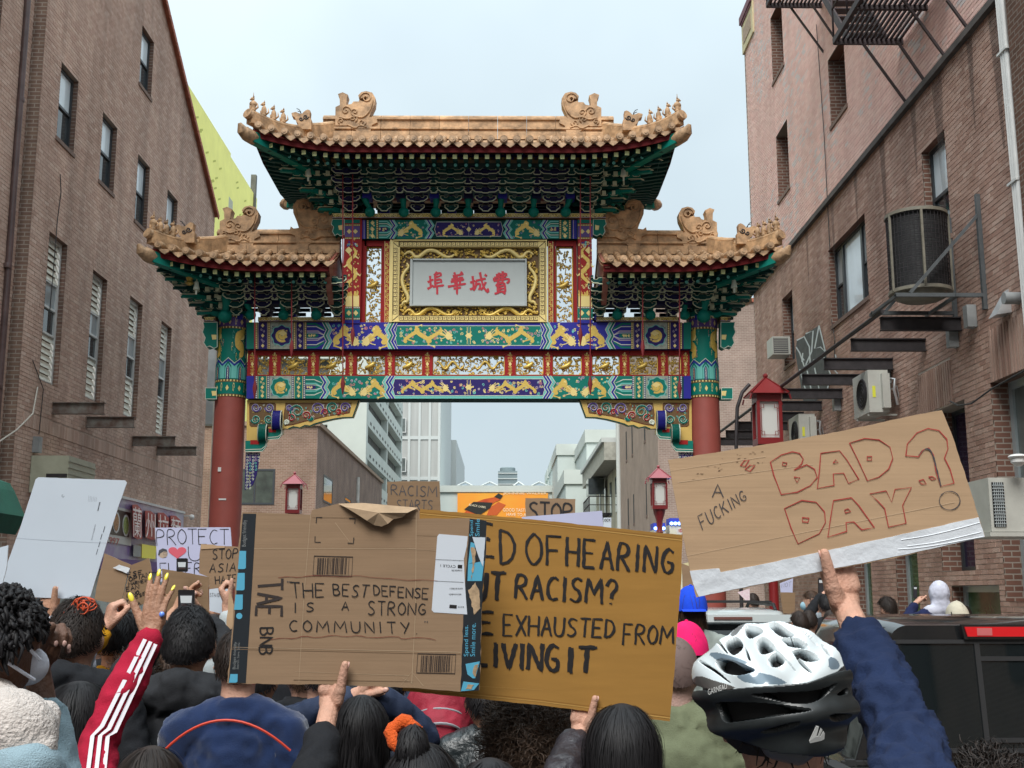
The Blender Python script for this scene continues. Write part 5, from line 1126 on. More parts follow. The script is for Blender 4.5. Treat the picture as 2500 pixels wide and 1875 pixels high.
# --- corner brackets under the lower beam ---
for s in (0,1):
    fn=(lambda u,v,d:G(u,v,d-.1)) if s==0 else (lambda u,v,d:G(2290.5-u,v,d-.1)); Zb=lambda x,y:(480+x/3.16,740+y/3.16)
    out=[(380,742),(1248,742),(1200,872),(1120,875),(1040,888),(950,910),(900,925),(870,940),(830,935),(790,955),(740,945),(700,962),(655,962),(655,1000),(540,1000),(530,1060),(376,1060)]
    P=[Zb(*p) for p in out]
    m=MB(); m.prism(P,lambda x,y,d:fn(x,y,d-.2),.2); bk=m.build('corner_bracket',mat('gate_yellow',(.62,.42,.11),.45,coat=.1,var=.06),gate,fixn=True)
    m=MB(); m.rib([Zb(x,y+4) for x,y in out[1:12]],3.2,fn,.012,K['teald']) 
    for reg in ([(405,765),(595,765),(602,775),(602,935),(592,945),(412,945),(402,935),(400,775)],[(680,765),(1190,765),(1175,840),(1100,850),(1000,865),(900,890),(830,905),(740,930),(675,940),(668,850)]):
        m.prism([Zb(*p) for p in reg],lambda x,y,d:fn(x,y,d+.003),.002,K['gbrn']); m.rib([Zb(*p) for p in reg],1.2,fn,.008,K['redd'],closed=True)
    def curl(x,y,r,k,dr,ph=0,w=4):
        q=Zb(x,y); 
        P_=spiral(q[0],q[1],r,1.6,22,dr,ph,.2); m.rib(P_,[(w+1.6)*(1.1-.6*i/22) for i in range(23)],fn,.010,K['pale']); m.tube([fn(a,b,.012) for a,b in P_],[(w*.0042)*(1.1-.6*i/22) for i in range(23)],6,K[k])
    curl(450,800,11,'pur',1,0);curl(555,800,11,'pur',-1,3.1);curl(447,890,11,'teal',-1,3);curl(548,890,11,'teal',1,0)
    for (x,y,r,k,dr,ph) in ((770,830,18,'teal',1,2),(925,810,16,'pur',-1,1),(1045,800,14,'teal',1,2),(1140,800,12,'pur',-1,0),(725,880,9,'red',1,4),(840,860,10,'red',-1,1),(985,835,8,'red',1,3),(710,800,8,'pur',1,0),(870,880,7,'teal',1,0),(1090,830,7,'red',-1,2),(690,915,6,'pale',1,2)): curl(x,y,r,k,dr,ph)
    for _ in range(70):
        x,y=random.uniform(690,1160),random.uniform(775,900-(0 if True else 0)); 
        if y>905-(x-690)*.12: continue
        q=Zb(x,y); m.rib(spiral(q[0],q[1],random.uniform(1.5,3.6),1.1,7,random.choice((1,-1)),random.uniform(0,6)),1.0,fn,.010,K[random.choice(('pale','gold','aqua','lilac','red'))])
    for _ in range(26):
        q=Zb(random.uniform(415,590),random.uniform(775,935)); m.rib(spiral(q[0],q[1],random.uniform(1.5,3.6),1.1,7,random.choice((1,-1)),random.uniform(0,6)),1.0,fn,.010,K[random.choice(('pale','gold','aqua','red'))])
    # stepped arms with blocks
    for (pts,) in (([(545,965),(655,965),(655,1010),(630,1045),(545,1050)],),([(372,1060),(540,1055),(535,1100),(505,1140),(372,1145)],)):
        Q=[Zb(*p) for p in pts]; m2=m; m2.prism(Q,lambda x,y,d:fn(x,y,d+.0),.06,K['teal'],K['teald'])
        for dd in (0,5): m2.rib([(a-(dd*.5 if i in(2,3) else 0),b-(dd if i>2 else 0)) for i,(a,b) in enumerate(Q)][1:],1.6,fn,.064,K['pale'])
    for (x0,y0,x1,y1) in ((553,965,610,995),(412,1055,480,1088)): a_=Zb(x0,y0);b_=Zb(x1,y1); rect(m,a_[0],a_[1],b_[0],b_[1],'red',.068,fn)
    m.build('painted_carving',GM,bk)
    for (x,y,x2,y2,kk) in ((590,825,650,980,'blue'),(482,930,538,1070,'teal')):
        m=MB(); a_=Zb(x,y);b_=Zb(x2,y2); A=fn(*a_,.16);B=fn(*b_,.16); xa,xb=sorted((A.x,B.x)); zc=(A.z+B.z)/2; hz=(A.z-B.z)/2
        el=[(.10*math.cos(t*.3142),hz*.95*math.sin(t*.3142)) for t in range(20)]; m.prism(el,lambda p,q,d:Vector((xa+d,A.y+.06+p,zc+q)),xb-xa,0)
        for xx in (xa-.004,xb+.002): m.tube([(xx,A.y+.06+.1*math.cos(t*.3142),zc+hz*.95*math.sin(t*.3142)) for t in range(21)],.009,5,1,cap=False); m.build('block_roller',[TEAL if kk=='teal' else BLUE,PALE],bk,smooth=True)
    # hanging scaled valance beside the column
    m=MB(); hp=[Zb(370,1146),Zb(482,1146),Zb(455,1320),Zb(425,1400),Zb(362,1440)]; m.prism(hp,lambda x,y,d:fn(x,y,d-.03),.03,K['navy'])
    for r_ in range(12):
        for c_ in range(5):
            x=376+c_*22-(0 if r_<7 else 2); y=1160+r_*24
            if x>478-r_*7: continue
            q=Zb(x+6,y); m.rib(spiral(q[0],q[1],3.6,1.2,7,1 if c_%2 else -1,r_),1.2,fn,.006,K[('lilac','aqua','crm','pale')[(r_//3)%4 if c_%2 else 3]])
    m.build('hanging_valance',GM,gate)
# ---------------- roofs ----------------
def prof(t): return .62*t+.38*t*t
def roof(name,cx,xl,xr,HD,ze,zr,lift,hipl,hipr,ridge_l,ridge_r,sp=.24,rh=.42,lift0=1.9):
    """xl,xr eave corners; hip flags; ridge_l,ridge_r ridge ends (x)"""
    R_=tag(link(name,None,gate,(cx,DG,ze)))
    def lf(x):
        q=0
        if hipr: q=max(q,(x-(xr-lift0))/lift0)
        if hipl: q=max(q,((xl+lift0)-x)/lift0)
        return lift*max(0,q)**2.0
    def out(x): return .12*(lf(x)/lift)
    def zz(x,y):
        """height of roof surface; y signed offset from ridge"""
        t=1-abs(y)/HD
        tx=1.0
        if hipr and x>ridge_r: tx=min(tx,(xr-x)/(xr-ridge_r))
        if hipl and x<ridge_l: tx=min(tx,(x-xl)/(ridge_l-xl))
        t=max(0,min(t,tx)); return ze+(zr-ze)*prof(t)+lf(x)*(1-t)
    # pan surface
    m=MB(); nx,ny=60,12; xs=[xl+(xr-xl)*i/nx for i in range(nx+1)]; ys=[-HD+2*HD*j/ny for j in range(ny+1)]
    vs=[(x,DG+y*(1+out(x)/HD),zz(x,y)) for y in ys for x in xs]+[(x,DG+y*(1+out(x)/HD),zz(x,y)-.07) for y in ys for x in xs]; Nn=(nx+1)*(ny+1)
    fs=[]
    for j in range(ny):
        for i in range(nx): a=j*(nx+1)+i; fs.append((a,a+1,a+nx+2,a+nx+1)); fs.append((Nn+a,Nn+a+nx+1,Nn+a+nx+2,Nn+a+1))
    m.add(vs,fs); m.build('pan_surface',TILE,R_,smooth='all')
    # tile rows
    n=int((xr-xl)/sp); xs=[xl+(xr-xl)*(i+.5)/n for i in range(n)]
    dp=MB(); dp.prism([(-.5*sp,.035),(-.5*sp,.0),(-.28*sp,-.055),(0,-.10),(.28*sp,-.055),(.5*sp,.0),(.5*sp,.035),(.2*sp,.0),(-.2*sp,.0)],lambda x,z,d:Vector((x,-d,z)),.03); dpo=dp.build('drip_tile',TILE,None,world=False,fixn=True); dpm=dpo.data; bpy.data.objects.remove(dpo)
    ec=MB(); ec.tube([(0,-.02,0),(0,.25,.035)],.074,14); ec.tube([(0,-.034,0),(0,-.02,0)],[.060,.064],12,cap=True); ec.tube([(0,-.045,0),(0,-.03,0)],[.030,.034],10); eo=ec.build('eave_tile',TILE,None,world=False,smooth=True); em=eo.data; bpy.data.objects.remove(eo)
    ts_=MB(); ts_.tube([(0,0,0),(0,.27,0)],[.058,.055],10); ts_.tube([(0,.25,0),(0,.275,0)],[.063,.063],10); to=ts_.build('barrel_tile',TILE,None,world=False,smooth=True); tm=to.data; bpy.data.objects.remove(to)
    rest=MB(); cnt=0
    for side in (-1,1):
        for i,x in enumerate(xs):
            # hip end limit
            ylim=0
            if hipr and x>ridge_r: ylim=HD*(1-(xr-x)/(xr-ridge_r))
            if hipl and x<ridge_l: ylim=HD*(1-(x-xl)/(ridge_l-xl))
            f_=1+out(x)/HD; y0=side*HD; z0=zz(x,y0)
            if side==-1:
                o=link('eave_tile',em,R_,(x,DG+y0*f_-.055,z0+.055)); o=link('drip_tile',dpm,R_,(x+sp/2,DG+y0*f_-.015,zz(min(x+sp/2,xr),y0)+.0))
                y=-HD+.2
                while y<-ylim-.12:
                    z=zz(x,y); z2=zz(x,y+.25); 
                    if side==-1 and y<-HD*.35:
                        o=link('barrel_tile',tm,R_,(x,DG+y*f_,z+.05)); o.rotation_euler=(math.atan2(z2-z,.25),0,random.uniform(-.012,.012)); cnt+=1
                    else: rest.tube([(x,DG+y*f_,z+.05),(x,DG+(y+.26)*f_,z2+.05)],.056,8)
                    y+=.25
            else:
                P=[(x,DG+yy*f_,zz(x,yy)+.045) for yy in (HD,HD*.75,HD*.5,HD*.25,0) if yy>=ylim-.01]
                if len(P)>1: rest.tube(P,.056,8)
    for hip,xe,xi in ((hipl,xl,ridge_l),(hipr,xr,ridge_r)):
        if hip:
            sg=1 if xe>xi else -1; k=int(2*HD/sp)
            for j in range(k):
                y=-HD+2*HD*(j+.5)/k; xin=xi+(xe-xi)*abs(y)/HD
                rest.tube([(xe+sg*.02,DG+y,zz(xe,y)+.045),((xe+xin)/2,DG+y,zz((xe+xin)/2,y)+.045),(xin,DG+y,zz(xin,y)+.045)],.058,8)
    tag(rest.build('rear_tile_rows',TILE,R_,smooth='all'),kind='stuff')
    # ridge in courses of blocks
    xa=ridge_l-(0 if not hipl else .25); xb=ridge_r+(0 if not hipr else .25); nb=max(4,int((xb-xa)/.55))
    for i in range(nb):
        a=xa+(xb-xa)*i/nb+.004; b=xa+(xb-xa)*(i+1)/nb-.004; m=MB()
        for (z0,z1,hw) in ((-.06,.10,.15),(.10,.16,.10),(.16,.20,.14),(.20,rh-.09,.09),(rh-.09,rh-.05,.13)): m.box((a,DG-hw,zr+z0),(b,DG+hw,zr+z1))
        m.tube([(a,DG,zr+rh-.04),(b,DG,zr+rh-.04)],.075,12)
        m.build('ridge_block',TILEJ,R_)
    # hip ridges + beasts
    corners=[]
    for hip,xe,xi,sg in ((hipl,xl,ridge_l,-1),(hipr,xr,ridge_r,1)):
        if not hip: continue
        for sd in (-1,1):
            P=[]
            for j in range(13):
                q=j/12; x=xi+(xe-xi)*q+sg*.06*q; y=sd*HD*q*(1+.07*q); P.append(Vector((x,DG+y,zz(min(max(x,xl),xr),sd*HD*q)+.10+.03*q)))
            for j in range(12):
                a,b=P[j],P[j+1]; m=MB(); d=(b-a); hh=.11 if j>4 else .17
                m.bar(a+Vector((0,0,hh*.4)),b+Vector((0,0,hh*.4)),.15,hh+.1); m.tube([a+Vector((0,0,hh+.06)),b+Vector((0,0,hh+.06))],.06,10); m.build('hip_ridge_tile',TILEJ,R_)
            e=P[12]; m=MB(); d=(P[12]-P[10]).normalized(); m.tube([e+Vector((0,0,.1)),e+d*.07+Vector((0,0,.12))],.10,12); m.build('hip_end_tile',TILE,R_,smooth=True)
            corners.append((sg,sd,P))
    # underside
    EX=0.0; y_f=-HD
    def line(dy,dz,x): f_=1+out(x)/HD; return DG+(y_f)*f_+dy, zz(x,-HD)+dz
    m=MB(); k=40
    pts=[xl+(xr-xl)*i/k for i in range(k+1)]
    for i in range(k):
        a,b=pts[i],pts[i+1]; ya,za=line(.03,0,a); yb,zb_=line(.03,0,b)
        m.add([(a,ya,za-.03),(b,yb,zb_-.03),(b,yb+.015,zb_-.165),(a,ya+.015,za-.165)],[(0,3,2,1)])
        m.add([(a,ya+.03,za-.03),(b,yb+.03,zb_-.03),(b,yb+.04,zb_-.165),(a,ya+.04,za-.165)],[(0,1,2,3)]); m.add([(a,ya+.015,za-.165),(b,yb+.015,zb_-.165),(b,yb+.04,zb_-.165),(a,ya+.04,za-.165)],[(0,3,2,1)])
        # soffit rising inward
        m.add([(a,ya+.04,za-.10),(b,yb+.04,zb_-.10),(b,DG-.3,ze+.22),(a,DG-.3,ze+.22)],[(0,3,2,1)])
        m.add([(a,2*DG-ya-.04,za-.02),(b,2*DG-yb-.04,zb_-.02),(b,DG+.3,ze+.22),(a,DG+.3,ze+.22)],[(0,1,2,3)])
        m.add([(a,2*DG-ya,za+.0),(b,2*DG-yb,zb_+.0),(b,2*DG-yb,zb_-.03),(a,2*DG-ya,za-.03)],[(0,1,2,3)])
    m.build('eave_board',RDD,R_)
    rs=.198; n=int((xr-xl-.1)/rs)
    sqm=[MB(),MB()]
    q=MB(); q.box((-.04,-.0,-.04),(.04,.62,.04),0); q.box((-.041,-.004,-.041),(.041,-.0005,.041),1); so_=q.build('square_rafter',[TEALD,CRM2],None,world=False); sqd=so_.data; bpy.data.objects.remove(so_)
    q=MB(); q.tube([(0,0,0),(0,.7,.06)],.036,10,0); q.tube([(0,-.004,0),(0,-.001,0)],.033,10,1); so_=q.build('round_rafter',[TEALD,AQUA],None,world=False); rdd=so_.data; bpy.data.objects.remove(so_)
    for i in range(n):
        x=xl+.12+(xr-xl-.24)*i/(n-1); y,z=line(.14,-.215,x); fan=0
        if hipr and x>xr-1.3: fan=-(x-(xr-1.3))/1.3
        if hipl and x<xl+1.3: fan=((xl+1.3)-x)/1.3
        o=link('square_rafter',sqd,R_,(x,y,z)); o.rotation_euler=(R(7)-abs(fan)*R(5),0,-fan*R(-42)*-1 if False else fan*R(-40))
        x2=x*1.0 - (x-(xl+xr)/2)*.0
        if abs(fan)<.75:
            y2,z2=line(.42,-.245,x); o=link('round_rafter',rdd,R_,(x+fan*.16,y2,z2-.03)); o.rotation_euler=(R(4),0,fan*R(-35))
    # side rafters (ends of the hips)
    m=MB()
    for hip,xe,sg in ((hipl,xl,-1),(hipr,xr,1)):
        if not hip: continue
        k=int(2*HD/.2)
        for j in range(k):
            y=-HD+.14+(2*HD-.28)*j/(k-1); f=y/HD; z=zz(xe,-HD)*0+ze+lift*(.35+.65*abs(f)**2)-.2
            tx=xe-sg*1.1; ty=DG+y*.62
            m.bar((xe-sg*.05,DG+y*1.03,z),(tx,ty,z+.0-lift*.35),.08,.08,k=0)
            m.bar((xe-sg*.25,DG+y*.98,z-.1),(tx-sg*.2,ty,z-.12-lift*.3),.075,.075,k=0)
        m.add([(xe,DG-HD*1.04,ze+lift),(xe,DG-HD*.5,ze+lift*.5),(xe,DG+HD*.5,ze+lift*.5),(xe,DG+HD*1.04,ze+lift),(xe,DG+HD*1.04,ze+lift-.2),(xe,DG+HD*.5,ze+lift*.5-.2),(xe,DG-HD*.5,ze+lift*.5-.2),(xe,DG-HD*1.04,ze+lift-.2)],[(0,1,6,7),(1,2,5,6),(2,3,4,5)],1)
        # soffit of the side
        m.add([(xe,DG-HD,ze+lift-.13),(xe,DG+HD,ze+lift-.13),(xe-sg*1.3,DG+.3,ze+.15),(xe-sg*1.3,DG-.3,ze+.15)],[(0,1,2,3)],0)
        # corner beams with ochre cap (dragon snout)
        for sd in (-1,1):
            c=Vector((xe,DG+sd*HD*1.05,ze+lift-.20)); inn=Vector((xe-sg*1.45,DG+sd*.35,ze-.28))
            m.bar(inn,c,.17,.20,k=2); 
    tag(m.build('side_rafters',[TEALD,RDD,TEAL],R_),kind='stuff') if (hipl or hipr) else None
    for hip,xe,sg in ((hipl,xl,-1),(hipr,xr,1)):
        if not hip: continue
        for sd in (-1,1):
            c=Vector((xe+sg*.05,DG+sd*HD*1.07,ze+lift-.18)); d=Vector((sg*.55,sd*.9,.12)).normalized(); m=MB()
            m.tube([c-d*.12,c+d*.05,c+d*.2+Vector((0,0,.03)),c+d*.27+Vector((0,0,.13))],[.13,.135,.10,.03],10); m.ell(c+d*.06+Vector((0,0,.11)),.04,.04,.04,8,6); m.build('corner_dragon_cap',TILE,R_,smooth=True)
    return R_,corners,zz
def chiwen(R_,x,z,s,flip,dz=1.0):
    pts=[(970,405),(968,262),(1000,245),(997,190),(983,160),(1018,146),(1057,165),(1050,190),(1045,245),(1085,238),(1100,218),(1138,218),(1140,205),(1150,210),(1175,218),(1195,205),(1192,185),(1175,182),(1160,192),(1140,196),(1133,170),(1155,145),(1190,136),(1235,148),(1260,190),(1256,240),(1230,300),(1215,345),(1250,350),(1270,335),(1280,380),(1240,400),(1222,480),(1150,470),(1120,440),(1060,405)]
    sc=s/440.0; fn=lambda a,b,d:Vector((x+flip*(a-1110)*sc,DG+.13-d,z+(470-b)*sc))
    o=MB(); o.prism(pts,fn,.26); o=o.build('ridge_dragon',TILEJ,R_,fixn=True)
    m=MB()
    for sd in (.27,-.01):
        for (cx_,cy_,r,t,dr,ph) in ((1192,190,48,1.5,1,3),(1045,290,38,1.3,-1,0),(1110,300,30,1.2,1,2),(1100,350,34,1.4,-1,1),(1165,380,30,1.2,1,0),(1010,370,24,1.2,1,2)): m.tube([fn(a,b,sd) for a,b in spiral(cx_,cy_,r,t,16,dr,ph)],.014,5)
        m.tube([fn(a,b,sd) for a,b in smoothpts([(1240,210),(1225,290),(1170,350),(1110,330),(1060,360),(1000,340)],2)],.02,5)
        m.tube([fn(a,b,sd) for a,b in smoothpts([(1200,420),(1150,400),(1120,430),(1060,400)],1)],.018,5)
    for q in (930,1290): m.ell(fn(q,385,.13),.07,.09,.05,8,6)
    m.build('ridge_dragon_relief',TILEJ,o,smooth='all')
def beast(R_,p,sg,s=1.0):
    fn=lambda a,b,d:Vector((p.x+sg*(a-650)/440*.98*s*-1,p.y+.09-d,p.z+(495-b)/440*.98*s))
    m=MB(); m.prism([(742,495),(738,400),(722,392),(726,320),(706,312),(690,318),(672,332),(655,352),(630,348),(600,335),(578,340),(562,346),(568,372),(590,380),(600,400),(606,425),(625,440),(628,470),(640,495)],fn,.18); o=m.build('horned_beast',TILEJ,R_,fixn=True)
    m=MB(); 
    for d in (.03,.15): m.tube([fn(645,345,d),fn(640,325,d),fn(625,305,d),fn(605,298,d)],.008,5)
    for d in (-.005,.185): m.tube([fn(a,b,d) for a,b in spiral(690,380,26,1.3,12)],.012,5); m.tube([fn(a,b,d) for a,b in spiral(650,400,20,1.2,12)],.012,5)
    m.build('beast_horn',STEEL,o,smooth='all')
def figurine(R_,p,i,sg):
    m=MB(); s=.9
    m.lathe([(.055,0),(.05,.03),(.04,.05),(.055,.10),(.045,.17),(.025,.20),(.02,.215)],p,10); m.ell(p+Vector((sg*.015,0,.245)),.038,.035,.038,9,7); m.ell(p+Vector((sg*.05,0,.235)),.022,.018,.016,7,5)
    m.tube([p+Vector((-sg*.04,0,.04)),p+Vector((-sg*.09,0,.08)),p+Vector((-sg*.08,0,.16))],[.02,.018,.006],6)
    for q in (-.02,.02): m.tube([p+Vector((0,q,.27)),p+Vector((-sg*.01,q*1.5,.31))],[.012,.004],5)
    for q in (-.025,.025): m.tube([p+Vector((sg*.045,q,0)),p+Vector((sg*.05,q,.1))],[.014,.02],6)
    if i==3: m.tube([p+Vector((0,0,.27)),p+Vector((0,0,.37))],[.012,.004],5); m.ell(p+Vector((0,0,.14)),.075,.06,.07,9,7)
    m.build('roof_figurine',TILEJ,R_,smooth='all')
MR,mc,mz=roof('main_roof',CX,CX-3.98,CX+3.98,1.8,10.32,11.13,.26,True,True,CX-2.72,CX+2.72,rh=.46)
for s in (-1,1): chiwen(MR,CX+s*2.32,11.18,1.22,s*-1 if False else (1 if s==-1 else -1))
def dress(R_,corners,bi=5,fi=(7.6,8.9,10.2,11.6)):
    for sg,sd,P in corners:
        if True:
            beast(R_,P[bi]+Vector((0,0,.12)),sg,1.0)
            for i,q in enumerate(fi):
                a=P[int(q)];b=P[min(12,int(q)+1)]; figurine(R_,a+(b-a)*(q-int(q))+Vector((0,0,.21)),i,sg)
dress(MR,mc)
# lower side roofs run from the main posts outward
xpl,xpr=gx(838,600,DG),gx(1451,600,DG)
XO=5.82
LR,lc,lz=roof('side_roof',CX-4.3,CX-XO,xpl-.05,1.5,8.09,8.72,.26,True,False,CX-XO+1.05,xpl-.05,rh=.44,lift0=2.0)
RR_,rc,rz=roof('side_roof',CX+4.3,xpr+.05,CX+XO,1.5,8.09,8.72,.26,False,True,xpr+.05,CX+XO-1.05,rh=.44,lift0=2.0)
LR['label']='left lower roof'; RR_['label']='right lower roof'; dress(LR,lc,7,(8.8,9.7,10.6,11.6)); dress(RR_,rc,7,(8.8,9.7,10.6,11.6))
for (R_,u,fl) in ((LR,585,1),(LR,770,-1),(RR_,1703,-1),(RR_,1518,1)):
    chiwen(R_,gx(u,560,DG),8.78 if abs(u-1144)>450 else 8.82,1.15 if abs(u-1144)>450 else 1.3,fl)
# red gable boards where the side roofs meet the posts
for s in (-1,1):
    x=(xpl-.12) if s<0 else (xpr+.12); m=MB()
    pf=[(-1.5,8.0),(-1.25,7.96),(-1.1,7.82),(-1.2,7.7),(-1.0,7.55),(-.9,7.3),(-.75,7.15),(-.6,6.9),(-.3,6.78),(.3,6.78),(.6,6.9),(.75,7.15),(.9,7.3),(1.0,7.55),(1.2,7.7),(1.1,7.82),(1.25,7.96),(1.5,8.0),(0,8.75)]
    m.prism(pf,lambda a,b,d:Vector((x+(d-.05),DG+a,b if b>8 else 7.45+(b-6.78)*.45)),.10); m.build('gable_board',mat('faded_red_board',(.26,.06,.045),.6,c2=(.33,.16,.11),vs=3),gate,fixn=True)
# ---------------- bracket sets ----------------
ARM={}
def armmesh(key,w):
    if (key,w) in ARM: return ARM[(key,w)]
    m=MB(); h=.075; P=[(-w/2,h*.9),(-w/2,h*.25),(-w/2+.025,-.0),(-w/2+.07,-.035),(-.07,-.04),(-.05,-.055),(.05,-.055),(.07,-.04),(w/2-.07,-.035),(w/2-.025,-.0),(w/2,h*.25),(w/2,h*.9),(w/2-.06,h*.9),(w/2-.075,h*.5),(.09,h*.42),(.06,h*.9),(-.06,h*.9),(-.09,h*.42),(-w/2+.075,h*.5),(-w/2+.06,h*.9)]
    fn=lambda a,b,d:Vector((a,-d,b))
    m.prism(P,fn,.07,0,0); m.rib(P[0:12],.018,fn,.072,1); m.rib(P[11:]+[P[0]],.007,fn,.072,1)
    for xx in (-w/2+.03,w/2-.03): m.box((xx-.038,-.085,h*.9),(xx+.038,.01,h*.9+.045),0); m.rib([(xx-.036,h*.9+.002),(xx+.036,h*.9+.002)],.006,fn,.086,1)
    o=m.build('bracket_arm',[TEALD if key else NVD,mat('bracket_line',(.52,.54,.36),.5)],None,world=False,fixn=True); d=o.data; bpy.data.objects.remove(o); ARM[(key,w)]=d; return d
def bracket(x,z0,key,nt=5,step=.17,dz=.128,w=.6,y0=None,back=True):
    y0=FY if y0 is None else y0
    c=MB(); kk=0
    c.box((x-.09,y0-.02,z0-.07),(x+.09,y0+.3,z0+.03),1 if key else 0)
    for k in range(nt): c.box((x-.035,y0-.06-step*(k+1),z0+.02+dz*k),(x+.035,y0+.2,z0+.075+dz*k),0); c.box((x-.05,y0-.09-step*k-.04,z0+.07+dz*k),(x+.05,y0-.04-step*k,z0+.13+dz*k),1 if k%2 else 0)
    if back:
        for k in range(nt): c.box((x-.035,y0+.2,z0+.04+dz*k),(x+.035,y0+.50+step*(k+1),z0+.09+dz*k),0); c.box((x-w*(.2,.3,.42,.5,.46)[k],y0+.58+step*k,z0+.05+dz*k),(x+w*(.2,.3,.42,.5,.46)[k],y0+.65+step*k,z0+.11+dz*k),0)
    b=c.build('bracket_set',[TEALD if key else NVD,TEAL if not key else BLUE],gate)
    for k in range(nt):
        ww=w*(.42,.66,.84,1.0,.92)[k] if w>.4 else w*(.7+.08*k); o=link('bracket_arm',armmesh(key,round(ww,3)),b,(x,y0-.10-step*k,z0+.03+dz*k))
zb0=gz(519)+.0; xs=[gx(u,519) for u in (858,940,1021,1103,1186,1268,1350,1431)]
for i,x in enumerate(xs): bracket(x,zb0,i%2,w=.62)
zs0=gz(772)-.0
for i in range(7): bracket((xs[i]+xs[i+1])/2,zb0+.27,(i+1)%2,w=.30,nt=3,back=False,y0=FY-.3)
for us in ((582,648,712,776,826),(1463,1513,1577,1641,1707)):
    for i,u in enumerate(us): bracket(gx(u,760),zs0,(i+1)%2,w=.5,nt=5,step=.13,dz=.125)
    for u,v_ in zip(us,us[1:]): bracket((gx(u,760)+gx(v_,760))/2,zs0+.25,0,w=.24,nt=3,step=.13,dz=.125,back=False,y0=FY-.24)
# corner cluster: arms and beaked tips fanning toward the outer corners
def cluster(cx,z0,sg,nt,reach,rise,ysp,inner):
    for k in range(nt):
        q=k/(nt-1)
        for sd in (-1,1):
            m=MB(); a=Vector((cx,DG+sd*.1,z0+rise*q*.9)); b=Vector((cx+sg*(.35+reach*q),DG+sd*(.25+ysp*q),z0+.05+rise*q))
            m.bar(a,b,.11,.10,k=0); d=(b-a).normalized(); m.bar(b,b+d*.28+Vector((0,0,-.07)),.09,.05,k=0); m.bar(b+Vector((0,0,.055)),b+d*.3+Vector((0,0,-.03)),.12,.008,k=1); m.build('beaked_arm',[TEALD if k%2 else TEAL,mat('bracket_line',(.36,.38,.24))],gate)
        m=MB()
        for j in range(3):
            yy=DG-.15-ysp*q*.9+j*(2*(.15+ysp*q*.9))/2
            m.bar((cx-sg*.25,yy,z0+rise*q+.02),(cx+sg*(.3+reach*q*.92),yy,z0+rise*q+.02),.07,.07,k=0); m.bar((cx+sg*(.3+reach*q*.92),yy-.05,z0+rise*q+.06),(cx+sg*(.42+reach*q*.95),yy-.05,z0+rise*q-.02),.08,.05,k=2)
            m.box((cx+sg*(.1+reach*q*.5)-.035,yy-.06,z0+rise*q+.05),(cx+sg*(.1+reach*q*.5)+.035,yy+.06,z0+rise*q+.13),1)
        for j in range(1+k):
            x=cx+sg*(.15+.2*j)
            m.bar((x,DG-.2-ysp*q,z0+rise*q+.04),(x,DG+.2+ysp*q,z0+rise*q+.04),.065,.07,k=0); m.box((x-.04,DG-.24-ysp*q,z0+rise*q+.0),(x+.04,DG-.2-ysp*q,z0+rise*q+.08),1)
            m.rib([(x-.07,z0+rise*q-.0),(x-.05,z0+rise*q-.025),(x+.05,z0+rise*q-.025),(x+.07,z0+rise*q)],.01,lambda a,b,d,yy=DG-.245-ysp*q:Vector((a,yy-d,b)),.002,1)
        m.build('bracket_arm',[TEALD,mat('bracket_line',(.36,.38,.24)),TEAL],gate)
for s in (-1,1):
    cluster(CX+s*2.35,zb0,s,6,.82,.66,.90,0)
    cluster(CX+s*4.66,zs0,s,6,.62,.66,.72,0)
# dark board and painted purlin carried by the brackets
def purlin(x0,x1,z,y):
    m=MB(); m.box((x0,y,z),(x1,y+.12,z+.13),K['navy']); m.box((x0,y-.03,z-.075),(x1,y+.13,z-.015),K['gbrn']); fn=lambda a,b,d:Vector((a,y-d,b)); f2=lambda a,b,d:Vector((a,y-.03-d,b)); x=x0+.1
    while x<x1-.05:
        m.rib(spiral(x,z+.065,.04,1.2,8,random.choice((1,-1)),x),.012,fn,.003,K[random.choice(('goldd','teal','aqua'))]); m.rib(spiral(x,z-.045,.024,1.2,7,random.choice((1,-1)),x),.014,f2,.003,K[random.choice(('gold','goldd','blue'))]); x+=.09
    m.box((x0,y+.121,z+.05),(x1,DG,z+.06),K['teald']); m.box((x0,2*DG-y-.12,z+.05),(x1,2*DG-y,z+.13),K['teald']); m.box((x0,DG,z+.05),(x1,2*DG-y-.121,z+.06),K['teald'])
    m.build('eave_purlin',GM,gate)
purlin(CX-3.35,CX+3.35,zb0+.78,FY-1.0); purlin(CX-5.35,xpl-.15,zs0+.74,FY-.80); purlin(xpr+.15,CX+5.35,zs0+.74,FY-.80)
# floodlights on the beams
def flood(u,v,Y,tilt=.35,s=1.0):
    p=onY(u,v,Y); m=MB(); m.ell(p,.105*s,.105*s,.10*s,14,10); a=p+Vector((0,0,.07)); m.tube([a,a+Vector((tilt*.1,-.02,.10*s)),a+Vector((tilt*.2,-.05,.26*s))],[.045*s,.055*s,.085*s],12); q=a+Vector((tilt*.2,-.05,.262*s)); m.tube([q,q+Vector((.0,0,.012))],.07*s,12,1); m.build('floodlight',[TEAL,mat('lamp_glass',(.7,.72,.62),.2)],gate,smooth=True)
for i,u in enumerate((903,986,1064,1143,1222,1303,1381)): flood(u,518,FY-.16,(-.6,-.1,.05,0,.05,0,.5)[i])
for u,t in ((612,-.6),(692,-.2),(772,-.3),(1507,.3),(1588,.2),(1671,.1)): flood(u,769,FY-.16,t)
for u in (549,1718): flood(u,772,FY-.25,.2,1.3)
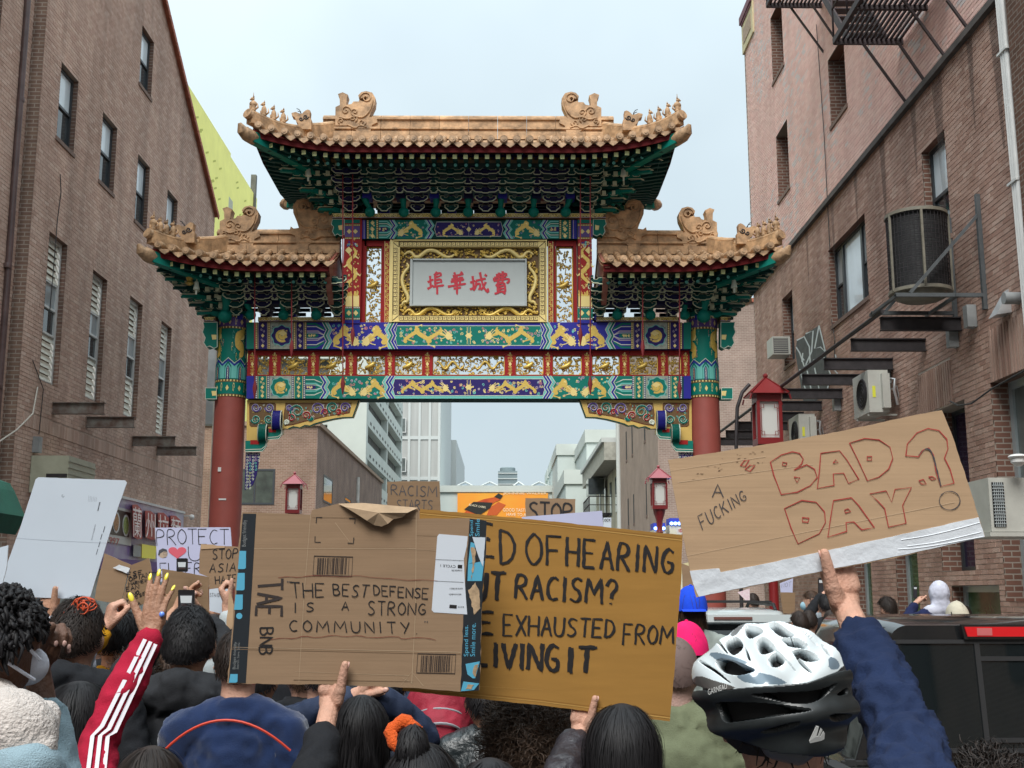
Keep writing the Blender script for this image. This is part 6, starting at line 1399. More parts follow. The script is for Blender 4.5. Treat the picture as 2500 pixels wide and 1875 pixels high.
# red hanging cables from the upper eaves
ROPE=mat('red_rope',(.17,.012,.015),.6)
for (u,v0,v1,dz) in ((837,400,940,1),(861,400,820,1),(1417,400,820,1),(1441,400,940,1),(622,650,950,0),(712,650,850,0),(1569,650,850,0),(1659,650,950,0)):
    Y=DG-1.0 if dz else DG-1.0
    m=MB(); a=onY(u,v0,Y); b=onY(u,v1,Y); m.tube([a,b],.012,6); m.tube([b+Vector((0,0,.15)),b+Vector((0,0,.02)),b-Vector((0,0,.18))],[.02,.045,.008],8); m.build('hanging_rope',ROPE,gate,smooth=True)
# wind bells and gold finial bulbs under the corner eaves
for (u,v) in ((729,400),(1545,402),(463,686),(1808,668)):
    p=onY(u,v,DG-1.0); m=MB(); m.lathe([(.01,.16),(.05,.13),(.075,.06),(.05,.0),(.08,-.05),(.02,-.09)],p,12); m.build('gold_finial',GOLDD,gate,smooth=True)
for (u,v) in ((753,418),(1522,418),(480,694),(1792,690)):
    p=onY(u,v,DG-1.0); m=MB(); m.tube([p+Vector((0,0,.3)),p],.01,6); m.lathe([(.02,.06),(.04,.04),(.05,-.04),(.065,-.1)],p,10); m.tube([p-Vector((0,0,.1)),p-Vector((0,0,.2))],.02,6); m.build('wind_bell',PALE,gate,smooth=True)
# sticker and mark on left column
m=MB(); P=onY(536,1146,DG-.302); m.box((P.x-.03,P.y-.006,P.z-.04),(P.x+.03,P.y,P.z+.04)); P=onY(543,1219,DG-.305); m.box((P.x-.07,P.y-.006,P.z-.015),(P.x+.07,P.y,P.z+.015)); m.build('paper_remnant',WHITE,gate)
# ================= protest signs =================
def plane(Y,cu,cv,tx=0,tz=0):
    """board plane through pixel (cu,cv) at depth Y, leaned by tz (about vertical) and tx (about horizontal)"""
    p0=onY(cu,cv,Y); n=Vector((math.sin(tz)*math.cos(tx),-math.cos(tz)*math.cos(tx),math.sin(tx))); c0=Vector((0,0,H))
    def f(u,v,d):
        r=ray(u,v); t=(p0-c0).dot(n)/r.dot(n); return c0+r*t+n*d
    return f
def cardmat(name,c,ax=(2,2,150),v=.1): return mat(name,c,.88,var=v,vs=5,bump=.45,bs=1,stretch=ax)
def card(name,c,st=(2,2,150)):
    m=mat(name,c,.88,var=.07,vs=1.0,spec=.25,stretch=(4,4,30))
    n=m.node_tree.nodes;l=m.node_tree.links; g=n.new('ShaderNodeNewGeometry'); q=n.new('ShaderNodeVectorMath'); q.operation='MULTIPLY'; q.inputs[1].default_value=st; l.new(g.outputs['Position'],q.inputs[0])
    t=n.new('ShaderNodeTexNoise'); t.inputs['Scale'].default_value=1; t.inputs['Detail'].default_value=4; l.new(q.outputs[0],t.inputs[0])
    b=n.new('ShaderNodeBump'); b.inputs['Strength'].default_value=.22; b.inputs['Distance'].default_value=.002; l.new(t.outputs[0],b.inputs['Height']); l.new(b.outputs[0],n['Principled BSDF'].inputs['Normal'])
    return m
KR=card('kraft_card',(.285,.188,.115)); KL=card('light_kraft',(.455,.305,.185)); KM=card('mustard_card',(.335,.175,.042),(2,2,40)); KD=card('dark_kraft',(.24,.155,.09)); KE=mat('card_edge',(.40,.28,.17),.9,var=.3,vs=60)
FOAM=mat('white_foam_board',(.54,.60,.67),.6,var=.03,vs=1.5); PAPER=mat('lilac_paper',(.47,.48,.65),.8,var=.03,vs=3); WTAPE=mat('white_tape',(.66,.69,.73),.45,var=.05,vs=12,bump=.3,bs=22)
INK=mat('black_marker',(.014,.012,.013),.5); INKR=mat('red_marker',(.40,.045,.035),.7); INKG=mat('grey_pencil',(.06,.055,.06),.7); INKB=mat('brown_pen',(.20,.05,.03),.8); CYAN=mat('cyan_print',(.09,.38,.55),.5); TAPE=mat('black_tape',(.018,.022,.027),.35); CREASE=mat('crease_worn',(.42,.30,.19),.9); CREASED=mat('crease_dark',(.20,.125,.07),.9)
def board(lab,poly,fn,mt,th=.006,edge=None,cat='sign',name='protest_sign',group=None):
    m=MB(); m.prism(poly,lambda a,b,d:fn(a,b,d-th),th,0,1); o=m.build(name,[mt,edge or KE],None,fixn=True); return tag(o,lab,cat,group)
def ragged(pts,amp=1.6,step=14):
    q=[]
    for i in range(len(pts)):
        a=pts[i];b=pts[(i+1)%len(pts)]; n=max(1,int(math.hypot(b[0]-a[0],b[1]-a[1])/step))
        for j in range(n): t=j/n; q.append((a[0]+(b[0]-a[0])*t+(random.uniform(-amp,amp) if j else 0),a[1]+(b[1]-a[1])*t+(random.uniform(-amp,amp) if j else 0)))
    return q
def wr(o,fn,q,txt,w,mt,off=.0012,**kw): m=MB(); write(m,q,txt,w,fn,off,**kw); return m.build('lettering',mt,o)
# --- the brown board: the best defense ---
f1=plane(3.25,870,1470,R(-3),R(2)); Z=lambda x,y:(540+x/3.16,1200+y/3.16); ZZ=lambda *a:[Z(*p) for p in a]
o=board('brown cardboard reading THE BEST DEFENSE IS A STRONG COMMUNITY, taped with black printed tape',ragged(ZZ((165,160),(690,180),(700,142),(790,120),(905,92),(1290,105),(1480,120),(1530,150),(1530,210),(1915,205),(2048,225),(2042,500),(2022,720),(2008,1000),(2000,1400),(1992,1530),(1850,1545),(1500,1515),(1380,1512),(830,1490),(45,1480),(75,1200),(112,700),(155,190)),1.1),f1,KR)
S1=o
m=MB(); fl=ZZ((905,94),(1100,88),(1290,106),(1520,125),(1440,165),(1400,200),(1330,215),(1290,250),(1240,270),(1180,258),(1130,225),(1060,180),(960,120)); n=len(fl); vs=[f1(*p,.004 if i<4 else .022+.006*math.sin(i*2)) for i,p in enumerate(fl)]; c=f1(*Z(1220,165),.03); m.add(vs+[c],[(i,(i+1)%n,n) for i in range(n)]); m.build('torn_flap',mat('flap_card',(.36,.25,.155),.9,var=.12,vs=30),o)
m=MB(); m.prism(ZZ((168,170),(270,172),(232,820),(190,1478),(58,1474),(100,1000)),f1,.0008); tp=m.build('tape_strip',TAPE,o)
m=MB()
for (a,b,c,d) in ((138,458,193,598),(124,628,183,762),(108,795,168,912),(68,1408,128,1474)):
    m.prism(ZZ((a+4,b),(c,b),(c-2,d-8),(c-12,d),(a-8,d)),f1,.0016)
m.prism([Z(140+24*math.cos(t*.5),960+24*math.sin(t*.5)) for t in range(13)],f1,.0016); m.build('tape_print',CYAN,tp)
m=MB(); print_text(m,ZZ((160,425),(165,225),(205,215),(200,425)),'Budget friendly',f1,.0016); print_text(m,ZZ((88,1370),(98,1160),(125,1160),(118,1370)),'Budget friendly',f1,.0016); print_text(m,ZZ((118,1370),(130,1160),(145,1160),(135,1370)),'Search. Save. Smile.',f1,.0016); m.build('tape_lettering',mat('tape_grey',(.2,.21,.21)),tp)
m=MB(); m.prism(ragged(ZZ((1918,208),(2046,227),(2040,500),(2020,720),(2006,1000),(1998,1400),(1988,1535),(1846,1542),(1868,960),(1890,600)),1,12),f1,.0008); tp=m.build('tape_strip',TAPE,o)
m=MB(); print_text(m,ZZ((1872,1272),(1872,1030),(1915,1030),(1915,1272)),'Spend less.',f1,.0018); print_text(m,ZZ((1920,1272),(1925,1015),(1965,1015),(1958,1272)),'Smile more.',f1,.0018); print_text(m,ZZ((1915,345),(1918,222),(1950,222),(1950,345)),'Spend',f1,.0018); print_text(m,ZZ((1958,345),(1962,210),(1995,212),(1992,345)),'Smile',f1,.0018)
for pl in (ZZ((1925,390),(1955,400),(1960,540),(1905,560)),ZZ((1905,560),(2030,535),(2010,690),(1900,690)),ZZ((1885,1330),(1900,1410),(1940,1440),(1960,1440),(1995,1310),(1940,1320)),ZZ((1868,1465),(1990,1480),(1950,1530),(1850,1540))): m.prism(pl,f1,.0014)
m.build('tape_lettering',CYAN,tp)
m=MB()
for pl in (ZZ((1925,430),(1950,430),(1965,470),(1950,600),(1925,690),(1940,560)),ZZ((1905,760),(1960,700),(1990,760),(2000,900),(1950,950),(1925,830)),ZZ((1955,1340),(1985,1330),(1960,1430),(1940,1400)),ZZ((1900,1490),(1950,1490),(1930,1525),(1885,1522))): m.prism(ragged(pl,1.5,5),f1,.0024)
m.build('torn_patch',KE,tp)
m=MB(); m.prism(ragged(ZZ((1938,350),(2038,355),(2020,580),(1985,500)),.6,8),f1,.003); m.build('label_remnant',FOAM,tp)
m=MB(); m.prism(ZZ((1682,328),(1902,345),(1895,420),(1872,520),(1880,700),(1888,820),(1898,948),(1640,932),(1624,915),(1668,345)),f1,.0012); lb=m.build('shipping_label',mat('label_white',(.62,.66,.72),.4),o)
m=MB()
for y in (523,690,): m.rib(ZZ((1652,y),(1870,y+10)),.8,f1,.002)
m.prism(ZZ((1826,565),(1860,566),(1858,592),(1824,590)),f1,.002); m.prism(ZZ((1762,872),(1818,876),(1816,902),(1760,898)),f1,.002)
print_text(m,ZZ((1808,588),(1692,580),(1692,562),(1808,568)),'CYCLE 1',f1,.002)
for (a,b,c) in ((1780,608,1858),(1765,748,1862),(1760,792,1850),(1828,890,1872)):
    x=a
    while x<c: m.rib(ZZ((x,b-5),(x,b+5)),.9,f1,.002); x+=random.uniform(4,9)
m.build('label_print',INK,lb)
def barcode(x0,y0,x1,y1,sl):
    m=MB(); m.rib(ZZ((x0,y0),(x1,y0+sl),(x1-8,y1+sl),(x0-10,y1)),2.3,f1,.0012,closed=True); x=x0+34
    while x<x1-38:
        w_=random.choice((2.5,3.5,6,8)); m.rib(ZZ((x,y0+14+sl*.2),(x-8,y1-8+sl*.2)),w_/3.16,f1,.0012); x+=w_+random.choice((4,5,8))
    m.rib(ZZ((x0+28,y0+12),(x0+20,y1-6)),.8,f1,.0012); m.rib(ZZ((x1-28,y0+16),(x1-36,y1)),.8,f1,.0012); m.build('barcode',mat('barcode_ink',(.03,.018,.015),.7),o)
barcode(718,497,1015,645,8); barcode(1517,1250,1810,1398,6)
m=MB()
for P in (((780,200),(737,198),(733,243)),((988,208),(1034,210),(1030,250)),((725,345),(723,390),(768,392)),((1024,355),(1020,400),(976,397))): m.rib(ZZ(*P),2.2,f1,.0012)
m.build('registration_marks',INK,o)
wr(o,f1,ZZ((505,690),(535,690),(535,730),(505,730)),'"',2.2,INKG); wr(o,f1,ZZ((530,700),(800,712),(798,815),(545,830)),'THE',3.0,INK,wj=.3); wr(o,f1,ZZ((860,712),(1150,722),(1125,822),(868,800)),'BEST',3.0,INK,wj=.3); wr(o,f1,ZZ((1175,722),(1605,750),(1598,832),(1180,800)),'DEFENSE',3.0,INK,gap=.2,wj=.3)
wr(o,f1,ZZ((560,855),(720,855),(720,925),(560,935)),'IS',2.8,INK,gap=1.0); wr(o,f1,ZZ((930,852),(985,850),(982,920),(930,918)),'A',2.8,INK); wr(o,f1,ZZ((1130,842),(1582,865),(1575,955),(1130,955)),'STRONG',2.8,INK,gap=.3)
wr(o,f1,ZZ((525,992),(1510,1010),(1520,1100),(525,1080)),'COMMUNITY.',2.8,INK,gap=.5); wr(o,f1,ZZ((1560,1000),(1605,1000),(1605,1040),(1560,1040)),'"',2.2,INKG)
wr(o,f1,ZZ((472,672),(466,972),(268,965),(285,690)),'TAE',6.5,mat('print_ink',(.03,.02,.018),.7),sm=1,wj=.05,jit=0,gap=.2); wr(o,f1,ZZ((402,1050),(392,1262),(292,1258),(302,1052)),'BNB',4,INK,wj=.05,jit=0,gap=.2)
m=MB()
for pts in ([(440,665),(520,655),(600,664),(690,648),(830,652),(960,662),(1040,645),(1180,665),(1340,672),(1430,685),(1500,682),(1580,680),(1670,690)],[(385,1142),(470,1128),(560,1136),(640,1112),(740,1130),(860,1105),(960,1122),(1060,1108),(1150,1130),(1360,1115),(1400,1140),(1490,1125),(1600,1130),(1655,1145)]): m.rib([Z(*p) for p in smoothpts(pts,1)],1.3,f1,.0012,jit=.3)
m.build('wavy_line',INKB,o)
m=MB()
for P,w_ in ((((690,180),(640,800),(600,1470)),1.2),(((1505,160),(1500,900),(1470,1480)),1.2),(((250,440),(1500,440)),1.0),(((90,1200),(1850,1240)),1.4),(((570,1390),(1450,1420)),1),(((880,240),(1000,400)),.8),(((1390,1490),(1470,1390),(1560,1500)),1.2),(((1400,1440),(1480,1480)),1),(((1420,440),(1500,445),(1860,470)),.9)): m.rib(ZZ(*P),w_,f1,.0007,jit=.5)
m.build('fold_crease',CREASE,o)
m=MB()
for P,w_ in ((((80,1215),(1850,1256)),1.2),(((560,1452),(1480,1465)),1.5),(((700,200),(1500,205)),1.2),(((1510,340),(1860,350)),1)): m.rib(ZZ(*P),w_,f1,.0006,jit=.5)
m.build('fold_shadow_line',CREASED,o)  # dark strips: shade along the folds drawn as colour
# --- mustard board ---
f2=plane(3.42,1330,1500,R(-2),R(-2)); Z2=lambda x,y:(1000+x/2.766,1200+y/2.766); Q2=lambda *a:[Z2(*p) for p in a]
o=board('mustard brown cardboard reading OF HEARING, RACISM?, EXHAUSTED FROM LIVING IT in thick black marker',ragged(Q2((72,117),(900,195),(1842,295),(1835,600),(1800,1000),(1790,1200),(1757,1552),(900,1445),(-48,1345),(-40,700)),.7),f2,KM,th=.012,edge=mat('mustard_edge',(.50,.27,.07),.9,var=.3,vs=50))
S2=o
for (q,t,w_,s) in ((((470,205),(565,225),(578,445),(470,435)),'E',6,2),(((612,258),(728,268),(722,492),(618,492)),'D',4.5,2),(((785,278),(898,285),(892,505),(785,500)),'O',4.2,2),(((930,300),(1032,305),(1028,500),(928,500)),'F',4.5,2),(((1065,308),(1790,385),(1775,560),(1062,505)),'HEARING',4.8,2),
 (((430,548),(645,548),(628,735),(430,735)),'UT',6.5,2),(((722,560),(1410,598),(1400,770),(715,722)),'RACISM?',4.8,2),(((470,812),(570,818),(568,962),(470,960)),'E',6.5,2),(((635,828),(1395,868),(1385,985),(632,972)),'EXHAUSTED',3.4,2),(((1448,892),(1788,912),(1778,1030),(1440,1035)),'FROM',3.2,2),(((430,1040),(545,1040),(545,1178),(430,1172)),'L',9,1),(((568,1022),(1012,1028),(1005,1225),(562,1185)),'IVING',6.2,2),(((1068,1048),(1258,1055),(1240,1228),(1062,1222)),'IT',7.5,2)):
    m=MB(); write(m,Q2(*q),t,w_,f2,.0012,gap=.40 if t=='HEARING' else .28,strokes=s,wj=.3,sm=1,jit=.012)
    if w_>4:
        write(m,Q2(*[(x+random.uniform(-5,5),y+random.uniform(-6,6)) for x,y in q]),t,w_*.25,f2,.0022,gap=.40 if t=='HEARING' else .28,strokes=1,wj=.5,sm=1); write(m,Q2(*[(x+random.uniform(-7,7),y+random.uniform(-5,5)) for x,y in q]),t,w_*.2,f2,.0024,gap=.40 if t=='HEARING' else .28,strokes=1,wj=.5,sm=1)
    m.build('lettering',INK,o)
m=MB()
for P,w_ in ((((72,150),(900,222),(1838,330)),1.6),(((-40,1325),(900,1420),(1760,1530)),2),(((200,1300),(900,1340)),.8)): m.rib(Q2(*P),w_,f2,.0006,jit=.5)
m.build('fold_crease',mat('mustard_crease',(.50,.29,.08),.9),o)
m=MB(); m.rib(Q2((-40,1312),(900,1408),(1762,1518)),1.4,f2,.0006,jit=.4); m.rib(Q2((72,140),(900,212),(1838,318)),1.2,f2,.0006,jit=.4); m.build('fold_shadow_line',mat('mustard_dark',(.26,.12,.02),.9),o)  # darker strips paint the shade beside the top and bottom folds
# --- BAD DAY ---
f3=plane(2.6,2020,1230,R(-4),R(-5)); Z3=lambda x,y:(1600+x/2.602,980+y/2.602); Q3=lambda *a:[Z3(*p) for p in a]
S3=o=board('tilted light cardboard reading BAD DAY ? in hollow red letters, white tape along its foot',ragged(Q3((80,372),(420,318),(760,265),(1200,185),(1640,88),(1820,56),(1880,200),(2000,560),(2095,860),(1560,985),(1100,1075),(640,1170),(260,1245),(200,980),(130,640)),.9),f3,KL)
m=MB(); m.prism(ragged(Q3((218,1076),(405,1060),(415,1085),(600,1050),(1030,960),(1540,850),(2052,736),(2092,860),(1560,978),(1090,1070),(640,1165),(275,1240),(240,1160)),.6),f3,.0012); m.build('white_strip',WTAPE,o)
m=MB()
for P in (((1560,880),(1700,860),(1880,820),(2060,770)),((1600,920),(1800,895),(2070,830)),((1540,940),(1700,930),(2080,860))):
    Q=[Z3(*p) for p in smoothpts(list(P),2)]; m.tube([f3(a,b,.001) for a,b in Q],.0016,5)
m.build('tape_wrinkle',WTAPE,o)
RL=[[(730,385),(752,470),(800,590),(900,578),(985,535),(1027,480),(1010,430),(960,402),(880,437),(928,400),(940,365),(915,330),(870,320),(800,340)],[(808,386),(835,392),(826,410),(806,405)],[(880,480),(918,485),(898,514)],[(1050,330),(1170,313),(1215,370),(1292,495),(1225,520),(1195,455),(1130,460),(1135,533),(1028,553),(1042,440)],[(1128,390),(1145,370),(1160,388)],[(1232,265),(1330,235),(1420,245),(1490,290),(1507,360),(1480,430),(1420,480),(1345,505),(1300,400)],[(1345,350),(1375,350),(1370,375),(1345,372)],[(1590,345),(1600,270),(1660,200),(1730,172),(1800,185),(1850,240),(1857,300),(1835,360),(1870,430),(1895,520),(1810,540),(1780,440),(1765,340),(1735,295),(1700,308),(1670,352)],[(820,680),(930,628),(1020,640),(1075,700),(1080,770),(1040,840),(905,905),(860,800)],[(932,738),(975,742),(968,768),(935,765)],[(1130,630),(1245,612),(1290,660),(1390,800),(1310,815),(1260,765),(1210,770),(1215,825),(1095,862),(1112,740)],[(1202,690),(1222,682),(1240,700),(1205,708)],[(1360,588),(1465,568),(1500,640),(1520,560),(1625,545),(1570,660),(1590,775),(1480,798),(1455,680),(1410,630)],[(540,408),(565,375),(595,372),(570,412)],[(570,432),(600,405),(630,408),(600,445)],[(1672,505),(1700,495),(1720,525),(1690,525)],[(1735,480),(1760,478),(1782,492),(1755,500)]]
m=MB()
for L_ in RL: 
    for rp in range(2): m.rib([Z3(x+random.uniform(-3,3)*rp,y+random.uniform(-3,3)*rp) for x,y in L_],2.4 if rp==0 else 1.3,f3,.0013+.0004*rp,closed=True,jit=.35)
m.build('lettering',INKR,o)
m=MB(); m.rib([Z3(*p) for p in smoothpts([(1672,345),(1700,305),(1740,300),(1765,350),(1785,430),(1812,538)],2)],3.6,f3,.002,jit=.4); m.rib([Z3(1868+66*math.cos(t*.35),630+60*math.sin(t*.35)) for t in range(20)],2.0,f3,.0013,jit=.4); m.build('lettering',INKG,o)
wr(o,f3,Q3((360,525),(432,530),(432,612),(362,612)),'A',2.4,INKG); wr(o,f3,Q3((268,728),(555,562),(585,625),(300,815)),'FUCKING',2.3,INKG,gap=.35)
m=MB()
for P in (((95,440),(700,350)),((140,515),(1000,400)),((200,980),(1900,640)),): m.rib(Q3(*P),.9,f3,.0007,jit=.5)
m.build('fold_crease',mat('crease_light',(.58,.42,.27),.9),o)
m=MB()
for _ in range(26): x=random.uniform(230,700); y=470-.28*x+random.uniform(10,110); m.rib([Z3(x,y),Z3(x+random.uniform(5,22),y+random.uniform(-5,3))],random.uniform(.6,1.8),f3,.0008,jit=.6)
m.build('torn_fibre',CREASED,o)
# --- other signs ---
def simple(lab,poly,Y,mt,texts=(),tilt=(0,0),rg=.8,**kw):
    cu=sum(p[0] for p in poly)/len(poly); cv=sum(p[1] for p in poly)/len(poly); f=plane(Y,cu,cv,R(tilt[0]),R(tilt[1]))
    o=board(lab,ragged(poly,rg),f,mt,**kw)
    for t in texts:
        q,s,w_,mm=t[:4]; kk=t[4] if len(t)>4 else {}
        wr(o,f,q,s,w_,mm,**kk)
    return o,f
Z1=lambda x,y:(x/3.687,1100+y/3.687); Q1=lambda *a:[Z1(*p) for p in a]
o,f=simple('big blank white foam board tilted at left with faint printing and a row of dashes',Q1((345,240),(1125,268),(1142,290),(1060,520),(940,900),(805,1338),(400,1325),(-60,1300),(60,1030),(180,700),(320,260)),4.9,FOAM,rg=.3,edge=WHITE,tilt=(-3,4))
m=MB(); m.rib(Q1((145,788),(500,812),(960,832)),.7,f,.001); 
m.build('fold_crease',mat('foam_crease',(.42,.46,.52),.8),o)
m=MB()
for P in (((945,680),(930,735)),((920,748),(905,800)),((902,818),(887,868)),((882,885),(866,936))): m.rib(Q1(*P),1.3,f,.001)
for (x0,y0,n_) in ((905,465,9),(865,665,16)):
    for i in range(n_): m.rib(Q1((x0-i*2.2,y0+i*9),(x0-i*2.2-12,y0+i*9+6)),1.0 if x0>900 else .5,f,.001,jit=.4)
m.rib([Z1(568+11*math.cos(t*.6),408+11*math.sin(t*.6)) for t in range(9)],.8,f,.001)
for i in range(6): m.rib(Q1((800+i*14,405+i*3),(795+i*14,460)),.3,f,.001)
m.build('small_print',mat('pale_print',(.06,.065,.08),.7),o)
simple('white sign cut off by the left edge beside the blank board',[(-30,1345),(20,1331),(16,1385),(-10,1490),(-40,1490)],4.7,FOAM,rg=.3,edge=WHITE)
Z9=lambda x,y:(250+x/5.351,1250+y/5.351); Q9=lambda *a:[Z9(*p) for p in a]
simple('plain brown cardboard with a pale tape patch, leaning behind the blank white board',Q9((25,540),(380,690),(330,810),(240,1210),(-110,1150),(-60,900)),5.6,KR,tilt=(0,6))
m=MB(); ff=plane(5.59,270,1400,0,R(6)); m.prism(ragged(Q9((135,730),(220,688),(360,735),(335,805)),.5,6),ff,.002); tag(m.build('tape_patch',WTAPE),'pale grey tape patch stuck on the plain brown cardboard','tape')
simple('dark folded cardboard with dense rows of black capital letters at left',Q9((605,600),(640,780),(660,1010),(600,1180),(250,1310),(235,1230),(300,1000),(380,690)),5.5,KD,[(Q9((330,790),(520,760),(520,810),(330,850)),'ESE',2.2,INK),(Q9((345,860),(620,780),(625,850),(350,910)),'OPIAN',2.2,INK),(Q9((340,920),(600,870),(600,910),(345,965)),'MARMEIN',2.0,INK),(Q9((310,985),(480,945),(480,1000),(315,1040)),'EAN',2.2,INK),(Q9((320,1080),(480,1020),(480,1070),(325,1120)),'PINO',2.2,INK),(Q9((320,1140),(560,1040),(565,1080),(325,1180)),'HINESE',1.8,INK),(Q9((350,1200),(500,1170),(500,1210),(350,1260)),'SEA',1.8,INK)],tilt=(0,-14))
o,f=simple('lilac poster reading PROTECT, a red heart and U, ELDERS, with a drawn face',Q9((688,205),(1672,200),(1690,450),(1700,1000),(722,905),(712,600)),6.6,PAPER,[(Q9((700,228),(1650,222),(1650,425),(715,440)),'PROTECT',1.8,INK,dict(gap=.16)),(Q9((1118,450),(1300,460),(1290,640),(1120,640)),'U',1.8,INK),(Q9((750,665),(1290,660),(1290,800),(760,860)),'ELDERS'[:5],1.9,INK,dict(gap=.2))],rg=.2,edge=WHITE)
m=MB(); hp=[]
for i in range(30):
    t=i/30*6.2832; hp.append(Z9(980+118*(math.sin(t)**3),525-(13*math.cos(t)-5*math.cos(2*t)-2*math.cos(3*t)-math.cos(4*t))*5.6))
m.prism(hp,f,.0015); m.build('drawn_heart',mat('heart_pink',(.62,.10,.14),.7),o)
m=MB(); m.prism([Z9(792+62*math.cos(t*.5236),545+58*math.sin(t*.5236)) for t in range(12)],f,.0012); fc_=m.build('drawn_face',mat('face_tan',(.45,.34,.25),.7),o)
m=MB(); m.prism(Q9((728,560),(740,500),(790,474),(840,490),(850,520),(800,515),(760,540),(745,570)),f,.002); m.rib(Q9((800,530),(850,535),(845,560),(800,560)),.7,f,.0022,closed=True); m.rib(Q9((800,590),(840,592)),.7,f,.0022); m.build('drawn_hair',mat('hair_grey_ink',(.06,.06,.07),.7),fc_)
simple('plain brown ridged cardboard in front of the lilac PROTECT poster',Q9((780,740),(1000,775),(1388,850),(1385,1100),(1395,1360),(1200,1400),(790,1300),(778,1000)),5.4,KD,tilt=(0,4))
o,f=simple('torn cardboard reading STOP ASIAN HATE held above the crowd at left',Q9((1288,420),(1440,425),(1500,440),(1790,455),(1760,800),(1745,960),(1395,1005),(1385,850),(1262,800),(1268,560)),5.9,KR,[(Q9((1435,490),(1780,475),(1765,605),(1440,625)),'STOP',2.3,INK,dict(gap=.25)),(Q9((1410,680),(1860,655),(1840,770),(1400,795)),'ASIAN',2.3,INK,dict(gap=.3)),(Q9((1470,840),(1760,815),(1750,920),(1480,945)),'HATE',2.2,INK,dict(gap=.3))],tilt=(0,5))
m=MB(); m.prism(Q9((1288,420),(1440,425),(1500,440),(1600,445),(1600,468),(1290,488)),f,.004); m.build('folded_top_edge',KL,o)
simple('scrap of light cardboard hanging beside the left edge of the brown slogan board',[(560,1440),(589,1539),(570,1551),(550,1552)],5.0,KL)
simple('pale paper sign with grey handwriting held low behind the STOP ASIAN HATE sign',Q9((1395,1010),(1690,975),(1680,1320),(1560,1330),(1400,1290)),6.2,FOAM,[(Q9((1405,1060),(1560,1060),(1560,1110),(1405,1110)),'STANDS',.8,INKG)],rg=.3,edge=WHITE)
ZR=lambda x,y:(580+x/3.687,980+y/3.687); QR=lambda *a:[ZR(*p) for p in a]
simple('small brown cardboard reading RACISM STARTS above the slogan board',QR((1345,722),(1600,715),(1818,718),(1822,850),(1832,1060),(1352,1060)),8.0,KD,[(QR((1380,750),(1800,765),(1795,862),(1385,845)),'RACISM',2.2,INKG,dict(gap=.2)),(QR((1430,885),(1760,890),(1755,985),(1430,980)),'STARTS',2.0,INKG,dict(gap=.2))])
simple('small brown cardboard reading STOP above the mustard sign',[(1283,1216),(1405,1218),(1404,1330),(1283,1330)],8.4,KR,[([(1290,1226),(1399,1230),(1399,1272),(1290,1272)],'STOP',5.0,INK,dict(gap=.15,wj=.2))])
simple('blank pale lilac board rising behind the mustard sign',[(1274,1262),(1470,1247),(1474,1300),(1474,1420),(1275,1420)],6.3,PAPER,rg=.2,edge=WHITE)
simple('cardboard with black lettering edge seen in the gap between the two big right signs',[(1664,1375),(1690,1385),(1700,1440),(1702,1475),(1668,1450)],8.3,KR)
o,f=simple('cream poster with Asian characters in the gap right of the mustard sign',[(1660,1378),(1684,1372),(1684,1396),(1662,1402)],10.5,mat('cream_poster',(.62,.54,.30),.7),rg=.2,edge=WHITE)
simple('brown cardboard held low by someone in the crowd beyond the white vehicle',[(1905,1446),(1942,1447),(1940,1492),(1928,1498),(1912,1497)],14.5,KD)
simple('small pink and white printed sign above the white vehicle',[(1801,1446),(1830,1437),(1831,1468),(1822,1467)],15.5,mat('pink_poster',(.62,.42,.48),.7,c2=(.7,.62,.62),vs=30),rg=.2,edge=WHITE)
simple('lilac printed notice held up beside the red lamp post',[(1904,1424),(1936,1412),(1935,1448),(1906,1446)],15.0,PAPER,[([(1908,1425),(1932,1420),(1931,1432),(1908,1435)],'NOTICE'[:3],.6,INKG)],rg=.2,edge=WHITE)
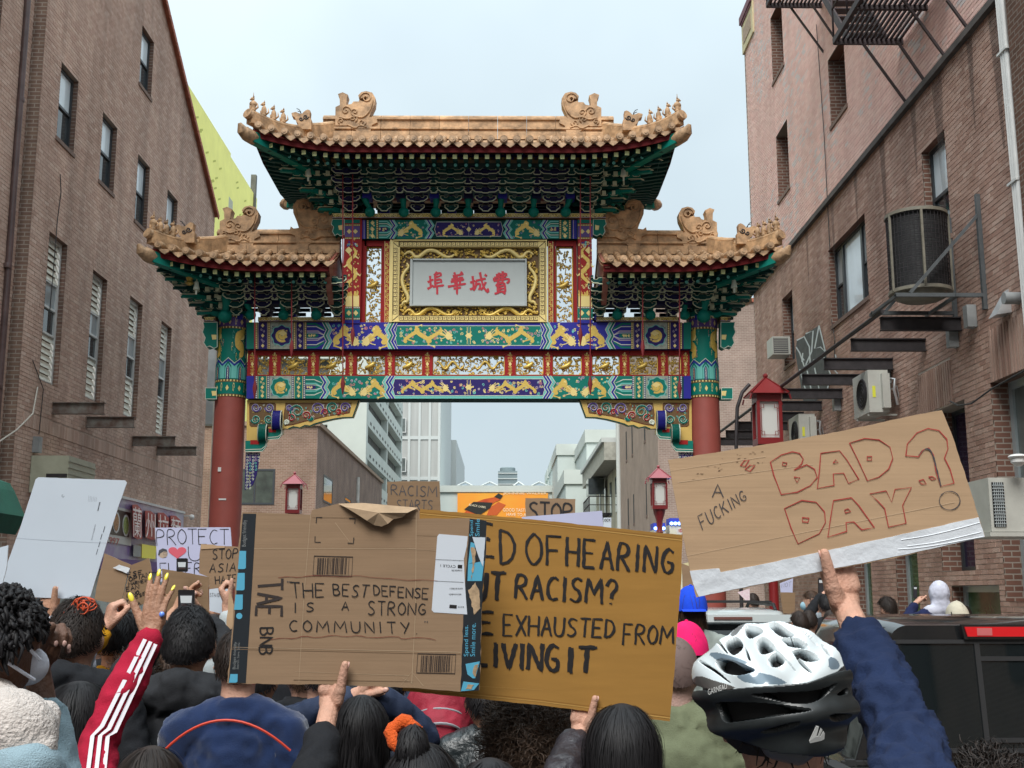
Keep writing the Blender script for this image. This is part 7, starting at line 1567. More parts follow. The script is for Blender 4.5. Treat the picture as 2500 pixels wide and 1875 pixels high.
# --- street lamps ---
LR_=mat('lamp_red',(.19,.010,.012),.4,coat=.3); LRD=mat('lamp_dark_red',(.16,.012,.015),.4,coat=.4); LGL=mat('frosted_glass',(.55,.55,.52),.3)
def lamp(x,y,lab,m1,zt=6.1):
    o=thing('street_lamp',lab,'street lamp',(x,y,GZ),'red lantern street lamps')
    m=MB(); m.lathe([(.14,0),(.14,.5),(.09,.6),(.085,zt-2.25),(.11,zt-2.2),(.085,zt-2.1),(.10,zt-1.85),(.16,zt-1.65),(.2,zt-1.5)],(x,y,GZ),14); m.build('post',m1,o,smooth=True)
    z=zt-1.5+GZ; b=.205
    m=MB(); m.box((x-b-.03,y-b-.03,z),(x+b+.03,y+b+.03,z+.12)); m.box((x-b-.02,y-b-.02,z+.80),(x+b+.02,y+b+.02,z+.94))
    for i in(-1,1):
        for j in(-1,1): m.box((x+i*b-.03,y+j*b-.03,z+.12),(x+i*b+.03,y+j*b+.03,z+.8))
    m.build('lantern_frame',m1,o)
    m=MB(); m.box((x-b+.03,y-b+.03,z+.12),(x+b-.03,y+b-.03,z+.8)); m.build('lantern_glass',LGL,o)
    m=MB()
    for fx,fy in (((1,0),(0,-1)),((1,0),(0,1)),((0,1),(1,0)),((0,1),(-1,0))):
        fn=lambda a,c,d:Vector((x+fx[0]*a+fy[0]*(b+d),y+fx[1]*a+fy[1]*(b+d),z+c))
        for P in (((-.15,.17),(.15,.17),(.15,.75),(-.15,.75)),): m.rib(P,.014,fn,.002,closed=True)
        for s in (-1,1): m.rib([(s*.18,.25),(s*.15,.25)],.012,fn,.002); m.rib([(s*.18,.67),(s*.15,.67)],.012,fn,.002); m.rib([(s*.1,.17),(s*.1,.24),(s*.15,.24)],.012,fn,.002); m.rib([(s*.1,.75),(s*.1,.68),(s*.15,.68)],.012,fn,.002)
    m.build('fretwork',m1,o)
    m=MB(); e=.35; zz_=z+.94; P=[(x-e,y-e),(x+e,y-e),(x+e,y+e),(x-e,y+e)]; vs=[(a,c,zz_) for a,c in P]+[(x+(a-x)*.45,y+(c-y)*.45,zz_+.19) for a,c in P]+[(x,y,zz_+.36)]
    m.add(vs,[(3,2,1,0)]+[(i,(i+1)%4,4+(i+1)%4,4+i) for i in range(4)]+[(4+i,4+(i+1)%4,8) for i in range(4)])
    for a,c in P: m.tube([(a,c,zz_-.02),(a+(x-a)*-.08,c,zz_-.12)],.018,6); m.bar((a,c,zz_+.01),(x,y,zz_+.35),.03)
    m.ell((x,y,zz_+.38),.05,.05,.05,10,8); m.build('roof_cap',LR_ if m1 is LR_ else mat('lamp_roof_red',(.28,.05,.06),.4,coat=.3),o)
    return o
p=onY(1868,905,21.6); lamp(p.x,21.6,'nearest and largest red lantern street lamp, in front of the right canopy beams',LR_,zt=p.z-GZ+.08)
p=onY(1607,1130,36.0); lamp(p.x,36.0,'dark red lantern street lamp under the right end of the gate',LRD,zt=p.z-GZ+.06)
p=onY(720,1146,38.0); lamp(p.x,38.0,'dark red lantern street lamp in front of the low brick building at left',LRD,zt=p.z-GZ+.06)
m=MB(); p=onY(1808,975,21.8); q=onY(1797,1080,21.8); m.tube([onY(1830,938,21.8),onY(1812,958,21.8),onY(1800,995,21.8),onY(1797,1080,21.8),Vector((q.x,21.8,GZ))],.035,8); tag(m.build('sign_pole',STEEL,None,smooth=True),'thin dark curved pole just left of the nearest red lamp','pole')
# distant food trucks / blue lights under right lamp
o=thing('market_stall','cream stalls with blue lit signs down the street under the right lamp','stall',(5,44,GZ))
for (u0,u1,v0) in ((1595,1624,1277),(1634,1662,1265)):
    a=onY(u0,v0,44);b=onY(u1,v0,44); m=MB(); m.box((a.x,44,GZ),(b.x,45,a.z-.25)); m.build('booth',mat('stall_cream',(.6,.56,.42),.6),o)
    m=MB(); m.box((a.x,43.95,a.z-.25),(b.x,44.9,a.z)); m.build('canopy',mat('stall_blue',(.03,.05,.4),.5),o)
    m=MB()
    for i in range(3): m.ell((a.x+(b.x-a.x)*(i+.5)/3,43.93,a.z-.2),.07,.03,.06,8,6)
    m.build('blue_lamp',mat('blue_light',(.15,.3,1),.4,emit=4),o)
m=MB(); f=lambda u,v,d:onY(u,v,43.8)+Vector((0,-d,0)); m.prism([(1653,1288),(1668,1288),(1668,1303),(1653,1303)],f,.05,0); a=m.build('parking_sign',WHITE,None,fixn=True); tag(a,'small white sign with red NO lettering by the cream stalls','sign'); wr(a,f,[(1655,1291),(1664,1291),(1664,1300),(1655,1300)],'NO',1.6,INKR,off=.06)
m=MB(); f=lambda u,v,d:onY(u,v,60)+Vector((0,-d,0)); m.prism([(1473,1264),(1492,1264),(1492,1290),(1473,1290)],f,.1,0); a=m.build('street_sign',FOAM,None,fixn=True); tag(a,'pale banner sign reading BLOCK far down the street','sign'); wr(a,f,[(1465,1267),(1490,1267),(1490,1274),(1465,1274)],'BLOCK',1.2,INKG,off=.12)
# ================= people =================
def remesh(mb,vox,it=4,disp=None,dfn=None):
    o=mb.build('tmp_form',MT['mortar'],None,world=False)
    a=o.modifiers.new('r','REMESH'); a.mode='VOXEL'; a.voxel_size=vox
    b=o.modifiers.new('s','SMOOTH'); b.factor=.6; b.iterations=it
    me=bpy.data.meshes.new_from_object(o.evaluated_get(bpy.context.evaluated_depsgraph_get()))
    old=o.data; bpy.data.objects.remove(o); bpy.data.meshes.remove(old)
    if disp:
        amp,fq,st=disp
        no=[v.normal.copy() for v in me.vertices]
        for v,n in zip(me.vertices,no):
            p=Vector((v.co.x*fq,v.co.y*fq,v.co.z*fq*st)); q=noise.noise(p); r=1-abs(noise.noise(p*1.7+Vector((3,1,7))))*2
            r2=1-abs(noise.noise(p*3.3+Vector((9,2,4))))*2; v.co+=n*amp*(q*.6+r*.6+r2*.28)
    me.polygons.foreach_set('use_smooth',[True]*len(me.polygons)); return me
def objfrom(me,name,mt,parent):
    o0=org(parent)
    me.transform(Matrix.Translation(-o0)); me.materials.clear(); me.materials.append(mt); return link(name,me,parent)
def joinme(a,b):
    bm=bmesh.new(); bm.from_mesh(a); bm.from_mesh(b); me=bpy.data.meshes.new('body'); bm.to_mesh(me); bm.free(); me.polygons.foreach_set('use_smooth',[True]*len(me.polygons)); return me
SK={}
def skin(k):
    c={'light':(.56,.33,.24),'tan':(.46,.26,.17),'mid':(.36,.20,.13),'dark':(.12,.062,.04),'grey':(.40,.27,.23)}[k]
    return mat('skin_'+k,[x*.86 for x in c],.58,c2=(min(1,c[0]*1.08),c[1]*1.0,c[2]*.98),vs=26,bump=.28,bs=120,spec=.32)
def cloth(nm,c,var=.16,rough=.9,bs=240,sheen=0,bump=.22): return mat(nm,c,rough,var=var,vs=7,bump=bump,bs=bs,spec=.25,sheen=sheen)
def hairmat(nm,c,rough=.6): return mat(nm,c,rough,rnd=('island',.35),spec=.28)
HB=hairmat('black_hair',(.010,.009,.010)); HBR=hairmat('brown_hair',(.045,.024,.014)); HDK=hairmat('dark_brown_hair',(.02,.013,.010)); HCU=hairmat('curly_brown_hair',(.05,.030,.019))
def handparts(W,D,T,B,pose,s=1.0,mir=1):
    """palm, four fingers and a thumb built from tapered joints; returns capsules and nail spots"""
    C=[];Nn=[]
    kn=[(.027,.086),(.009,.092),(-.010,.088),(-.027,.079)]; ln=[(.040,.025,.021),(.045,.028,.022),(.042,.027,.021),(.033,.020,.018)]
    cur={'open':(4,8,6),'hold':(3,5,5),'grip':(60,70,40),'phone':(35,45,25),'point':(8,10,8)}[pose]
    for i,((t,d),L_) in enumerate(zip(kn,ln)):
        K_=W+(T*t+D*d)*s; w0=W+(T*t*.55+D*.006)*s; C.append((w0,K_,.0165*s,.0125*s)); C.append((W+(T*t*.9+D*.045-B*.006)*s,K_-B*.004*s,.015*s,.011*s))
        a=0; p=K_; sp={'open':(.10,.02,-.06,-.16)[i]}.get(pose,(.03,0,-.02,-.05)[i]); d0=(D+T*sp).normalized(); rr=(.0105,.0108,.0103,.0088)[i]*s
        c2=cur if not(pose=='open' and i==3) else (10,14,10)
        for j,l_ in enumerate(L_):
            a+=R(c2[j]); dd=d0*math.cos(a)-B*math.sin(a); q=p+dd*l_*s; r2=rr*(.93-.06*j); C.append((p,q,rr*(1-.06*j),r2)); 
            if j==2: Nn.append((q,dd,(B*math.cos(a)+d0*math.sin(a)).normalized(),r2))
            p=q
    tb=W+(T*.024+D*.022-B*(.026 if pose=='hold' else .010))*s
    td={'open':(T*.62+D*.78),'hold':(D*.97+T*.10-B*.22),'grip':(D*.7-B*.5+T*.3),'phone':(D*.8+T*.5-B*.2),'point':(D*.8+T*.3-B*.3)}[pose].normalized()
    p=tb; C.append((W+(T*.008)*s,tb+td*.03*s,.020*s,.017*s))
    for j,l_ in enumerate((.042,.034,.027)):
        dd=(td+D*.12*j).normalized(); q=p+dd*l_*s; C.append((p,q,(.016-.0015*j)*s,(.0145-.0018*j)*s)); p=q
    Nn.append((p,dd,(T*.9+B*.3).normalized() if pose!='open' else (B*.8-T*.3).normalized(),.0118*s))
    return C,Nn
def ik(S_,W,a,b,pole):
    d=W-S_; L_=d.length; k=max(1.0,L_/(a+b-.01)); a*=k;b*=k
    x=(a*a-b*b+L_*L_)/(2*L_); h=math.sqrt(max(0,a*a-x*x)); dn=d.normalized(); pl=(pole-dn*pole.dot(dn)); pl=pl.normalized() if pl.length>1e-4 else Vector((1,0,0))
    return S_+dn*x+pl*h
def fr3(face): a=R(face); return Vector((math.sin(a),math.cos(a),0)),Vector((math.cos(a),-math.sin(a),0))
def hairobj(par,c,face,style,mt,s=1.0,n=1500,end=None,part=None,name='hair'):
    f,r=fr3(face); u=Vector((0,0,1)); rx,ry,rz=.082*s,.102*s,.122*s; m=MB()
    P=lambda th,ph,k=1.0:c+r*(rx*k*math.sin(th)*math.sin(ph))+f*(ry*k*math.sin(th)*math.cos(ph)-.004)+u*(rz*k*math.cos(th))
    # scalp cap
    nn,mm=28,16; vs=[];fs=[]
    lim=lambda ph:R(80-20*math.cos(ph) if math.cos(ph)>0 else 80+34*(-math.cos(ph))**.7)
    for i in range(mm+1):
        for j in range(nn): ph=2*math.pi*j/nn; th=lim(ph)*i/mm; vs.append(P(th,ph,1.02))
    for i in range(mm):
        for j in range(nn): fs.append((i*nn+j,(i+1)*nn+j,(i+1)*nn+(j+1)%nn,i*nn+(j+1)%nn))
    m.add(vs,fs)
    def strand(Q,w):
        V=[];k=len(Q); Q=[q+(noise.noise_vector(q*13)*.010+noise.noise_vector(q*41)*.004)*(i/k)+noise.noise_vector(q*60)*.0015 for i,q in enumerate(Q)]
        for i,q in enumerate(Q):
            t=(Q[min(i+1,k-1)]-Q[max(i-1,0)]).normalized(); o=(q-c); o=(o-t*o.dot(t)); sd=t.cross(o).normalized() if o.length>1e-5 else r; ww=w*(1-.75*(i/(k-1))**2)
            V+=[q+sd*ww,q-sd*ww]
        m.add(V,[(2*i,2*i+2,2*i+3,2*i+1) for i in range(k-1)])
    for _ in range(n):
        ph=random.uniform(-math.pi,math.pi); L_=lim(ph)
        if style in('short','buzz'):
            th=L_*math.sqrt(random.random()); l_=.012 if style=='buzz' else .038; Q=[]; kj=random.uniform(0,.05) if style=='short' else 0; pj=random.uniform(-.35,.35)
            for i in range(4): t=min(th+(l_/rz)*i/3,L_*1.06); Q.append(P(t,ph+pj*i/3,1.02+kj+(.030 if style=='short' else .006)*i))
            strand(Q,.0010 if style=='buzz' else .0020)
        elif style=='long':
            th=random.uniform(.2,L_*.8); ph0=ph; Q=[]; k=1.03+random.uniform(0,.10)+(.16*random.random() if random.random()<.09 else 0); t=th; zend=end if end is not None else c.z-.42
            dr=random.uniform(-.07,.07)
            while t<R(97) and len(Q)<8: Q.append(P(t,ph0,1.015+(k-1.015)*min(1,(t-th)/.9))); t+=.24; ph0+=dr
            base=P(R(97),ph0,k); back=max(0,-math.cos(ph0)); x0=base-c
            hang=random.uniform(.85,1.05)*(c.z-zend); N5=7
            for i in range(1,N5+1):
                z=base.z-(hang-(c.z-base.z))*i/N5; sp=1-.12*(i/N5); q=Vector((c.x+x0.x*sp,c.y+x0.y*sp,z))+(f*(-.02*(i/N5)*1.0))+Vector((.007*math.sin(ph0*9+i),.006*math.cos(ph0*7+i*1.3),0)); Q.append(q)
            if math.cos(ph0)>.35: Q=Q[:len(Q)-N5+1]
            strand(Q,random.uniform(.0008,.0016))
        elif style=='curly':
            th=L_*1.1*math.sqrt(random.random()); k=1.05+random.uniform(0,.42); q0=P(th,ph,k); a=random.uniform(0,6); rr=random.uniform(.006,.013)*s; Q=[]; ax=Vector((random.uniform(-1,1),random.uniform(-1,1),random.uniform(-1,0))).normalized(); e1=ax.orthogonal().normalized(); e2=ax.cross(e1)
            for i in range(9): t=a+i*.8; Q.append(q0+ax*.0045*i+e1*rr*math.cos(t)+e2*rr*math.sin(t))
            strand(Q,.0011)
        elif style=='dreads':
            th=L_*math.sqrt(random.random()); k=1.05+random.uniform(0,.12); q0=P(th,ph,k); o=(q0-c).normalized(); l_=random.uniform(.02,.06); Q=[q0+o*.022*i/4-u*l_*(i/4)**1.5+Vector((random.uniform(-1,1),random.uniform(-1,1),random.uniform(-1,1)))*.007 for i in range(5)]
            m.tube(Q,[.0055,.006,.0055,.005,.002],5)
    return m.build(name,mt,par,smooth='all')
def person(lab,u,Y,vtop,face=0,sk='tan',hair=('short',None),top=None,legs=None,L=None,Rr=None,vox=.02,hood=None,hs=1.0,hn=900,end=None,hz=None,group=None,wid=1.0,extra=None,hmesh=True,lean=0,drop=None,disp=(.015,10,1.0)):
    """u,vtop: crown in the photograph; everything is laid out from there in metres"""
    p=onY(u,vtop,Y); top_z=p.z; gz_=GZ+(.13 if abs(p.x+.5)>5.1 else 0); s=(top_z-gz_)/1.74
    if drop: s=drop
    c=Vector((p.x,Y,top_z-.122*hs)); f,r=fr3(face); U=Vector((0,0,1)); g=Vector((p.x,Y,gz_)); 
    o=thing('person',lab,'person',(p.x,Y,gz_),group)
    nb=c-U*.155*s-f*.03; sh=[nb-U*.07*s-r*.175*s*wid,nb-U*.07*s+r*.175*s*wid]   # left, right (viewer left = -r when face=0)
    hip=Vector((g.x,g.y,gz_+.93*s)); ch=Vector((nb.x,nb.y,nb.z-.24*s))
    # skin
    b=MB(); b.ell(c,.075*hs,.095*hs,.115*hs,18,12); b.ell(c+f*.03*hs-U*.045*hs,.056*hs,.065*hs,.075*hs,14,10); b.cap(c-U*.06-f*.015,nb-U*.05,.056*s,.064*s)
    b.cap(c+f*.09*hs-U*.0*hs,c+f*.107*hs-U*.028*hs,.010*hs,.014*hs); b.cap(c+f*.088*hs-U*.062*hs-r*.018,c+f*.088*hs-U*.062*hs+r*.018,.008,.008)
    for sgn in(-1,1): b.ell(c+r*sgn*.086*hs-U*.018,.013*hs,.022*hs,.036*hs,10,8,rot=Matrix.Rotation(-R(face),3,'Z')); b.ell(c+f*.083*hs+r*sgn*.032*hs+U*.012*hs,.016,.01,.011,8,6)
    b.ell(ch,.15*s,.10*s,.22*s); b.limb([ch-U*.1*s,hip],[.12*s,.13*s])
    for sgn in(-1,1): b.limb([hip+r*sgn*.09*s,hip+r*sgn*.10*s-U*.45*s,Vector((g.x,g.y,gz_+.08))+r*sgn*.11*s],[.085*s,.055*s,.04*s]); b.cap(Vector((g.x,g.y,gz_+.045))+r*sgn*.11*s-f*.03,Vector((g.x,g.y,gz_+.04))+r*sgn*.12*s+f*.14,.045,.035)
    jk=MB(); jk.ell(ch+U*.01,.178*s*wid,.125*s,.23*s,20,14); jk.ell(ch-U*.25*s,.165*s*wid,.122*s,.22*s,20,12); jk.ell(hip+U*.0,.175*s*wid,.13*s,.14*s,18,10)
    for i,sgn in((0,-1),(1,1)): jk.cap(nb+r*sgn*.03-U*.015*s,sh[i],.066*s,.066*s)
    jk.tube([nb+U*.035*s,nb-U*.03*s],[.062*s,.085*s],16)
    if hood=='hood': jk.ell(nb-f*.07*s-U*.02*s,.135*s,.075*s,.075*s); jk.limb([nb+r*.11*s-U*.01,nb-f*.10*s+U*.02,nb-r*.11*s-U*.01],[.045*s,.055*s,.045*s])
    if hood=='up': jk.ell(c-f*.012,.103*hs,.122*hs,.138*hs); jk.ell(c-f*.03-U*.1,.09,.09,.09)
    hands=MB(); nails=[]; anyhand=False
    for i,(A,sgn) in enumerate(((L,-1),(Rr,1))):
        if A is None:
            e=sh[i]+r*sgn*.07*s-U*.29*s-f*.02; w=e+f*.12*s-U*.20*s+r*sgn*(-.02); jk.limb([sh[i],e,w],[.066*s,.054*s,.044*s]); b.limb([e,w],[.03*s,.026*s])
            C,_=handparts(w+(w-e).normalized()*.02,(w-e).normalized(),f,r*sgn,'point',s*.95); anyhand|=vox<.021
            if vox<.021:
                for q in C: hands.cap(*q,8)
        else:
            W=onY(*A['w']); pole=A.get('pole',-U*.7+r*sgn*.7); e=ik(sh[i],W,.30*s,.275*s,pole); fa=(W-e).normalized(); cf=A.get('cuff',.80); cw=A.get('cw',1.0)
            jk.limb([sh[i],e,e+(W-e)*cf],[.067*s*cw,.056*s*cw,.046*s*cw])
            if A.get('ring',1): jk.cap(e+(W-e)*(cf-.03),e+(W-e)*(cf+.005),.047*s*cw,.047*s*cw)
            D=A.get('D'); D=(Vector(D) if D else fa).normalized(); T=Vector(A.get('T',(0,-1,0))); T=(T-D*T.dot(D)).normalized(); B=Vector(A['B']) if 'B' in A else T.cross(D); B=(B-D*B.dot(D)-T*B.dot(T)).normalized()
            hsz=A.get('s',1.0); C,Nl=handparts(W,D,T,B,A.get('pose','hold'),hsz); anyhand=True
            for q in C: hands.cap(*q,10)
            hands.limb([e+(W-e)*.35,e+(W-e)*.7,W+D*.012*hsz],[.040*s,.032*s,.027*hsz]); nails+=[(A,n_) for n_ in Nl]
    # shoulder-side clothes
    bm_=remesh(b,vox*1.05,3)
    if anyhand: bm_=joinme(bm_,remesh(hands,.0034 if vox<.018 else .006,3))
    bo=objfrom(bm_,'body',skin(sk),o)
    if top: 
        jo=objfrom(remesh(jk,vox*.85,3,disp),'jacket',top,o)
    lg=MB(); lg.ell(hip-U*.02,.16*s,.12*s,.13*s)
    for sgn in(-1,1): lg.limb([hip+r*sgn*.09*s,hip+r*sgn*.10*s-U*.45*s,Vector((g.x,g.y,gz_+.10))+r*sgn*.11*s],[.098*s,.075*s,.062*s])
    objfrom(remesh(lg,max(vox,.026),2,(.008,8,.6)),'trousers',legs or cloth('dark_denim',(.025,.03,.045)),o)
    sm=MB()
    for sgn in(-1,1): sm.limb([Vector((g.x,g.y,gz_+.05))+r*sgn*.11*s-f*.05,Vector((g.x,g.y,gz_+.045))+r*sgn*.12*s+f*.15],[.052,.042])
    sm.build('shoes',cloth('shoe_black',(.02,.02,.022)),o,smooth='all')
    for A,(q,dd,nn_,rr) in nails:
        nc=A.get('nail'); 
        if vox<.018 or nc:
            m=MB(); ext=.011 if nc else .0; ax=dd*(rr*.9+ext*.5); sdv=dd.cross(nn_).normalized()*rr*.72; c0=q+nn_*rr*.80+dd*(ext*.5-rr*.1)
            m.ell(c0,1,1,1,10,6,rot=Matrix(((sdv.x,ax.x,nn_.x*.0028),(sdv.y,ax.y,nn_.y*.0028),(sdv.z,ax.z,nn_.z*.0028)))); m.build('nail',mat('nail_yellow',(.80,.68,.06),.25,coat=.5) if nc else mat('nail_pink',(.62,.38,.32),.3),o,smooth='all')
    st,hm=hair[:2]
    if st and st!='none': hairobj(o,c,face,st,hm or HB,hs,hn,end)
    P_=dict(o=o,c=c,f=f,r=r,nb=nb,sh=sh,ch=ch,s=s,hip=hip,U=U,hs=hs)
    return P_
def cap_hat(P,mt,brim=1,name='cap',lab=None,back=False):
    c,f,r,hs=P['c'],P['f'],P['r'],P['hs']; m=MB(); vs=[];fs=[]; nn,mm=28,9
    for i in range(mm+1):
        for j in range(nn):
            th=R(88)*i/mm; ph=2*math.pi*j/nn; k=1.0+.012*math.cos(ph*6)*.5*math.sin(th); vs.append(c+r*(.105*hs*k*math.sin(th)*math.sin(ph))+f*(.126*hs*k*math.sin(th)*math.cos(ph))+Vector((0,0,.004+.147*hs*math.cos(th)-(.02 if math.cos(ph)<-.3 else 0)*math.sin(th))))
    for i in range(mm):
        for j in range(nn): fs.append((i*nn+j,(i+1)*nn+j,(i+1)*nn+(j+1)%nn,i*nn+(j+1)%nn))
    m.add(vs,fs); m.ell(c+Vector((0,0,.151*hs)),.01,.01,.006,8,5)
    s=-1 if back else 1
    V=[]; k=10
    for i in range(k+1): a=R(-58+116*i/k); V+=[c+r*.092*hs*math.sin(a)+f*s*.108*hs*math.cos(a)+Vector((0,0,.006)),c+r*.088*hs*math.sin(a)+f*s*(.11+.075*math.cos(a))*hs+Vector((0,0,-.012))]
    m.add(V,[(2*i,2*i+1,2*i+3,2*i+2) for i in range(k)]); return m.build(name,mt,P['o'],smooth=True)
BLK=cloth('black_cotton',(.014,.015,.018)); CHAR=cloth('charcoal_shell',(.022,.023,.026)); NAV=cloth('navy_fleece',(.008,.022,.075),sheen=.3); NAV2=cloth('navy_shell',(.018,.028,.06),rough=.65); REDJ=cloth('crimson_track',(.36,.010,.035)); DEN=cloth('light_denim',(.27,.37,.42),var=.22,bs=320,bump=.5); OLV=cloth('olive_shirt',(.155,.175,.105)); GRY=cloth('grey_shirt',(.25,.28,.26)); LEA=mat('black_leather',(.012,.017,.019),.36,var=.3,vs=6,bump=.35,bs=45,spec=.6); NAVH=cloth('navy_hoodie',(.010,.020,.058)); YEL=cloth('yellow_sweater',(.62,.30,.012)); WHT=cloth('white_shirt',(.62,.64,.72)); STR=cloth('grey_stripe_knit',(.42,.46,.47)); PUF=mat('dark_puffer',(.025,.022,.028),.45,var=.3,vs=8,bump=.5,bs=28,spec=.5); TEL=cloth('teal_jacket',(.01,.15,.14))
# 1 left edge: dark curls, sherpa hood, denim
P=person('person at the left edge with short dark twists, fleecy white hood and light denim jacket',5,2.55,1448,face=42,sk='dark',hair=('dreads',HB),top=DEN,vox=.014,hs=.90,hn=1100,wid=1.12,Rr=dict(w=(88,1640,2.75),cuff=.62,pose='grip',D=(.25,.2,.95),T=(-.5,-.8,0),s=.95,pole=Vector((.2,.3,-1))),disp=(.008,10,.8))
m=MB(); nb=P['nb']; h0=onY(25,1790,2.42); m.ell(h0,.095,.08,.085,22,14,rot=Matrix.Rotation(R(35),3,'Y')); m.limb([onY(110,1745,2.5),onY(95,1830,2.4),onY(30,1880,2.38)],[.03,.034,.04])
m.limb([onY(-30,1720,2.5),h0],[.06,.07]); me=remesh(m,.006,3,(.0025,45,1)); objfrom(me,'sherpa_hood',mat('sherpa',(.56,.50,.46),.95,var=.1,vs=30,bump=.6,bs=150),P['o'])
m=MB(); c=P['c'];f,r=P['f'],P['r']; m.ell(c+f*.068-Vector((0,0,.045)),.046,.036,.042,14,10); m.tube([c+f*.06+r*.07-Vector((0,0,.03)),c+r*.088-f*.0+Vector((0,0,.02)),c+r*.086-f*.02-Vector((0,0,.03)),c+f*.05+r*.07-Vector((0,0,.07))],.004,6); m.build('face_mask',WHT,P['o'],smooth=True)
m=MB(); nb=P['nb']; 
for a,b in ((Vector((.02,-.2,-.1)),Vector((.19,-.13,-.13))),(Vector((.19,-.13,-.13)),Vector((.16,-.16,-.5)))): m.bar(nb+a,nb+b,.006)
m.build('denim_seam',mat('seam_thread',(.16,.25,.30),.9),P['o'])
# 2 red ribbon head
P=person('person with cropped dark hair and an orange cord tied in a bow, black hooded top',193,4.3,1461,face=0,sk='light',hair=('short',HDK),top=BLK,vox=.016,hood='hood',hs=1.07,hn=3200)
o=P['o'];c=P['c']; m=MB(); OR_=mat('orange_cord',(.52,.07,.02),.6)
e=lambda th,ph,k=1.1:c+Vector((.088*k*math.sin(th)*math.sin(ph),-.108*k*math.sin(th)*math.cos(ph),.126*k*math.cos(th)))
m.tube([e(R(20+70*abs(q)),R(70*q)*1.0+.35,1.09) for q in [i/10 for i in range(-10,4)]],.003,5)
b0=e(R(42),.42,1.12)
for a in range(5): m.tube([b0+Vector((.045*math.cos(t)*math.cos(a*.5)+.02,-.01*a*.3,.020*math.sin(t)+.012*math.sin(a))) for t in [k*.628 for k in range(11)]],.003,5)
m.tube([b0,b0+Vector((-.012,-.02,-.03)),b0+Vector((-.02,-.015,-.075))],.005,6); m.tube([b0,b0+Vector((.004,-.02,-.035)),b0+Vector((-.002,-.018,-.07))],.004,6); m.build('cord_bow',OR_,o,smooth='all')
m=MB(); nk=P['nb']+Vector((.01,-.075,.055)); 
for t0 in (0,1,2): m.tube([nk+Vector((.03*math.cos(t)+(t0-1)*.02,-.012,.014*math.sin(t))) for t in [k*.7 for k in range(10)]],.003,5)
m.build('mask_tie',OR_,o,smooth='all')
# 3 long dark hair woman
P=person('woman with long straight black hair, glasses and a pale pink mask seen half from behind',196,3.55,1664,face=40,sk='light',hair=('long',HB),top=CHAR,vox=.017,hn=9000,end=1.05,hs=1.0)
c,f,r=P['c'],P['f'],P['r']; m=MB(); m.ell(c+f*.088-Vector((0,0,.045)),.06,.045,.05,14,10,rot=Matrix.Rotation(-R(40),3,'Z')); m.build('face_mask',mat('pink_mask',(.6,.42,.42),.8),P['o'],smooth=True); m=MB()
for s in (-1,1): m.tube([c+f*.105+r*(s*.034+.026*math.cos(t))+Vector((0,0,.012+.02*math.sin(t))) for t in [k*.571 for k in range(12)]],.002,5)
m.tube([c+f*.1+r*.06+Vector((0,0,.015)),c+r*.085+f*.0+Vector((0,0,.015))],.002,5); m.build('glasses',STEEL,P['o'],smooth=True)
# 4 red sleeve
P=person('person in a white striped crimson sleeve raising an open hand with yellow nails',372,3.15,1822,face=0,sk='mid',hair=('long',HDK),top=REDJ,vox=.013,hn=5200,end=1.2,
  L=dict(w=(367,1553,3.4),cuff=.93,pose='open',D=(.10,.05,1),T=(-1,.1,0),B=(0,-1,.05),s=.93,nail=1,pole=Vector((-1,-.2,-.9)),cw=.98))
o=P['o']; W=onY(367,1553,3.4); S0=P['sh'][0]; E_=ik(S0,W,.30*P['s'],.275*P['s'],Vector((-1,-.2,-.9)))
wm=mat('stripe_white',(.66,.64,.68),.8)
for j in (-1,0,1):
    m=MB(); Q=[];
    for A_,B_,ra,rb_ in ((S0,E_,.069,.060),(E_,E_+(W-E_)*.92,.060,.050)):
        d=(B_-A_).normalized(); tow=Vector((0,-1,0)); tow=(tow-d*tow.dot(d)).normalized(); sd=d.cross(tow); 
        for k in range(9):
            if len(Q) and k==0: continue
            t=k/8; rr=(ra+(rb_-ra)*t)*P['s']; a=(j*.34+.42); Q.append((A_+(B_-A_)*t+(tow*math.cos(a)-sd*math.sin(a)*(-1))*rr*1.13,sd))
    V=[]
    for q,sd in Q: V+=[q-sd*.0055,q+sd*.0055]
    V2=[(v+Vector((0,-.002,0))) for v in V]; m.add(V,[(2*i,2*i+1,2*i+3,2*i+2) for i in range(len(Q)-1)]); m.build('sleeve_stripe',wm,o,smooth='all')
m=MB(); hp=onY(395,1500,3.385); m.ell(hp,.008,.006,.008,10,6); m.build('ring_stone',mat('blue_gem',(.15,.3,.85),.1,spec=1),o,smooth=True)
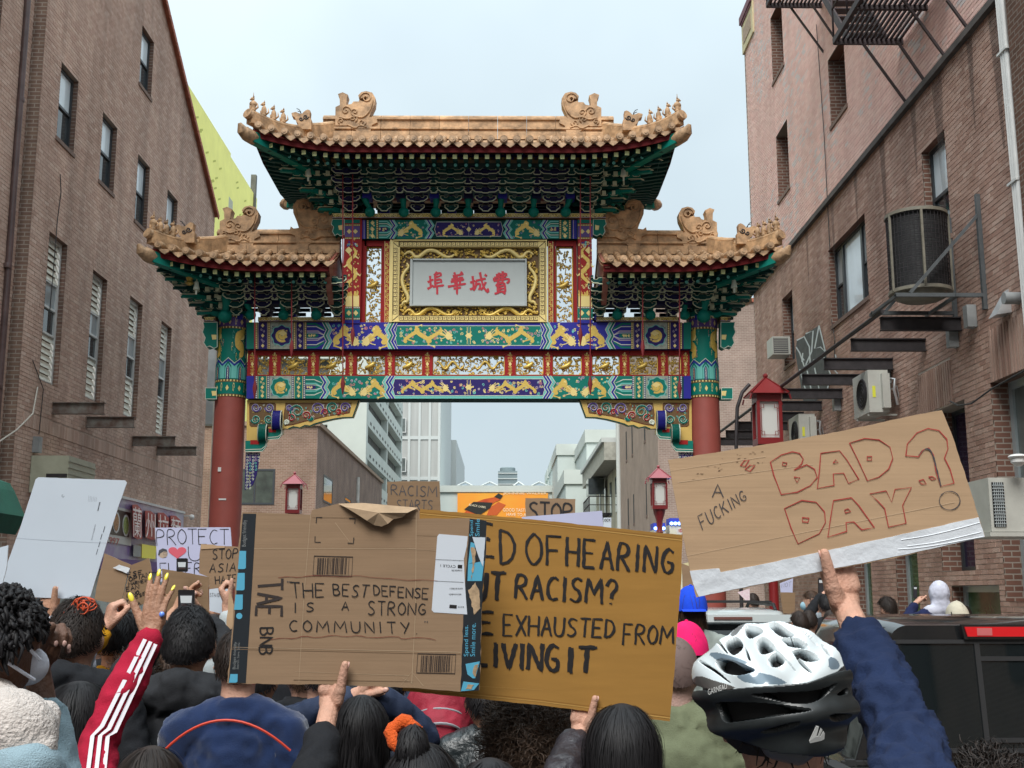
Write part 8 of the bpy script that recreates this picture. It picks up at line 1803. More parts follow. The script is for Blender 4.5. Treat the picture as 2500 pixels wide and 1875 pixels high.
# 5 man in charcoal jacket
P=person('man with short black hair in a charcoal jacket holding up a phone',466,4.5,1481,face=0,sk='tan',hair=('short',HB),top=CHAR,vox=.015,hood='hood',hs=1.09,hn=4200,wid=1.0,Rr=dict(w=(490,1500,4.85),cuff=.7,pose='phone',s=.9),L=dict(w=(425,1500,4.85),cuff=.7,pose='phone',D=(.3,.2,.9),T=(.5,-.8,0),s=.9))
def phone(lab,u0,v0,u1,v1,Y,scr=(.16,.17,.18)):
    a=onY(u0,v0,Y);b=onY(u1,v1,Y); o=thing('phone',lab,'phone',(a.x,Y,b.z)); m=MB(); m.prism([(u0+2,v0),(u1-2,v0),(u1,v0+2),(u1,v1-2),(u1-2,v1),(u0+2,v1),(u0,v1-2),(u0,v0+2)],lambda x,y,d:onY(x,y,Y)+Vector((0,-d,0)),.008); m.build('case',mat('phone_black',(.01,.01,.012),.3,coat=.4),o,fixn=True)
    w_=(u1-u0); m=MB(); fn=lambda x,y,d:onY(x,y,Y)+Vector((0,-d,0)); m.prism([(u0+w_*.1,v0+w_*.28),(u1-w_*.1,v0+w_*.28),(u1-w_*.1,v1-w_*.2),(u0+w_*.1,v1-w_*.2)],fn,.0095,0); m.prism([(u0+w_*.14,v0+w_*.36),(u1-w_*.14,v0+w_*.36),(u1-w_*.18,v0+w_*.8),(u0+w_*.18,v0+w_*.8)],fn,.0100,1); m.prism([(u0+w_*.22,v0+w_*.85),(u1-w_*.22,v0+w_*.85),(u1-w_*.22,v0+w_*1.0),(u0+w_*.22,v0+w_*1.0)],fn,.0101,2)
    m.build('screen',[mat('screen_dark',(.035,.035,.04),.2),mat('screen_light',(.35,.37,.38),.3,emit=.25),mat('screen_gate',(.05,.03,.03),.3)],o); return o
phone('phone in a dark case held up by the man in the charcoal jacket',436,1440,476,1488,4.8)
phone('smaller dark phone held up in front of the lilac PROTECT poster',432,1363,459,1396,5.3)
m=MB(); nb=P['nb']; m.limb([nb+Vector((-.12,-.15,-.2)),nb+Vector((-.10,-.17,-.42))],[.05,.075]); objfrom(remesh(m,.012,2,(.006,20,1)),'backpack',cloth('grey_pack',(.13,.13,.115)),P['o'])
# 6 navy fleece with orange piping
P=person('broad person in a navy fleece with a curved orange piping line across the back',590,4.1,1532,face=0,sk='light',hair=('short',HDK),top=NAV,vox=.015,hn=700,wid=.98,hs=.95)
nb,s=P['nb'],P['s']; m=MB(); Q=[]
for i in range(17):
    t=-1+2*i/16; x=t*.205; z=onY(570,1752,4.0).z-.10*t*t; Q.append((x,z))
cv=[]
dg=bpy.context.evaluated_depsgraph_get()
for x,z in Q: cv.append(Vector((nb.x+x,nb.y-.135*math.sqrt(max(.05,1-(x/.30)**2))-.012,z)))
m.tube(cv,.0045,6); m.build('piping',mat('orange_piping',(.62,.06,.03),.6),P['o'],smooth=True)
# 7 navy shell, both arms up
P=person('person in a dark navy rain jacket holding up both arms behind the brown slogan board',790,4.7,1560,face=0,sk='light',hair=('short',HB),top=NAV2,vox=.017,hn=500,wid=1.12,L=dict(w=(868,1700,4.35),cuff=.86,pose='grip',D=(.5,-.1,.6),T=(.3,-.9,0),s=.95,pole=Vector((-1,-.2,-.4))),Rr=dict(w=(925,1690,4.35),cuff=.84,pose='grip',D=(-.6,0,.5),T=(-.3,-.9,0),s=.95,pole=Vector((1,-.2,-.4))),disp=(.014,9,.7))
# 8 black long hair under the brown board
P=person('woman with straight black hair just below the brown slogan board',884,4.0,1697,face=-6,sk='tan',hair=('long',HB),top=BLK,vox=.018,hn=9500,end=1.25,hs=1.0)
# 10 red backpack wearer
P=person('person carrying a red backpack, head hidden behind the mustard board',1068,5.6,1585,face=0,sk='light',hair=('short',HDK),top=cloth('grey_blue_jacket',(.05,.06,.085)),vox=.022,hn=300)
BP_=thing('backpack','dark red backpack with grey curved zips worn under the mustard board','backpack',(P['nb'].x,5.3,1.2)); f=lambda x,y,d:onY(x,y,5.38)+Vector((0,-d,0)); a=onY(998,1680,5.38);b=onY(1145,1850,5.38); RB_=cloth('red_nylon',(.26,.018,.035),rough=.6)
m=MB(); m.ell(((a.x+b.x)/2,5.42,(a.z+b.z)/2),.16,.13,.22,20,14); m.ell(((a.x+b.x)/2,5.34,(a.z+b.z)/2-.05),.13,.11,.14,20,14); objfrom(remesh(m,.010,3,(.007,14,1)),'pack_body',RB_,BP_)
m=MB()
for (du,v0,k,y) in ((0,1730,62,5.285),(3,1766,52,5.225)): m.tube([onY(1072+du+k*math.sin(t),v0+26-26*math.cos(t)*1.0,y+.07*(t/1.4)**2) for t in [-1.4+.28*i for i in range(11)]],.006,6)
m.build('zip',mat('grey_zip',(.25,.25,.27),.5),BP_,smooth=True); m=MB(); f=lambda x,y,d:onY(x,y,5.22)+Vector((0,-d,0)); m.rib([(1050,1806),(1072,1806),(1072,1817),(1050,1817)],1.2,f,.0,closed=True); write(m,[(1053,1808),(1069,1808),(1069,1815),(1053,1815)],'ID',1.2,f,.0); m.build('logo_patch',WHT,BP_)
# 9 curly hair leather jacket
P=person('person with a wide mass of brown curly hair and a black leather jacket',1292,3.7,1700,face=4,sk='light',hair=('curly',HCU),top=LEA,vox=.016,hn=8000,hs=1.28,wid=1.28,disp=(.006,7,1))
# 11 mustard holder
P=person('woman with smooth black hair tied low, holding the mustard board in her left hand',1518,3.0,1719,face=0,sk='light',hair=('long',HB),top=PUF,vox=.0155,hn=12000,end=1.2,hs=1.0,L=dict(w=(1416,1792,3.445),cuff=.80,pose='hold',D=(.12,.02,1),T=(1,0,0),B=(0,1,0),s=.86,pole=Vector((-.8,-.3,-.8))),disp=(.016,13,1.3))
m=MB(); c=P['c']; m.ell(c+Vector((0,-.12,-.09)),.05,.035,.03,14,8); m.build('hair_knot',HB,P['o'],smooth=True)
# 12 shaved head olive
P=person('man with a shaved head in an olive green shirt beside the mustard board',1648,4.3,1556,face=0,sk='grey',hair=('buzz',mat('stubble',(.14,.095,.085),.8)),top=OLV,vox=.017,hn=300,wid=1.12,hs=.98)
c=P['c']; 
# 13 pink cap
P=person('person in a bright pink cap just left of the cycle helmet',1676,6.4,1530,face=0,sk='light',hair=('short',HBR),top=GRY,vox=.022,hn=500,wid=1.2,hs=1.1); cap_hat(P,cloth('pink_cap',(.75,.012,.13)))
# 14 blue cap
P=person('person in a royal blue cap with brown hair behind the pink capped head',1686,7.6,1440,face=0,sk='light',hair=('long',HBR),top=GRY,vox=.022,hn=1800,end=1.62,hs=1.0); cap_hat(P,cloth('blue_cap',(.01,.06,.55)),back=True)
# 16 scrunchie: holds the brown board
P=person('person with black hair in an orange scrunchie whose left hand holds the brown slogan board',1030,2.75,1812,face=6,sk='light',hair=('long',HB),top=BLK,vox=.015,hn=7000,end=1.15,L=dict(w=(805,1728,3.275),cuff=.62,pose='hold',D=(.10,.02,1),T=(1,0,0),B=(0,1,0),s=.98,pole=Vector((-.9,-.4,-1)),cw=1.02),wid=1.25)
c=P['c']; m=MB(); sc_=onY(985,1793,2.72); m.tube([sc_+Vector((.028*math.cos(t)*(1+.15*math.sin(5*t)),.015*math.sin(t),.026*math.sin(t)*(1+.15*math.cos(4*t)))) for t in [k*.3307 for k in range(20)]],.015,8); m.build('scrunchie',mat('orange_fleece',(.62,.09,.01),.95,bump=.6,bs=200),P['o'],smooth='all'); hairobj(P['o'],sc_+Vector((.02,.0,-.03)),0,'short',HB,.42,500,name='hair_bun')
# bottom crowns
for (u,v,lab,sty,mt,fc) in ((1195,1852,'dark haired head rising at the bottom edge below the leather jacket','long',HB,0),(2420,1868,'loose wavy brown hair at the bottom right corner in front of the pickup','curly',HDK,-8),(2230,1880,'dark wavy head barely in view under the raised navy sleeve at bottom right','curly',HDK,0)):
    person(lab,u,2.6,v,face=fc,sk='tan',hair=(sty,mt),top=BLK,vox=.024,hn=2200,end=1.2)
# 15 helmet rider
HY=1.86; hc=onY(1895,1690,HY)
P=person('person in a cycle helmet and navy sleeve holding up the BAD DAY board',1897,HY,1548,face=2,sk='light',hair=('short',HDK),top=NAVH,vox=.012,hn=200,hs=.98,wid=1.12,Rr=dict(w=(2066,1490,2.635),cuff=.72,pose='hold',D=(-.16,.02,1),T=(-1,0,0),B=(0,1,0),s=1.06,pole=Vector((.75,-.1,-1)),cw=1.06),disp=(.017,14,1.8))
HEL=thing('cycle_helmet','white and black vented cycle helmet worn by the nearest person at lower right','helmet',hc)
rx,ry,rz=.130,.158,.122
def fE(u,v,d=0,k=1.0):
    o=Vector((0,0,H))-hc; dr=ray(u,v); A=Vector((o.x/(rx*k),o.y/(ry*k),o.z/(rz*k))); Bv=Vector((dr.x/(rx*k),dr.y/(ry*k),dr.z/(rz*k))); a=Bv.dot(Bv); b=2*A.dot(Bv); cc=A.dot(A)-1; q=b*b-4*a*cc
    t=(-b-math.sqrt(max(q,0)))/(2*a); p=o+dr*t; n=Vector((p.x/rx**2,p.y/ry**2,p.z/rz**2)).normalized(); return hc+p+n*d
ZH=lambda x,y:(1690+x/4.545,1510+y/4.545)
WP=mat('helmet_white',(.66,.72,.74),.18,coat=.8); BP2=mat('helmet_black',(.014,.017,.018),.42,var=.4,vs=30,coat=.15); GP2=mat('helmet_grey',(.16,.22,.27),.2,coat=.8); DP=mat('helmet_inner',(.012,.011,.012),.8)
m=MB(); m.ell(hc,rx*.86,ry*.88,rz*.86,30,20); m.build('inner_foam',DP,HEL,smooth=True)
def inp(x,y,P):
    c=False; j=len(P)-1
    for i in range(len(P)):
        xi,yi=P[i];xj,yj=P[j]
        if (yi>y)!=(yj>y) and x<(xj-xi)*(y-yi)/(yj-yi)+xi: c=not c
        j=i
    return c
PL=lambda t,it=1: smoothpts([tuple(map(float,q.split(','))) for q in t.split()],it,True)
def shell(nm,out,holes,mats,zones,step,lift,th,bulge=None):
    out=PL(out); holes=[PL(h,2) for h in holes]; holes=[[(sum(p[0] for p in h)/len(h)+(x-sum(p[0] for p in h)/len(h))*1.16,sum(p[1] for p in h)/len(h)+(y-sum(p[1] for p in h)/len(h))*1.16) for x,y in h] for h in holes]; zones=[(PL(z),k) for z,k in zones]; x0,x1=min(p[0] for p in out),max(p[0] for p in out); y0,y1=min(p[1] for p in out),max(p[1] for p in out)
    hb=[(min(p[0] for p in h),max(p[0] for p in h),min(p[1] for p in h),max(p[1] for p in h),h) for h in holes]; m=MB(); ids={}; V=[];Fs=[];Ks=[]
    nx,ny=int((x1-x0)/step)+1,int((y1-y0)/step)+1
    def vid(i,j):
        if (i,j) not in ids:
            ids[(i,j)]=len(V); x,y=x0+i*step,y0+j*step; V.append(fE(*ZH(x,y),lift+(bulge(x,y) if bulge else 0)))
        return ids[(i,j)]
    for i in range(nx):
        for j in range(ny):
            x,y=x0+(i+.5)*step,y0+(j+.5)*step
            if not inp(x,y,out) or any(a<x<b and c<y<d and inp(x,y,h) for a,b,c,d,h in hb): continue
            Fs.append((vid(i,j),vid(i,j+1),vid(i+1,j+1),vid(i+1,j))); Ks.append(next((k for z,k in zones if inp(x,y,z)),0))
    m.v=V;m.f=Fs;m.m=Ks; o=m.build(nm,mats,HEL,smooth='all'); 
    sm=o.modifiers.new('s','SMOOTH'); sm.factor=.5; sm.iterations=3
    md=o.modifiers.new('t','SOLIDIFY'); md.thickness=th; md.offset=-1; return o
shell('white_shell','740,72 560,110 460,170 430,215 375,255 300,335 185,395 85,490 45,600 40,690 85,765 330,805 560,778 1130,742 1310,716 1690,562 1625,430 1505,300 1350,195 1150,115 960,78',
 ['395,300 478,238 530,250 572,330 500,425 450,402 410,352','575,140 700,112 810,190 690,262 620,222','715,300 822,250 945,360 795,428 740,372','845,500 885,440 950,397 1035,495 965,562 892,552','835,92 960,100 1145,238 965,212 885,150','985,238 1160,262 1300,378 1092,348 1040,290','1112,378 1312,402 1398,468 1335,502 1200,470','310,482 400,470 640,560 685,582 600,628 500,640 380,602 305,545','1180,172 1320,232 1398,328 1290,270','1420,292 1492,340 1530,440 1480,432','845,265 905,330 1145,585 1110,572 940,400','1085,372 1190,470 1302,590 1296,612 1205,530','130,505 190,508 430,700 440,722 300,625','590,330 650,430 662,490 640,470 600,400','300,255 330,275 420,400 400,405 330,330'],
 [WP,GP2,mat('helmet_smoke',(.09,.085,.08),.3,coat=.4)],[('500,642 690,585 950,662 1090,745 620,735',1),('200,408 340,400 600,490 800,590 500,640 300,480',1),('1480,445 1590,470 1640,560 1470,600',1),('40,690 120,640 300,705 420,735 520,780 330,810 85,770',2),('560,90 640,80 560,150 470,230 440,215 470,170',2)],7,.006,.020,lambda x,y:.004*math.sin(x/70.0)*math.cos(y/90.0))
shell('rear_shell','62,790 330,812 560,785 1130,748 1310,722 1690,566 1735,660 1772,800 1802,950 1784,1100 1705,1300 1600,1425 1400,1490 1200,1452 900,1452 620,1400 400,1322 232,1205 140,1085 88,950 60,860',
 ['310,952 420,935 800,952 1180,992 1252,1006 900,1058 560,1110 430,1122 350,1050','762,1242 950,1172 1180,1112 1132,1190 900,1272','1482,1046 1700,1040 1702,1082 1600,1136 1520,1110','1612,850 1722,762 1742,832 1650,852','690,848 900,830 1380,815 1560,712 1455,862 1250,942 950,905'],
 [BP2],[],8,.004,.022,lambda x,y:.006*math.sin((y+x*.15)/62.0))
fH=lambda x,y,d:fE(x,y,.014+d); m=MB(); m.prism([ZH(*p) for p in ((1330,1145),(1355,1150),(1330,1245),(1345,1245),(1375,1165),(1390,1180),(1360,1245),(1372,1245),(1400,1195),(1412,1215),(1408,1270),(1380,1285),(1270,1310),(1262,1290))],fH,.001); print_text(m,[ZH(*p) for p in ((250,790),(445,735),(448,785),(255,850))],'GARNEAU',lambda x,y,d:fE(x,y,.012+d),.001); m.build('helmet_emblem',mat('emblem_silver',(.62,.62,.60),.4),HEL)
m=MB(); 
for P_ in ([(340,1310),(390,1480),(440,1659)],[(480,1420),(540,1660)],[(1640,1440),(1610,1659)]): m.tube([fE(*ZH(*p),-.03) for p in P_],.006,6)
m.build('chin_strap',BLK,HEL,smooth=True)
m=MB(); m.limb([fE(*ZH(900,1540),-.02),fE(*ZH(1200,1620),-.02),fE(*ZH(1560,1480),-.03)],[.02,.02,.018]); m.build('rear_cradle',mat('cradle_grey',(.12,.12,.125),.4),HEL,smooth=True)
# left cluster beyond
GRP='people in the crowd holding signs'
person('person in a white shirt holding up the blank white board from below',95,5.0,1490,face=0,sk='tan',hair=('short',HB),top=WHT,vox=.017,hn=500,Rr=dict(w=(120,1512,4.93),cuff=.72,pose='hold',D=(0,0,1),T=(1,0,0),B=(0,1,0),s=1.02,pole=Vector((.7,-.3,-1))))
person('person in a bright yellow sweater raising a hand to the folded cardboard',292,5.2,1488,face=0,sk='light',hair=('short',HB),top=YEL,vox=.02,hn=900,L=dict(w=(262,1530,5.0),cuff=.80,pose='grip',D=(.15,0,1),T=(.6,-.8,0),s=1.0,pole=Vector((-.8,-.2,-1))),wid=.8)
P=person('person in a grey striped knit holding up the STOP ASIAN HATE cardboard',520,5.9,1500,face=0,sk='light',hair=('short',HDK),top=STR,vox=.018,hn=500,wid=.9,L=dict(w=(557,1480,5.85),cuff=.76,pose='grip',D=(-.5,0,1),T=(.3,-.9,0),s=1.0,pole=Vector((1,-.2,-1))))
person('person with a dark phone hand raised beside the striped sleeve',500,6.6,1520,face=0,sk='mid',hair=('short',HB),top=cloth('blue_gingham',(.10,.17,.42)),vox=.024,hn=300,Rr=dict(w=(541,1520,6.4),cuff=.7,pose='grip',s=1.0))
person('person in a teal jacket in the gap between the red sleeve and the charcoal jacket',335,5.0,1600,face=0,sk='tan',hair=('curly',HDK),top=TEL,vox=.024,hn=1200)
person('person whose small dark head shows between the blank board and the yellow sleeve',250,6.5,1500,face=0,sk='dark',hair=('short',HB),top=BLK,vox=.024,hn=300)
m=MB(); f=lambda x,y,d:onY(x,y,4.0)+Vector((0,-d,0)); m.prism(ragged([(84,1545),(118,1535),(122,1640),(90,1640)],.6),f,.004); a=m.build('cardboard_box',KL,None,fixn=True); tag(a,'light cardboard piece with a blue printed corner behind the dark twists at left','cardboard'); m=MB(); m.prism([(88,1588),(96,1586),(96,1628),(88,1630)],f,.006); m.build('blue_print',mat('print_blue',(.03,.12,.3),.6),a)
# right pavement people
P=person('person in a white hood and navy and white jacket taking a picture at right',2290,12.8,1421,face=-6,sk='light',hair=('none',None),top=cloth('navy_panel',(.012,.017,.06)),vox=.022,hn=0,L=dict(w=(2235,1474,13.2),cuff=.82,pose='phone',s=1.1)); 
m=MB(); c=P['c']; m.ell(c-P['f']*.012,.105,.124,.140); m.ell(c-P['f']*.03-Vector((0,0,.11)),.10,.10,.08); m.limb([P['nb']-P['r']*.13-Vector((0,0,.03)),P['nb']-P['f']*.04,P['nb']+P['r']*.13-Vector((0,0,.03))],[.072,.07,.072]); objfrom(remesh(m,.014,3,(.008,18,1)),'white_hood',cloth('white_hoodie',(.50,.51,.60)),P['o'])
phone('phone held up by the person in the white hood at right',2229,1430,2239,1461,13.25)
P=person('person in a cream cap standing behind the black pickup',2336,11.6,1474,face=-20,sk='light',hair=('short',HBR),top=BLK,vox=.026,hn=200,hs=1.0); cap_hat(P,cloth('cream_cap',(.50,.46,.36)),back=True)
person('dark haired person looking up beside the shop door at right',2165,12.2,1456,face=-30,sk='light',hair=('short',HDK),top=cloth('grey_green_jacket',(.05,.055,.045)),vox=.026,hn=900)
P=person('person in a pale check shirt and blue mask left of the shop doors',1980,13.6,1442,face=-60,sk='light',hair=('short',HBR),top=cloth('check_shirt',(.33,.38,.42),var=.5),vox=.026,hn=400); m=MB(); m.ell(P['c']+P['f']*.085-Vector((0,0,.05)),.05,.05,.05,12,8); m.build('face_mask',mat('blue_mask',(.25,.42,.5),.8),P['o'],smooth=True)
person('person in black lifting a phone in a glittering purple case',2016,12.6,1450,face=0,sk='light',hair=('short',HB),top=BLK,vox=.024,hn=500,L=dict(w=(2012,1450,12.9),cuff=.8,pose='phone',s=1.0)); phone('phone in a glowing purple case among the people at right',1997,1411,2012,1450,12.95)
for (u,Y,v,lab) in ((1950,11.4,1492,'dark haired head just above the pickup roof, the leftmost one'),(1975,12.0,1490,'dark hooded head above the pickup roof beside the raised hand'),(2352,12.6,1478,'dark head half hidden behind the cream cap'),(1838,16.5,1448,'dark haired person below the pink and white sign'),(2028,11.8,1489,'brown haired head just left of the raised wrist')):
    person(lab,u,Y,v,face=random.uniform(-30,30),sk='light',hair=('short',HDK),top=BLK,vox=.03,hn=300)
# fill the crowd: further marchers mostly hidden behind the signs
COL=[BLK,CHAR,NAV2,LEA,GRY,OLV,NAV,cloth('maroon_coat',(.10,.015,.025)),cloth('tan_coat',(.22,.16,.09))]
FL=['bare headed marcher in {} deep in the crowd behind the signs']
nm=['black','charcoal','dark navy','black leather','grey','olive','blue','maroon','tan']; k=0
for (u,Y,v) in ((640,5.9,1600),(740,6.2,1590),(950,5.7,1610),(1185,5.2,1640),(1390,5.3,1650),(1540,5.9,1600),(1480,4.6,1640),(1600,6.6,1590),(420,6.8,1575),(690,7.4,1570),(820,7.8,1565),(1000,7.6,1570),(1120,8.2,1560),(1260,7.8,1565),(1380,8.4,1555),(1500,8.0,1560),(150,6.4,1580),(40,5.8,1600),(1010,8.6,1560)):
    o=person('x',u,Y,v,face=random.uniform(-15,15),sk=random.choice(('light','tan','mid','dark')),hair=('short',random.choice((HB,HDK,HBR))),top=COL[k%9],vox=.032,hn=500,group='marchers half hidden behind the signs')['o']
    o['label']=['','second '][k//9 if k<18 else 1]+'marcher in a '+nm[k%9]+' top '+random.choice(('under','behind'))+' the '+('left sign cluster' if u<560 else 'brown slogan board' if u<1000 else 'mustard board' if u<1560 else 'tilted board')+', '+('near' if Y<5 else 'middle' if Y<7 else 'far')+' row'; k+=1
# ================= vehicles =================
CARB=mat('car_black',(.010,.011,.012),.16,coat=1,spec=.6); CARW=mat('car_white',(.55,.60,.60),.2,coat=1); TINT=mat('tinted_glass',(.008,.011,.012),.03,spec=.8); TRIM=mat('car_trim',(.015,.015,.016),.55); TYR=mat('tyre',(.015,.015,.015),.85); RIMM=mat('alloy',(.4,.4,.42),.3,metal=.9)
REDL=mat('brake_red',(.50,.008,.012),.12,coat=1,emit=.12); REDW=mat('lens_clear_red',(.55,.14,.14),.15,coat=1)
def wheel(par,x,y,z,r=.38,w=.24):
    m=MB(); pr=[(r-.13,-w/2),(r-.02,-w/2),(r,-w/2+.03),(r,w/2-.03),(r-.02,w/2),(r-.13,w/2)]; vs=[];fs=[];n=24
    for a,b in pr:
        for j in range(n): q=2*math.pi*j/n; vs.append((x+b,y+a*math.cos(q),z+a*math.sin(q)))
    for i in range(len(pr)): 
        for j in range(n): i2=(i+1)%len(pr); fs.append((i*n+j,i*n+(j+1)%n,i2*n+(j+1)%n,i2*n+j))
    m.add(vs,fs); o=m.build('wheel',TYR,par,smooth=True); m=MB(); m.tube([(x-w*.3,y,z),(x+w*.3,y,z)],r-.13,20); m.build('rim',RIMM,o,smooth=True)
def loft(secs,mt,name,par,smooth=True,caps=True):
    """secs: list of rings (same count) of points"""
    m=MB(); n=len(secs[0]); vs=[p for s in secs for p in s]; fs=[]
    for i in range(len(secs)-1):
        for j in range(n): fs.append((i*n+j,i*n+(j+1)%n,(i+1)*n+(j+1)%n,(i+1)*n+j))
    if caps: fs.append(tuple(range(n-1,-1,-1))); fs.append(tuple((len(secs)-1)*n+j for j in range(n)))
    m.add(vs,fs); o=m.build(name,mt,par,smooth=smooth,fixn=True); return o
def rring(cx,y,z0,z1,hw,rt,rb_=.05,hwt=None,n=5,yt=0):
    """rounded section across the car at station y; hwt = half width at top; yt = y shift at top"""
    hwt=hwt or hw; P=[]
    for (sx,sz) in ((1,1),(-1,1),(-1,-1),(1,-1)):
        hh=hwt if sz>0 else hw; r_=rt if sz>0 else rb_; z=z1 if sz>0 else z0
        for k in range(n+1):
            a=math.pi/2*k/n
            if (sx,sz)==(1,1): q=a
            elif (sx,sz)==(-1,1): q=math.pi/2+a
            elif (sx,sz)==(-1,-1): q=math.pi+a
            else: q=1.5*math.pi+a
            P.append((cx+sx*(hh-r_)+r_*math.cos(q),y+(yt if sz>0 else 0),z-sz*r_+r_*math.sin(q)))
    return P
# black pickup
TX,TY=2.40,5.50; t=thing('pickup_truck','black pickup truck seen from behind with a red high brake light','pickup truck',(TX,TY,GZ))
RZ=1.865
cab=[(0,0,.60,RZ-.015),(.04,0,.635,RZ),(.5,0,.65,RZ+.02),(1.1,0,.645,RZ+.02),(1.55,0,.63,RZ-.01)]
secs=[rring(TX,TY+y,1.23,z,.80,.09,.02,hwt=hw,n=6,yt=.07 if y<.3 else (0 if y<1.4 else -.35)) for y,_,hw,z in cab]; secs.append(rring(TX,TY+2.0,1.21,1.30,.80,.04,.02,hwt=.76,n=6)); loft(secs,CARB,'cab',t)
# pillars / glass: side glass panels set proud, rear window with sliding centre
fnb=lambda x,z,d:Vector((TX+x,TY-.004+ .07*max(0,min(1,(z-1.23)/(RZ-1.23)))-d,z))
m=MB(); 
def pane(x0,x1,z0,z1,nm,mt,off=.004,par=t,th=.006):
    m=MB(); m.prism([(x0,z0),(x1,z0),(x1*.86 if abs(x1)>.5 else x1,z1),(x0*.86 if abs(x0)>.5 else x0,z1)],fnb,off+th); return m.build(nm,mt,par,fixn=True)
rw=pane(-.66,.66,1.30,1.775,'rear_window',TINT,.0)
m=MB()
for x in (-.20,.20): m.prism([(x-.012,1.305),(x+.012,1.305),(x+.012,1.77),(x-.012,1.77)],fnb,.014)
for z in (1.34,1.70): m.prism([(-.20,z-.01),(.20,z-.01),(.20,z+.01),(-.20,z+.01)],fnb,.013)
m.prism([(-.68,1.285),(.68,1.285),(.68,1.305),(-.68,1.305)],fnb,.014); m.prism([(-.585,1.768),(.585,1.768),(.585,1.785),(-.585,1.785)],fnb,.014)
m.build('window_frame',TRIM,rw,fixn=True)
a=onY(2345,1531,TY);  zt=a.z; x0=a.x-TX
bl=thing('x','x','x'); bpy.data.objects.remove(bl)
m=MB(); zc=(onY(2345,1531,TY).z+onY(2345,1553,TY).z)/2; hz=.021; 
fb2=lambda x,z,d:Vector((TX+x,TY+.045-d,z))
w2=.26; m.prism([(-w2,zc+hz),(w2,zc+hz),(w2-.012,zc-hz*1.1),(-w2+.012,zc-hz*1.1)],fb2,.028); o=m.build('brake_light',REDL,t,fixn=True)
m=MB(); m.prism([(-w2+.055,zc+hz*.75),(-w2+.125,zc+hz*.75),(-w2+.125,zc-hz*.85),(-w2+.055,zc-hz*.85)],fb2,.031); m.prism([(w2-.125,zc+hz*.75),(w2-.055,zc+hz*.75),(w2-.055,zc-hz*.85),(w2-.125,zc-hz*.85)],fb2,.031); m.build('cargo_lamp',REDW,o,fixn=True)
m=MB(); m.prism([(-w2-.012,zc+hz*1.5),(w2+.012,zc+hz*1.5),(w2,zc-hz*1.7),(-w2,zc-hz*1.7)],fb2,.018); m.build('lamp_housing',CARB,o,fixn=True)
# chrome line of light is the rounded shoulder; body below
secs=[rring(TX,TY+y,.45,z,hw,.06,.10,n=5) for y,z,hw in ((.02,1.24,.93),(.4,1.26,.95),(2.0,1.25,.95),(2.05,1.14,.95),(3.2,1.10,.93),(3.45,1.0,.86))]; loft(secs,CARB,'body',t)
loft([rring(TX,TY-2.0,.50,1.22,.93,.04,.08),rring(TX,TY-.03,.50,1.235,.93,.04,.08)],CARB,'bed',t)
m=MB(); 
for s in (-1,1): m.box((TX+s*.93-.05,TY-2.0,1.236),(TX+s*.93+.02,TY-.05,1.262))
m.build('bed_rail',TRIM,t)
m=MB()
for i in range(16): m.box((TX-.86+i*.11,TY-.06,1.236),(TX-.82+i*.11,TY-.02,1.262))
m.box((TX-.88,TY-.055,1.24),(TX+.88,TY-.03,1.256)); tag(m.build('headboard_ribs',TRIM,t),kind='stuff')
for s in (-1,1):
    m=MB(); P=[(TY+.22,1.27),(TY+.92,1.27),(TY+.92,1.75),(TY+.32,1.75)]; hx=lambda z:.80-(z-1.23)/(RZ-1.23)*.155
    m.prism(P,lambda y,z,d:Vector((TX+s*(hx(z)+.002+d),y,z)),.004); m.build('side_window',TINT,t,fixn=True)
    m=MB(); P=[(TY+1.0,1.27),(TY+1.95,1.27),(TY+1.42,1.75),(TY+1.0,1.75)]; m.prism(P,lambda y,z,d:Vector((TX+s*(hx(z)+.002+d),y,z)),.004); m.build('side_window',TINT,t,fixn=True)
    m=MB(); m.box((TX+s*.92,TY+1.7,1.22),(TX+s*1.10,TY+1.8,1.38)); m.build('mirror',CARB,t)
    m=MB(); m.box((TX+s*.80,TY-2.04,.85),(TX+s*.92,TY-1.99,1.2)); m.build('tail_light',REDL,t)
for (s,y) in ((-1,-1.3),(1,-1.3),(-1,2.5),(1,2.5)): wheel(t,TX+s*.84,TY+y,GZ+.39)
m=MB(); m.box((TX-.92,TY-2.15,.5),(TX+.92,TY-2.01,.68)); m.build('bumper',RIMM,t)
p=onY(2357,1450,TY+1.0); m=MB(); m.tube([(p.x,TY+1.2,RZ),(p.x-.01,TY+1.2,p.z-.1)],.003,5); m.build('aerial',TRIM,t)
# white SUV ahead
WX,WY=onY(1790,1500,13.6).x,13.6; t=thing('white_suv','white sport utility vehicle with a black roof rack, seen from behind','suv',(WX,WY,GZ)); z1=onY(1790,1492,WY).z
secs=[rring(WX,WY+y,1.12,z,.86,.11,.02,hwt=hw,n=6,yt=yt) for y,z,hw,yt in ((.0,z1-.05,.66,.22),(.25,z1,.69,.1),(1.2,z1+.03,.70,0),(2.4,z1-.02,.68,-.2))]; secs.append(rring(WX,WY+3.3,1.08,1.14,.84,.03,.02,n=6,hwt=.8)); loft(secs,CARW,'upper_body',t)
loft([rring(WX,WY+y,.45,z,hw,.08,.1) for y,z,hw in ((-.12,1.10,.86),(.1,1.14,.93),(3.3,1.1,.93),(4.3,.98,.9),(4.5,.8,.8))],CARW,'body',t)
m=MB(); m.prism([(-.74,1.17),(.74,1.17),(.62,z1-.15),(-.62,z1-.15)],lambda x,z,d:Vector((WX+x,WY-.004+.22*(z-1.12)/(z1-1.17)-d,z)),.008); m.build('rear_window',TINT,t,fixn=True)
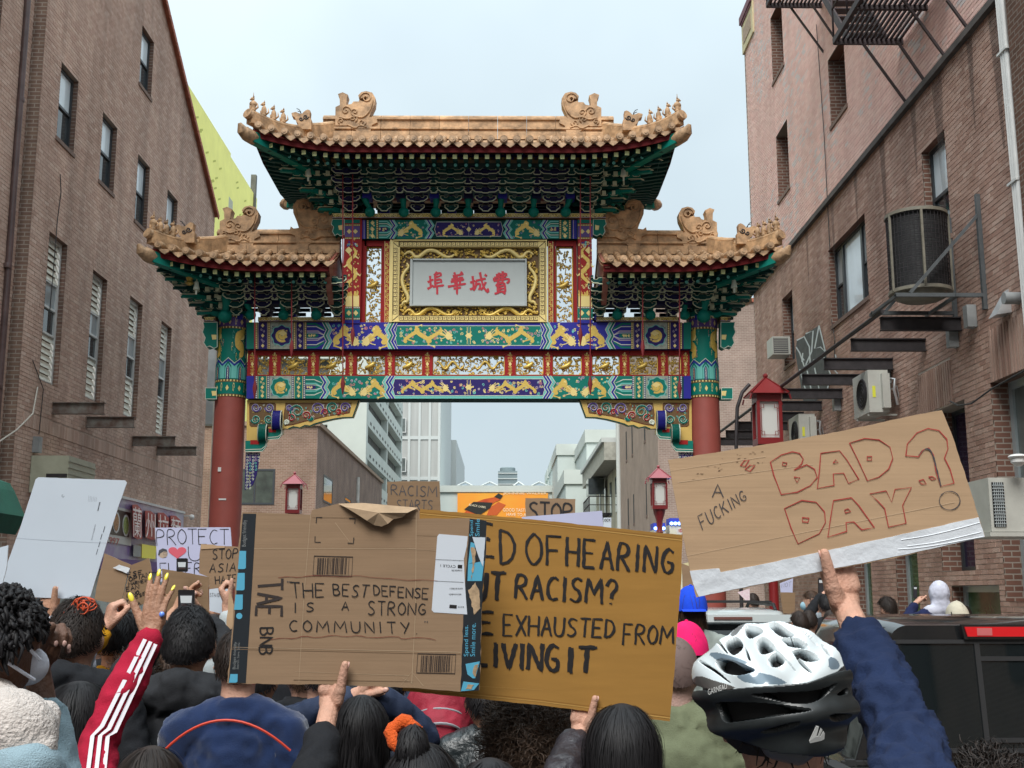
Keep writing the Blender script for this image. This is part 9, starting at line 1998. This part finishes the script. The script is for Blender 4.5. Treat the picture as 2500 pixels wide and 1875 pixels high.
m=MB(); m.prism([(-.70,z1-.04),(.70,z1-.04),(.74,z1-.125),(-.74,z1-.125)],lambda x,z,d:Vector((WX+x,WY+.2-d,z)),.18); m.build('spoiler',CARW,t,fixn=True); m=MB(); m.box((WX-.22,WY+.005,z1-.095),(WX+.22,WY+.019,z1-.065)); m.build('brake_light',mat('brown_lens',(.16,.07,.06),.2),t)
for s in (-1,1):
    m=MB(); m.tube([(WX+s*.58,WY+.4,z1+.0),(WX+s*.58,WY+.5,z1+.07),(WX+s*.58,WY+1.9,z1+.09),(WX+s*.58,WY+2.1,z1+.0)],.022,8); m.build('roof_rail',TRIM,t,smooth=True)
    m=MB(); m.prism([(WY+.35,1.17),(WY+2.2,1.17),(WY+1.9,z1-.12),(WY+.5,z1-.12)],lambda y,z,d:Vector((WX+s*(.865-(z-1.12)*.23+d),y,z)),.004); m.build('side_window',TINT,t,fixn=True)
    m=MB(); m.box((WX+s*.78,WY-.10,.85),(WX+s*.92,WY-.0,1.12)); m.build('tail_light',REDL,t)
for y in (.7,1.6): 
    m=MB(); m.bar((WX-.6,WY+y,z1+.10),(WX+.6,WY+y,z1+.10),.05,.025); m.build('cross_bar',TRIM,t)
for (s,y) in ((-1,.8),(1,.8),(-1,3.5),(1,3.5)): wheel(t,WX+s*.82,WY+y,GZ+.36,r=.36)
# ---------- the street behind the camera (seen only in reflections) ----------
for (x0,x1,y0,y1,z,lab) in ((-18,-8.2,-42,12.9,13,'brick row on the left behind the viewer'),(6.45,16,-42,7.3,13,'brick row on the right behind the viewer'),(-18,16,-58,-44,15,'tall brick building closing the street behind the viewer')):
    o=thing('brick_building',lab,'building',((x0+x1)/2,(y0+y1)/2,GZ)); boxobj(o,'wall',(x0,y0,GZ),(x1,y1,z),MT.get('row_brick') or dark_brick('row_brick','YZ') if 'closing' not in lab else dark_brick('row_brick_front','XZ'))
    m=MB()
    if 'closing' in lab:
        for i in range(9):
            for j in range(4): m.box((-14+i*3,-43.99,2.5+j*3.2),(-12.8+i*3,-43.9,4.4+j*3.2))
    else:
        X=x1 if x0<0 else x0
        for i in range(12):
            for j in range(3): m.box((X-.04,y0+2+i*4,3+j*3.2),(X+.04,y0+3.2+i*4,4.9+j*3.2))
    tag(m.build('window_grid',GLASS,o),kind='stuff')
# ---------- split joined copies so that each piece is an object of its own ----------
def islands(me):
    p=list(range(len(me.vertices)))
    def fd(a):
        while p[a]!=a: p[a]=p[p[a]]; a=p[a]
        return a
    for f in me.polygons:
        v=f.vertices; a=fd(v[0])
        for q in v[1:]:
            b=fd(q)
            if a!=b: p[b]=a
    g={}
    for i in range(len(p)): g.setdefault(fd(i),[]).append(i)
    return list(g.values())
def split(o,lim=14):
    me=o.data; g=islands(me)
    if not 1<len(g)<160: return
    bb=[]
    for k in g:
        c=[me.vertices[i].co for i in k]; bb.append([min(v[a] for v in c) for a in range(3)]+[max(v[a] for v in c) for a in range(3)])
    cl=list(range(len(g)))
    def fd(a):
        while cl[a]!=a: a=cl[a]
        return a
    fine=any(k in o.name for k in FINE)
    for i in range(len(g)):
        for j in range(i):
            s=(.0002 if fine else .3)*max(max(bb[i][3+a]-bb[i][a] for a in range(3)),max(bb[j][3+a]-bb[j][a] for a in range(3)))
            if all(bb[i][a]-s<bb[j][3+a] and bb[j][a]-s<bb[i][3+a] for a in range(3)): cl[fd(i)]=fd(j)
    G={}
    for i in range(len(g)): G.setdefault(fd(i),[]).extend(g[i])
    if not 1<len(G)<=lim: return
    sets=sorted(G.values(),key=len,reverse=True); own=[0]*len(me.vertices)
    for si,s in enumerate(sets):
        for i in s: own[i]=si
    V=[v.co.copy() for v in me.vertices]; FS=[[] for _ in sets]
    for f in me.polygons: FS[own[f.vertices[0]]].append((tuple(f.vertices),f.material_index,f.use_smooth))
    for si,fs in enumerate(FS):
        ids=sorted(set(i for f in fs for i in f[0])); mp={q:n for n,q in enumerate(ids)}
        nm=bpy.data.meshes.new(o.name); nm.from_pydata([V[i] for i in ids],[],[tuple(mp[i] for i in f[0]) for f in fs])
        for m_ in me.materials: nm.materials.append(m_)
        nm.polygons.foreach_set('material_index',[f[1] for f in fs]); nm.polygons.foreach_set('use_smooth',[f[2] for f in fs]); nm.update()
        if si==0: o.data=nm
        else: c=o.copy(); c.data=nm; S.collection.objects.link(c)
FINE=('torn','tape_','fold_','crease','cord','wavy'); SKIP=('lettering','paint','window','body','hair','jacket','ridge_block','key_fret','printed','small_print','label_print','food','carv','bracket_arm','openwork','scroll','bracket_set','post_face','side_rafters','sign_character','trousers','fire','relief','label','logo','graffiti','stripe','barcode','marks','screen','glasses','frame','shoes','torn_fibre','emblem','line','cage','grille','casing','louver','nail')
for o in list(S.objects):
    if o.type=='MESH' and o.data.users==1 and not o.get('kind') and (any(k in o.name for k in FINE) or not any(k in o.name for k in SKIP)) and len(o.data.vertices)<2500 and not o.children: split(o)
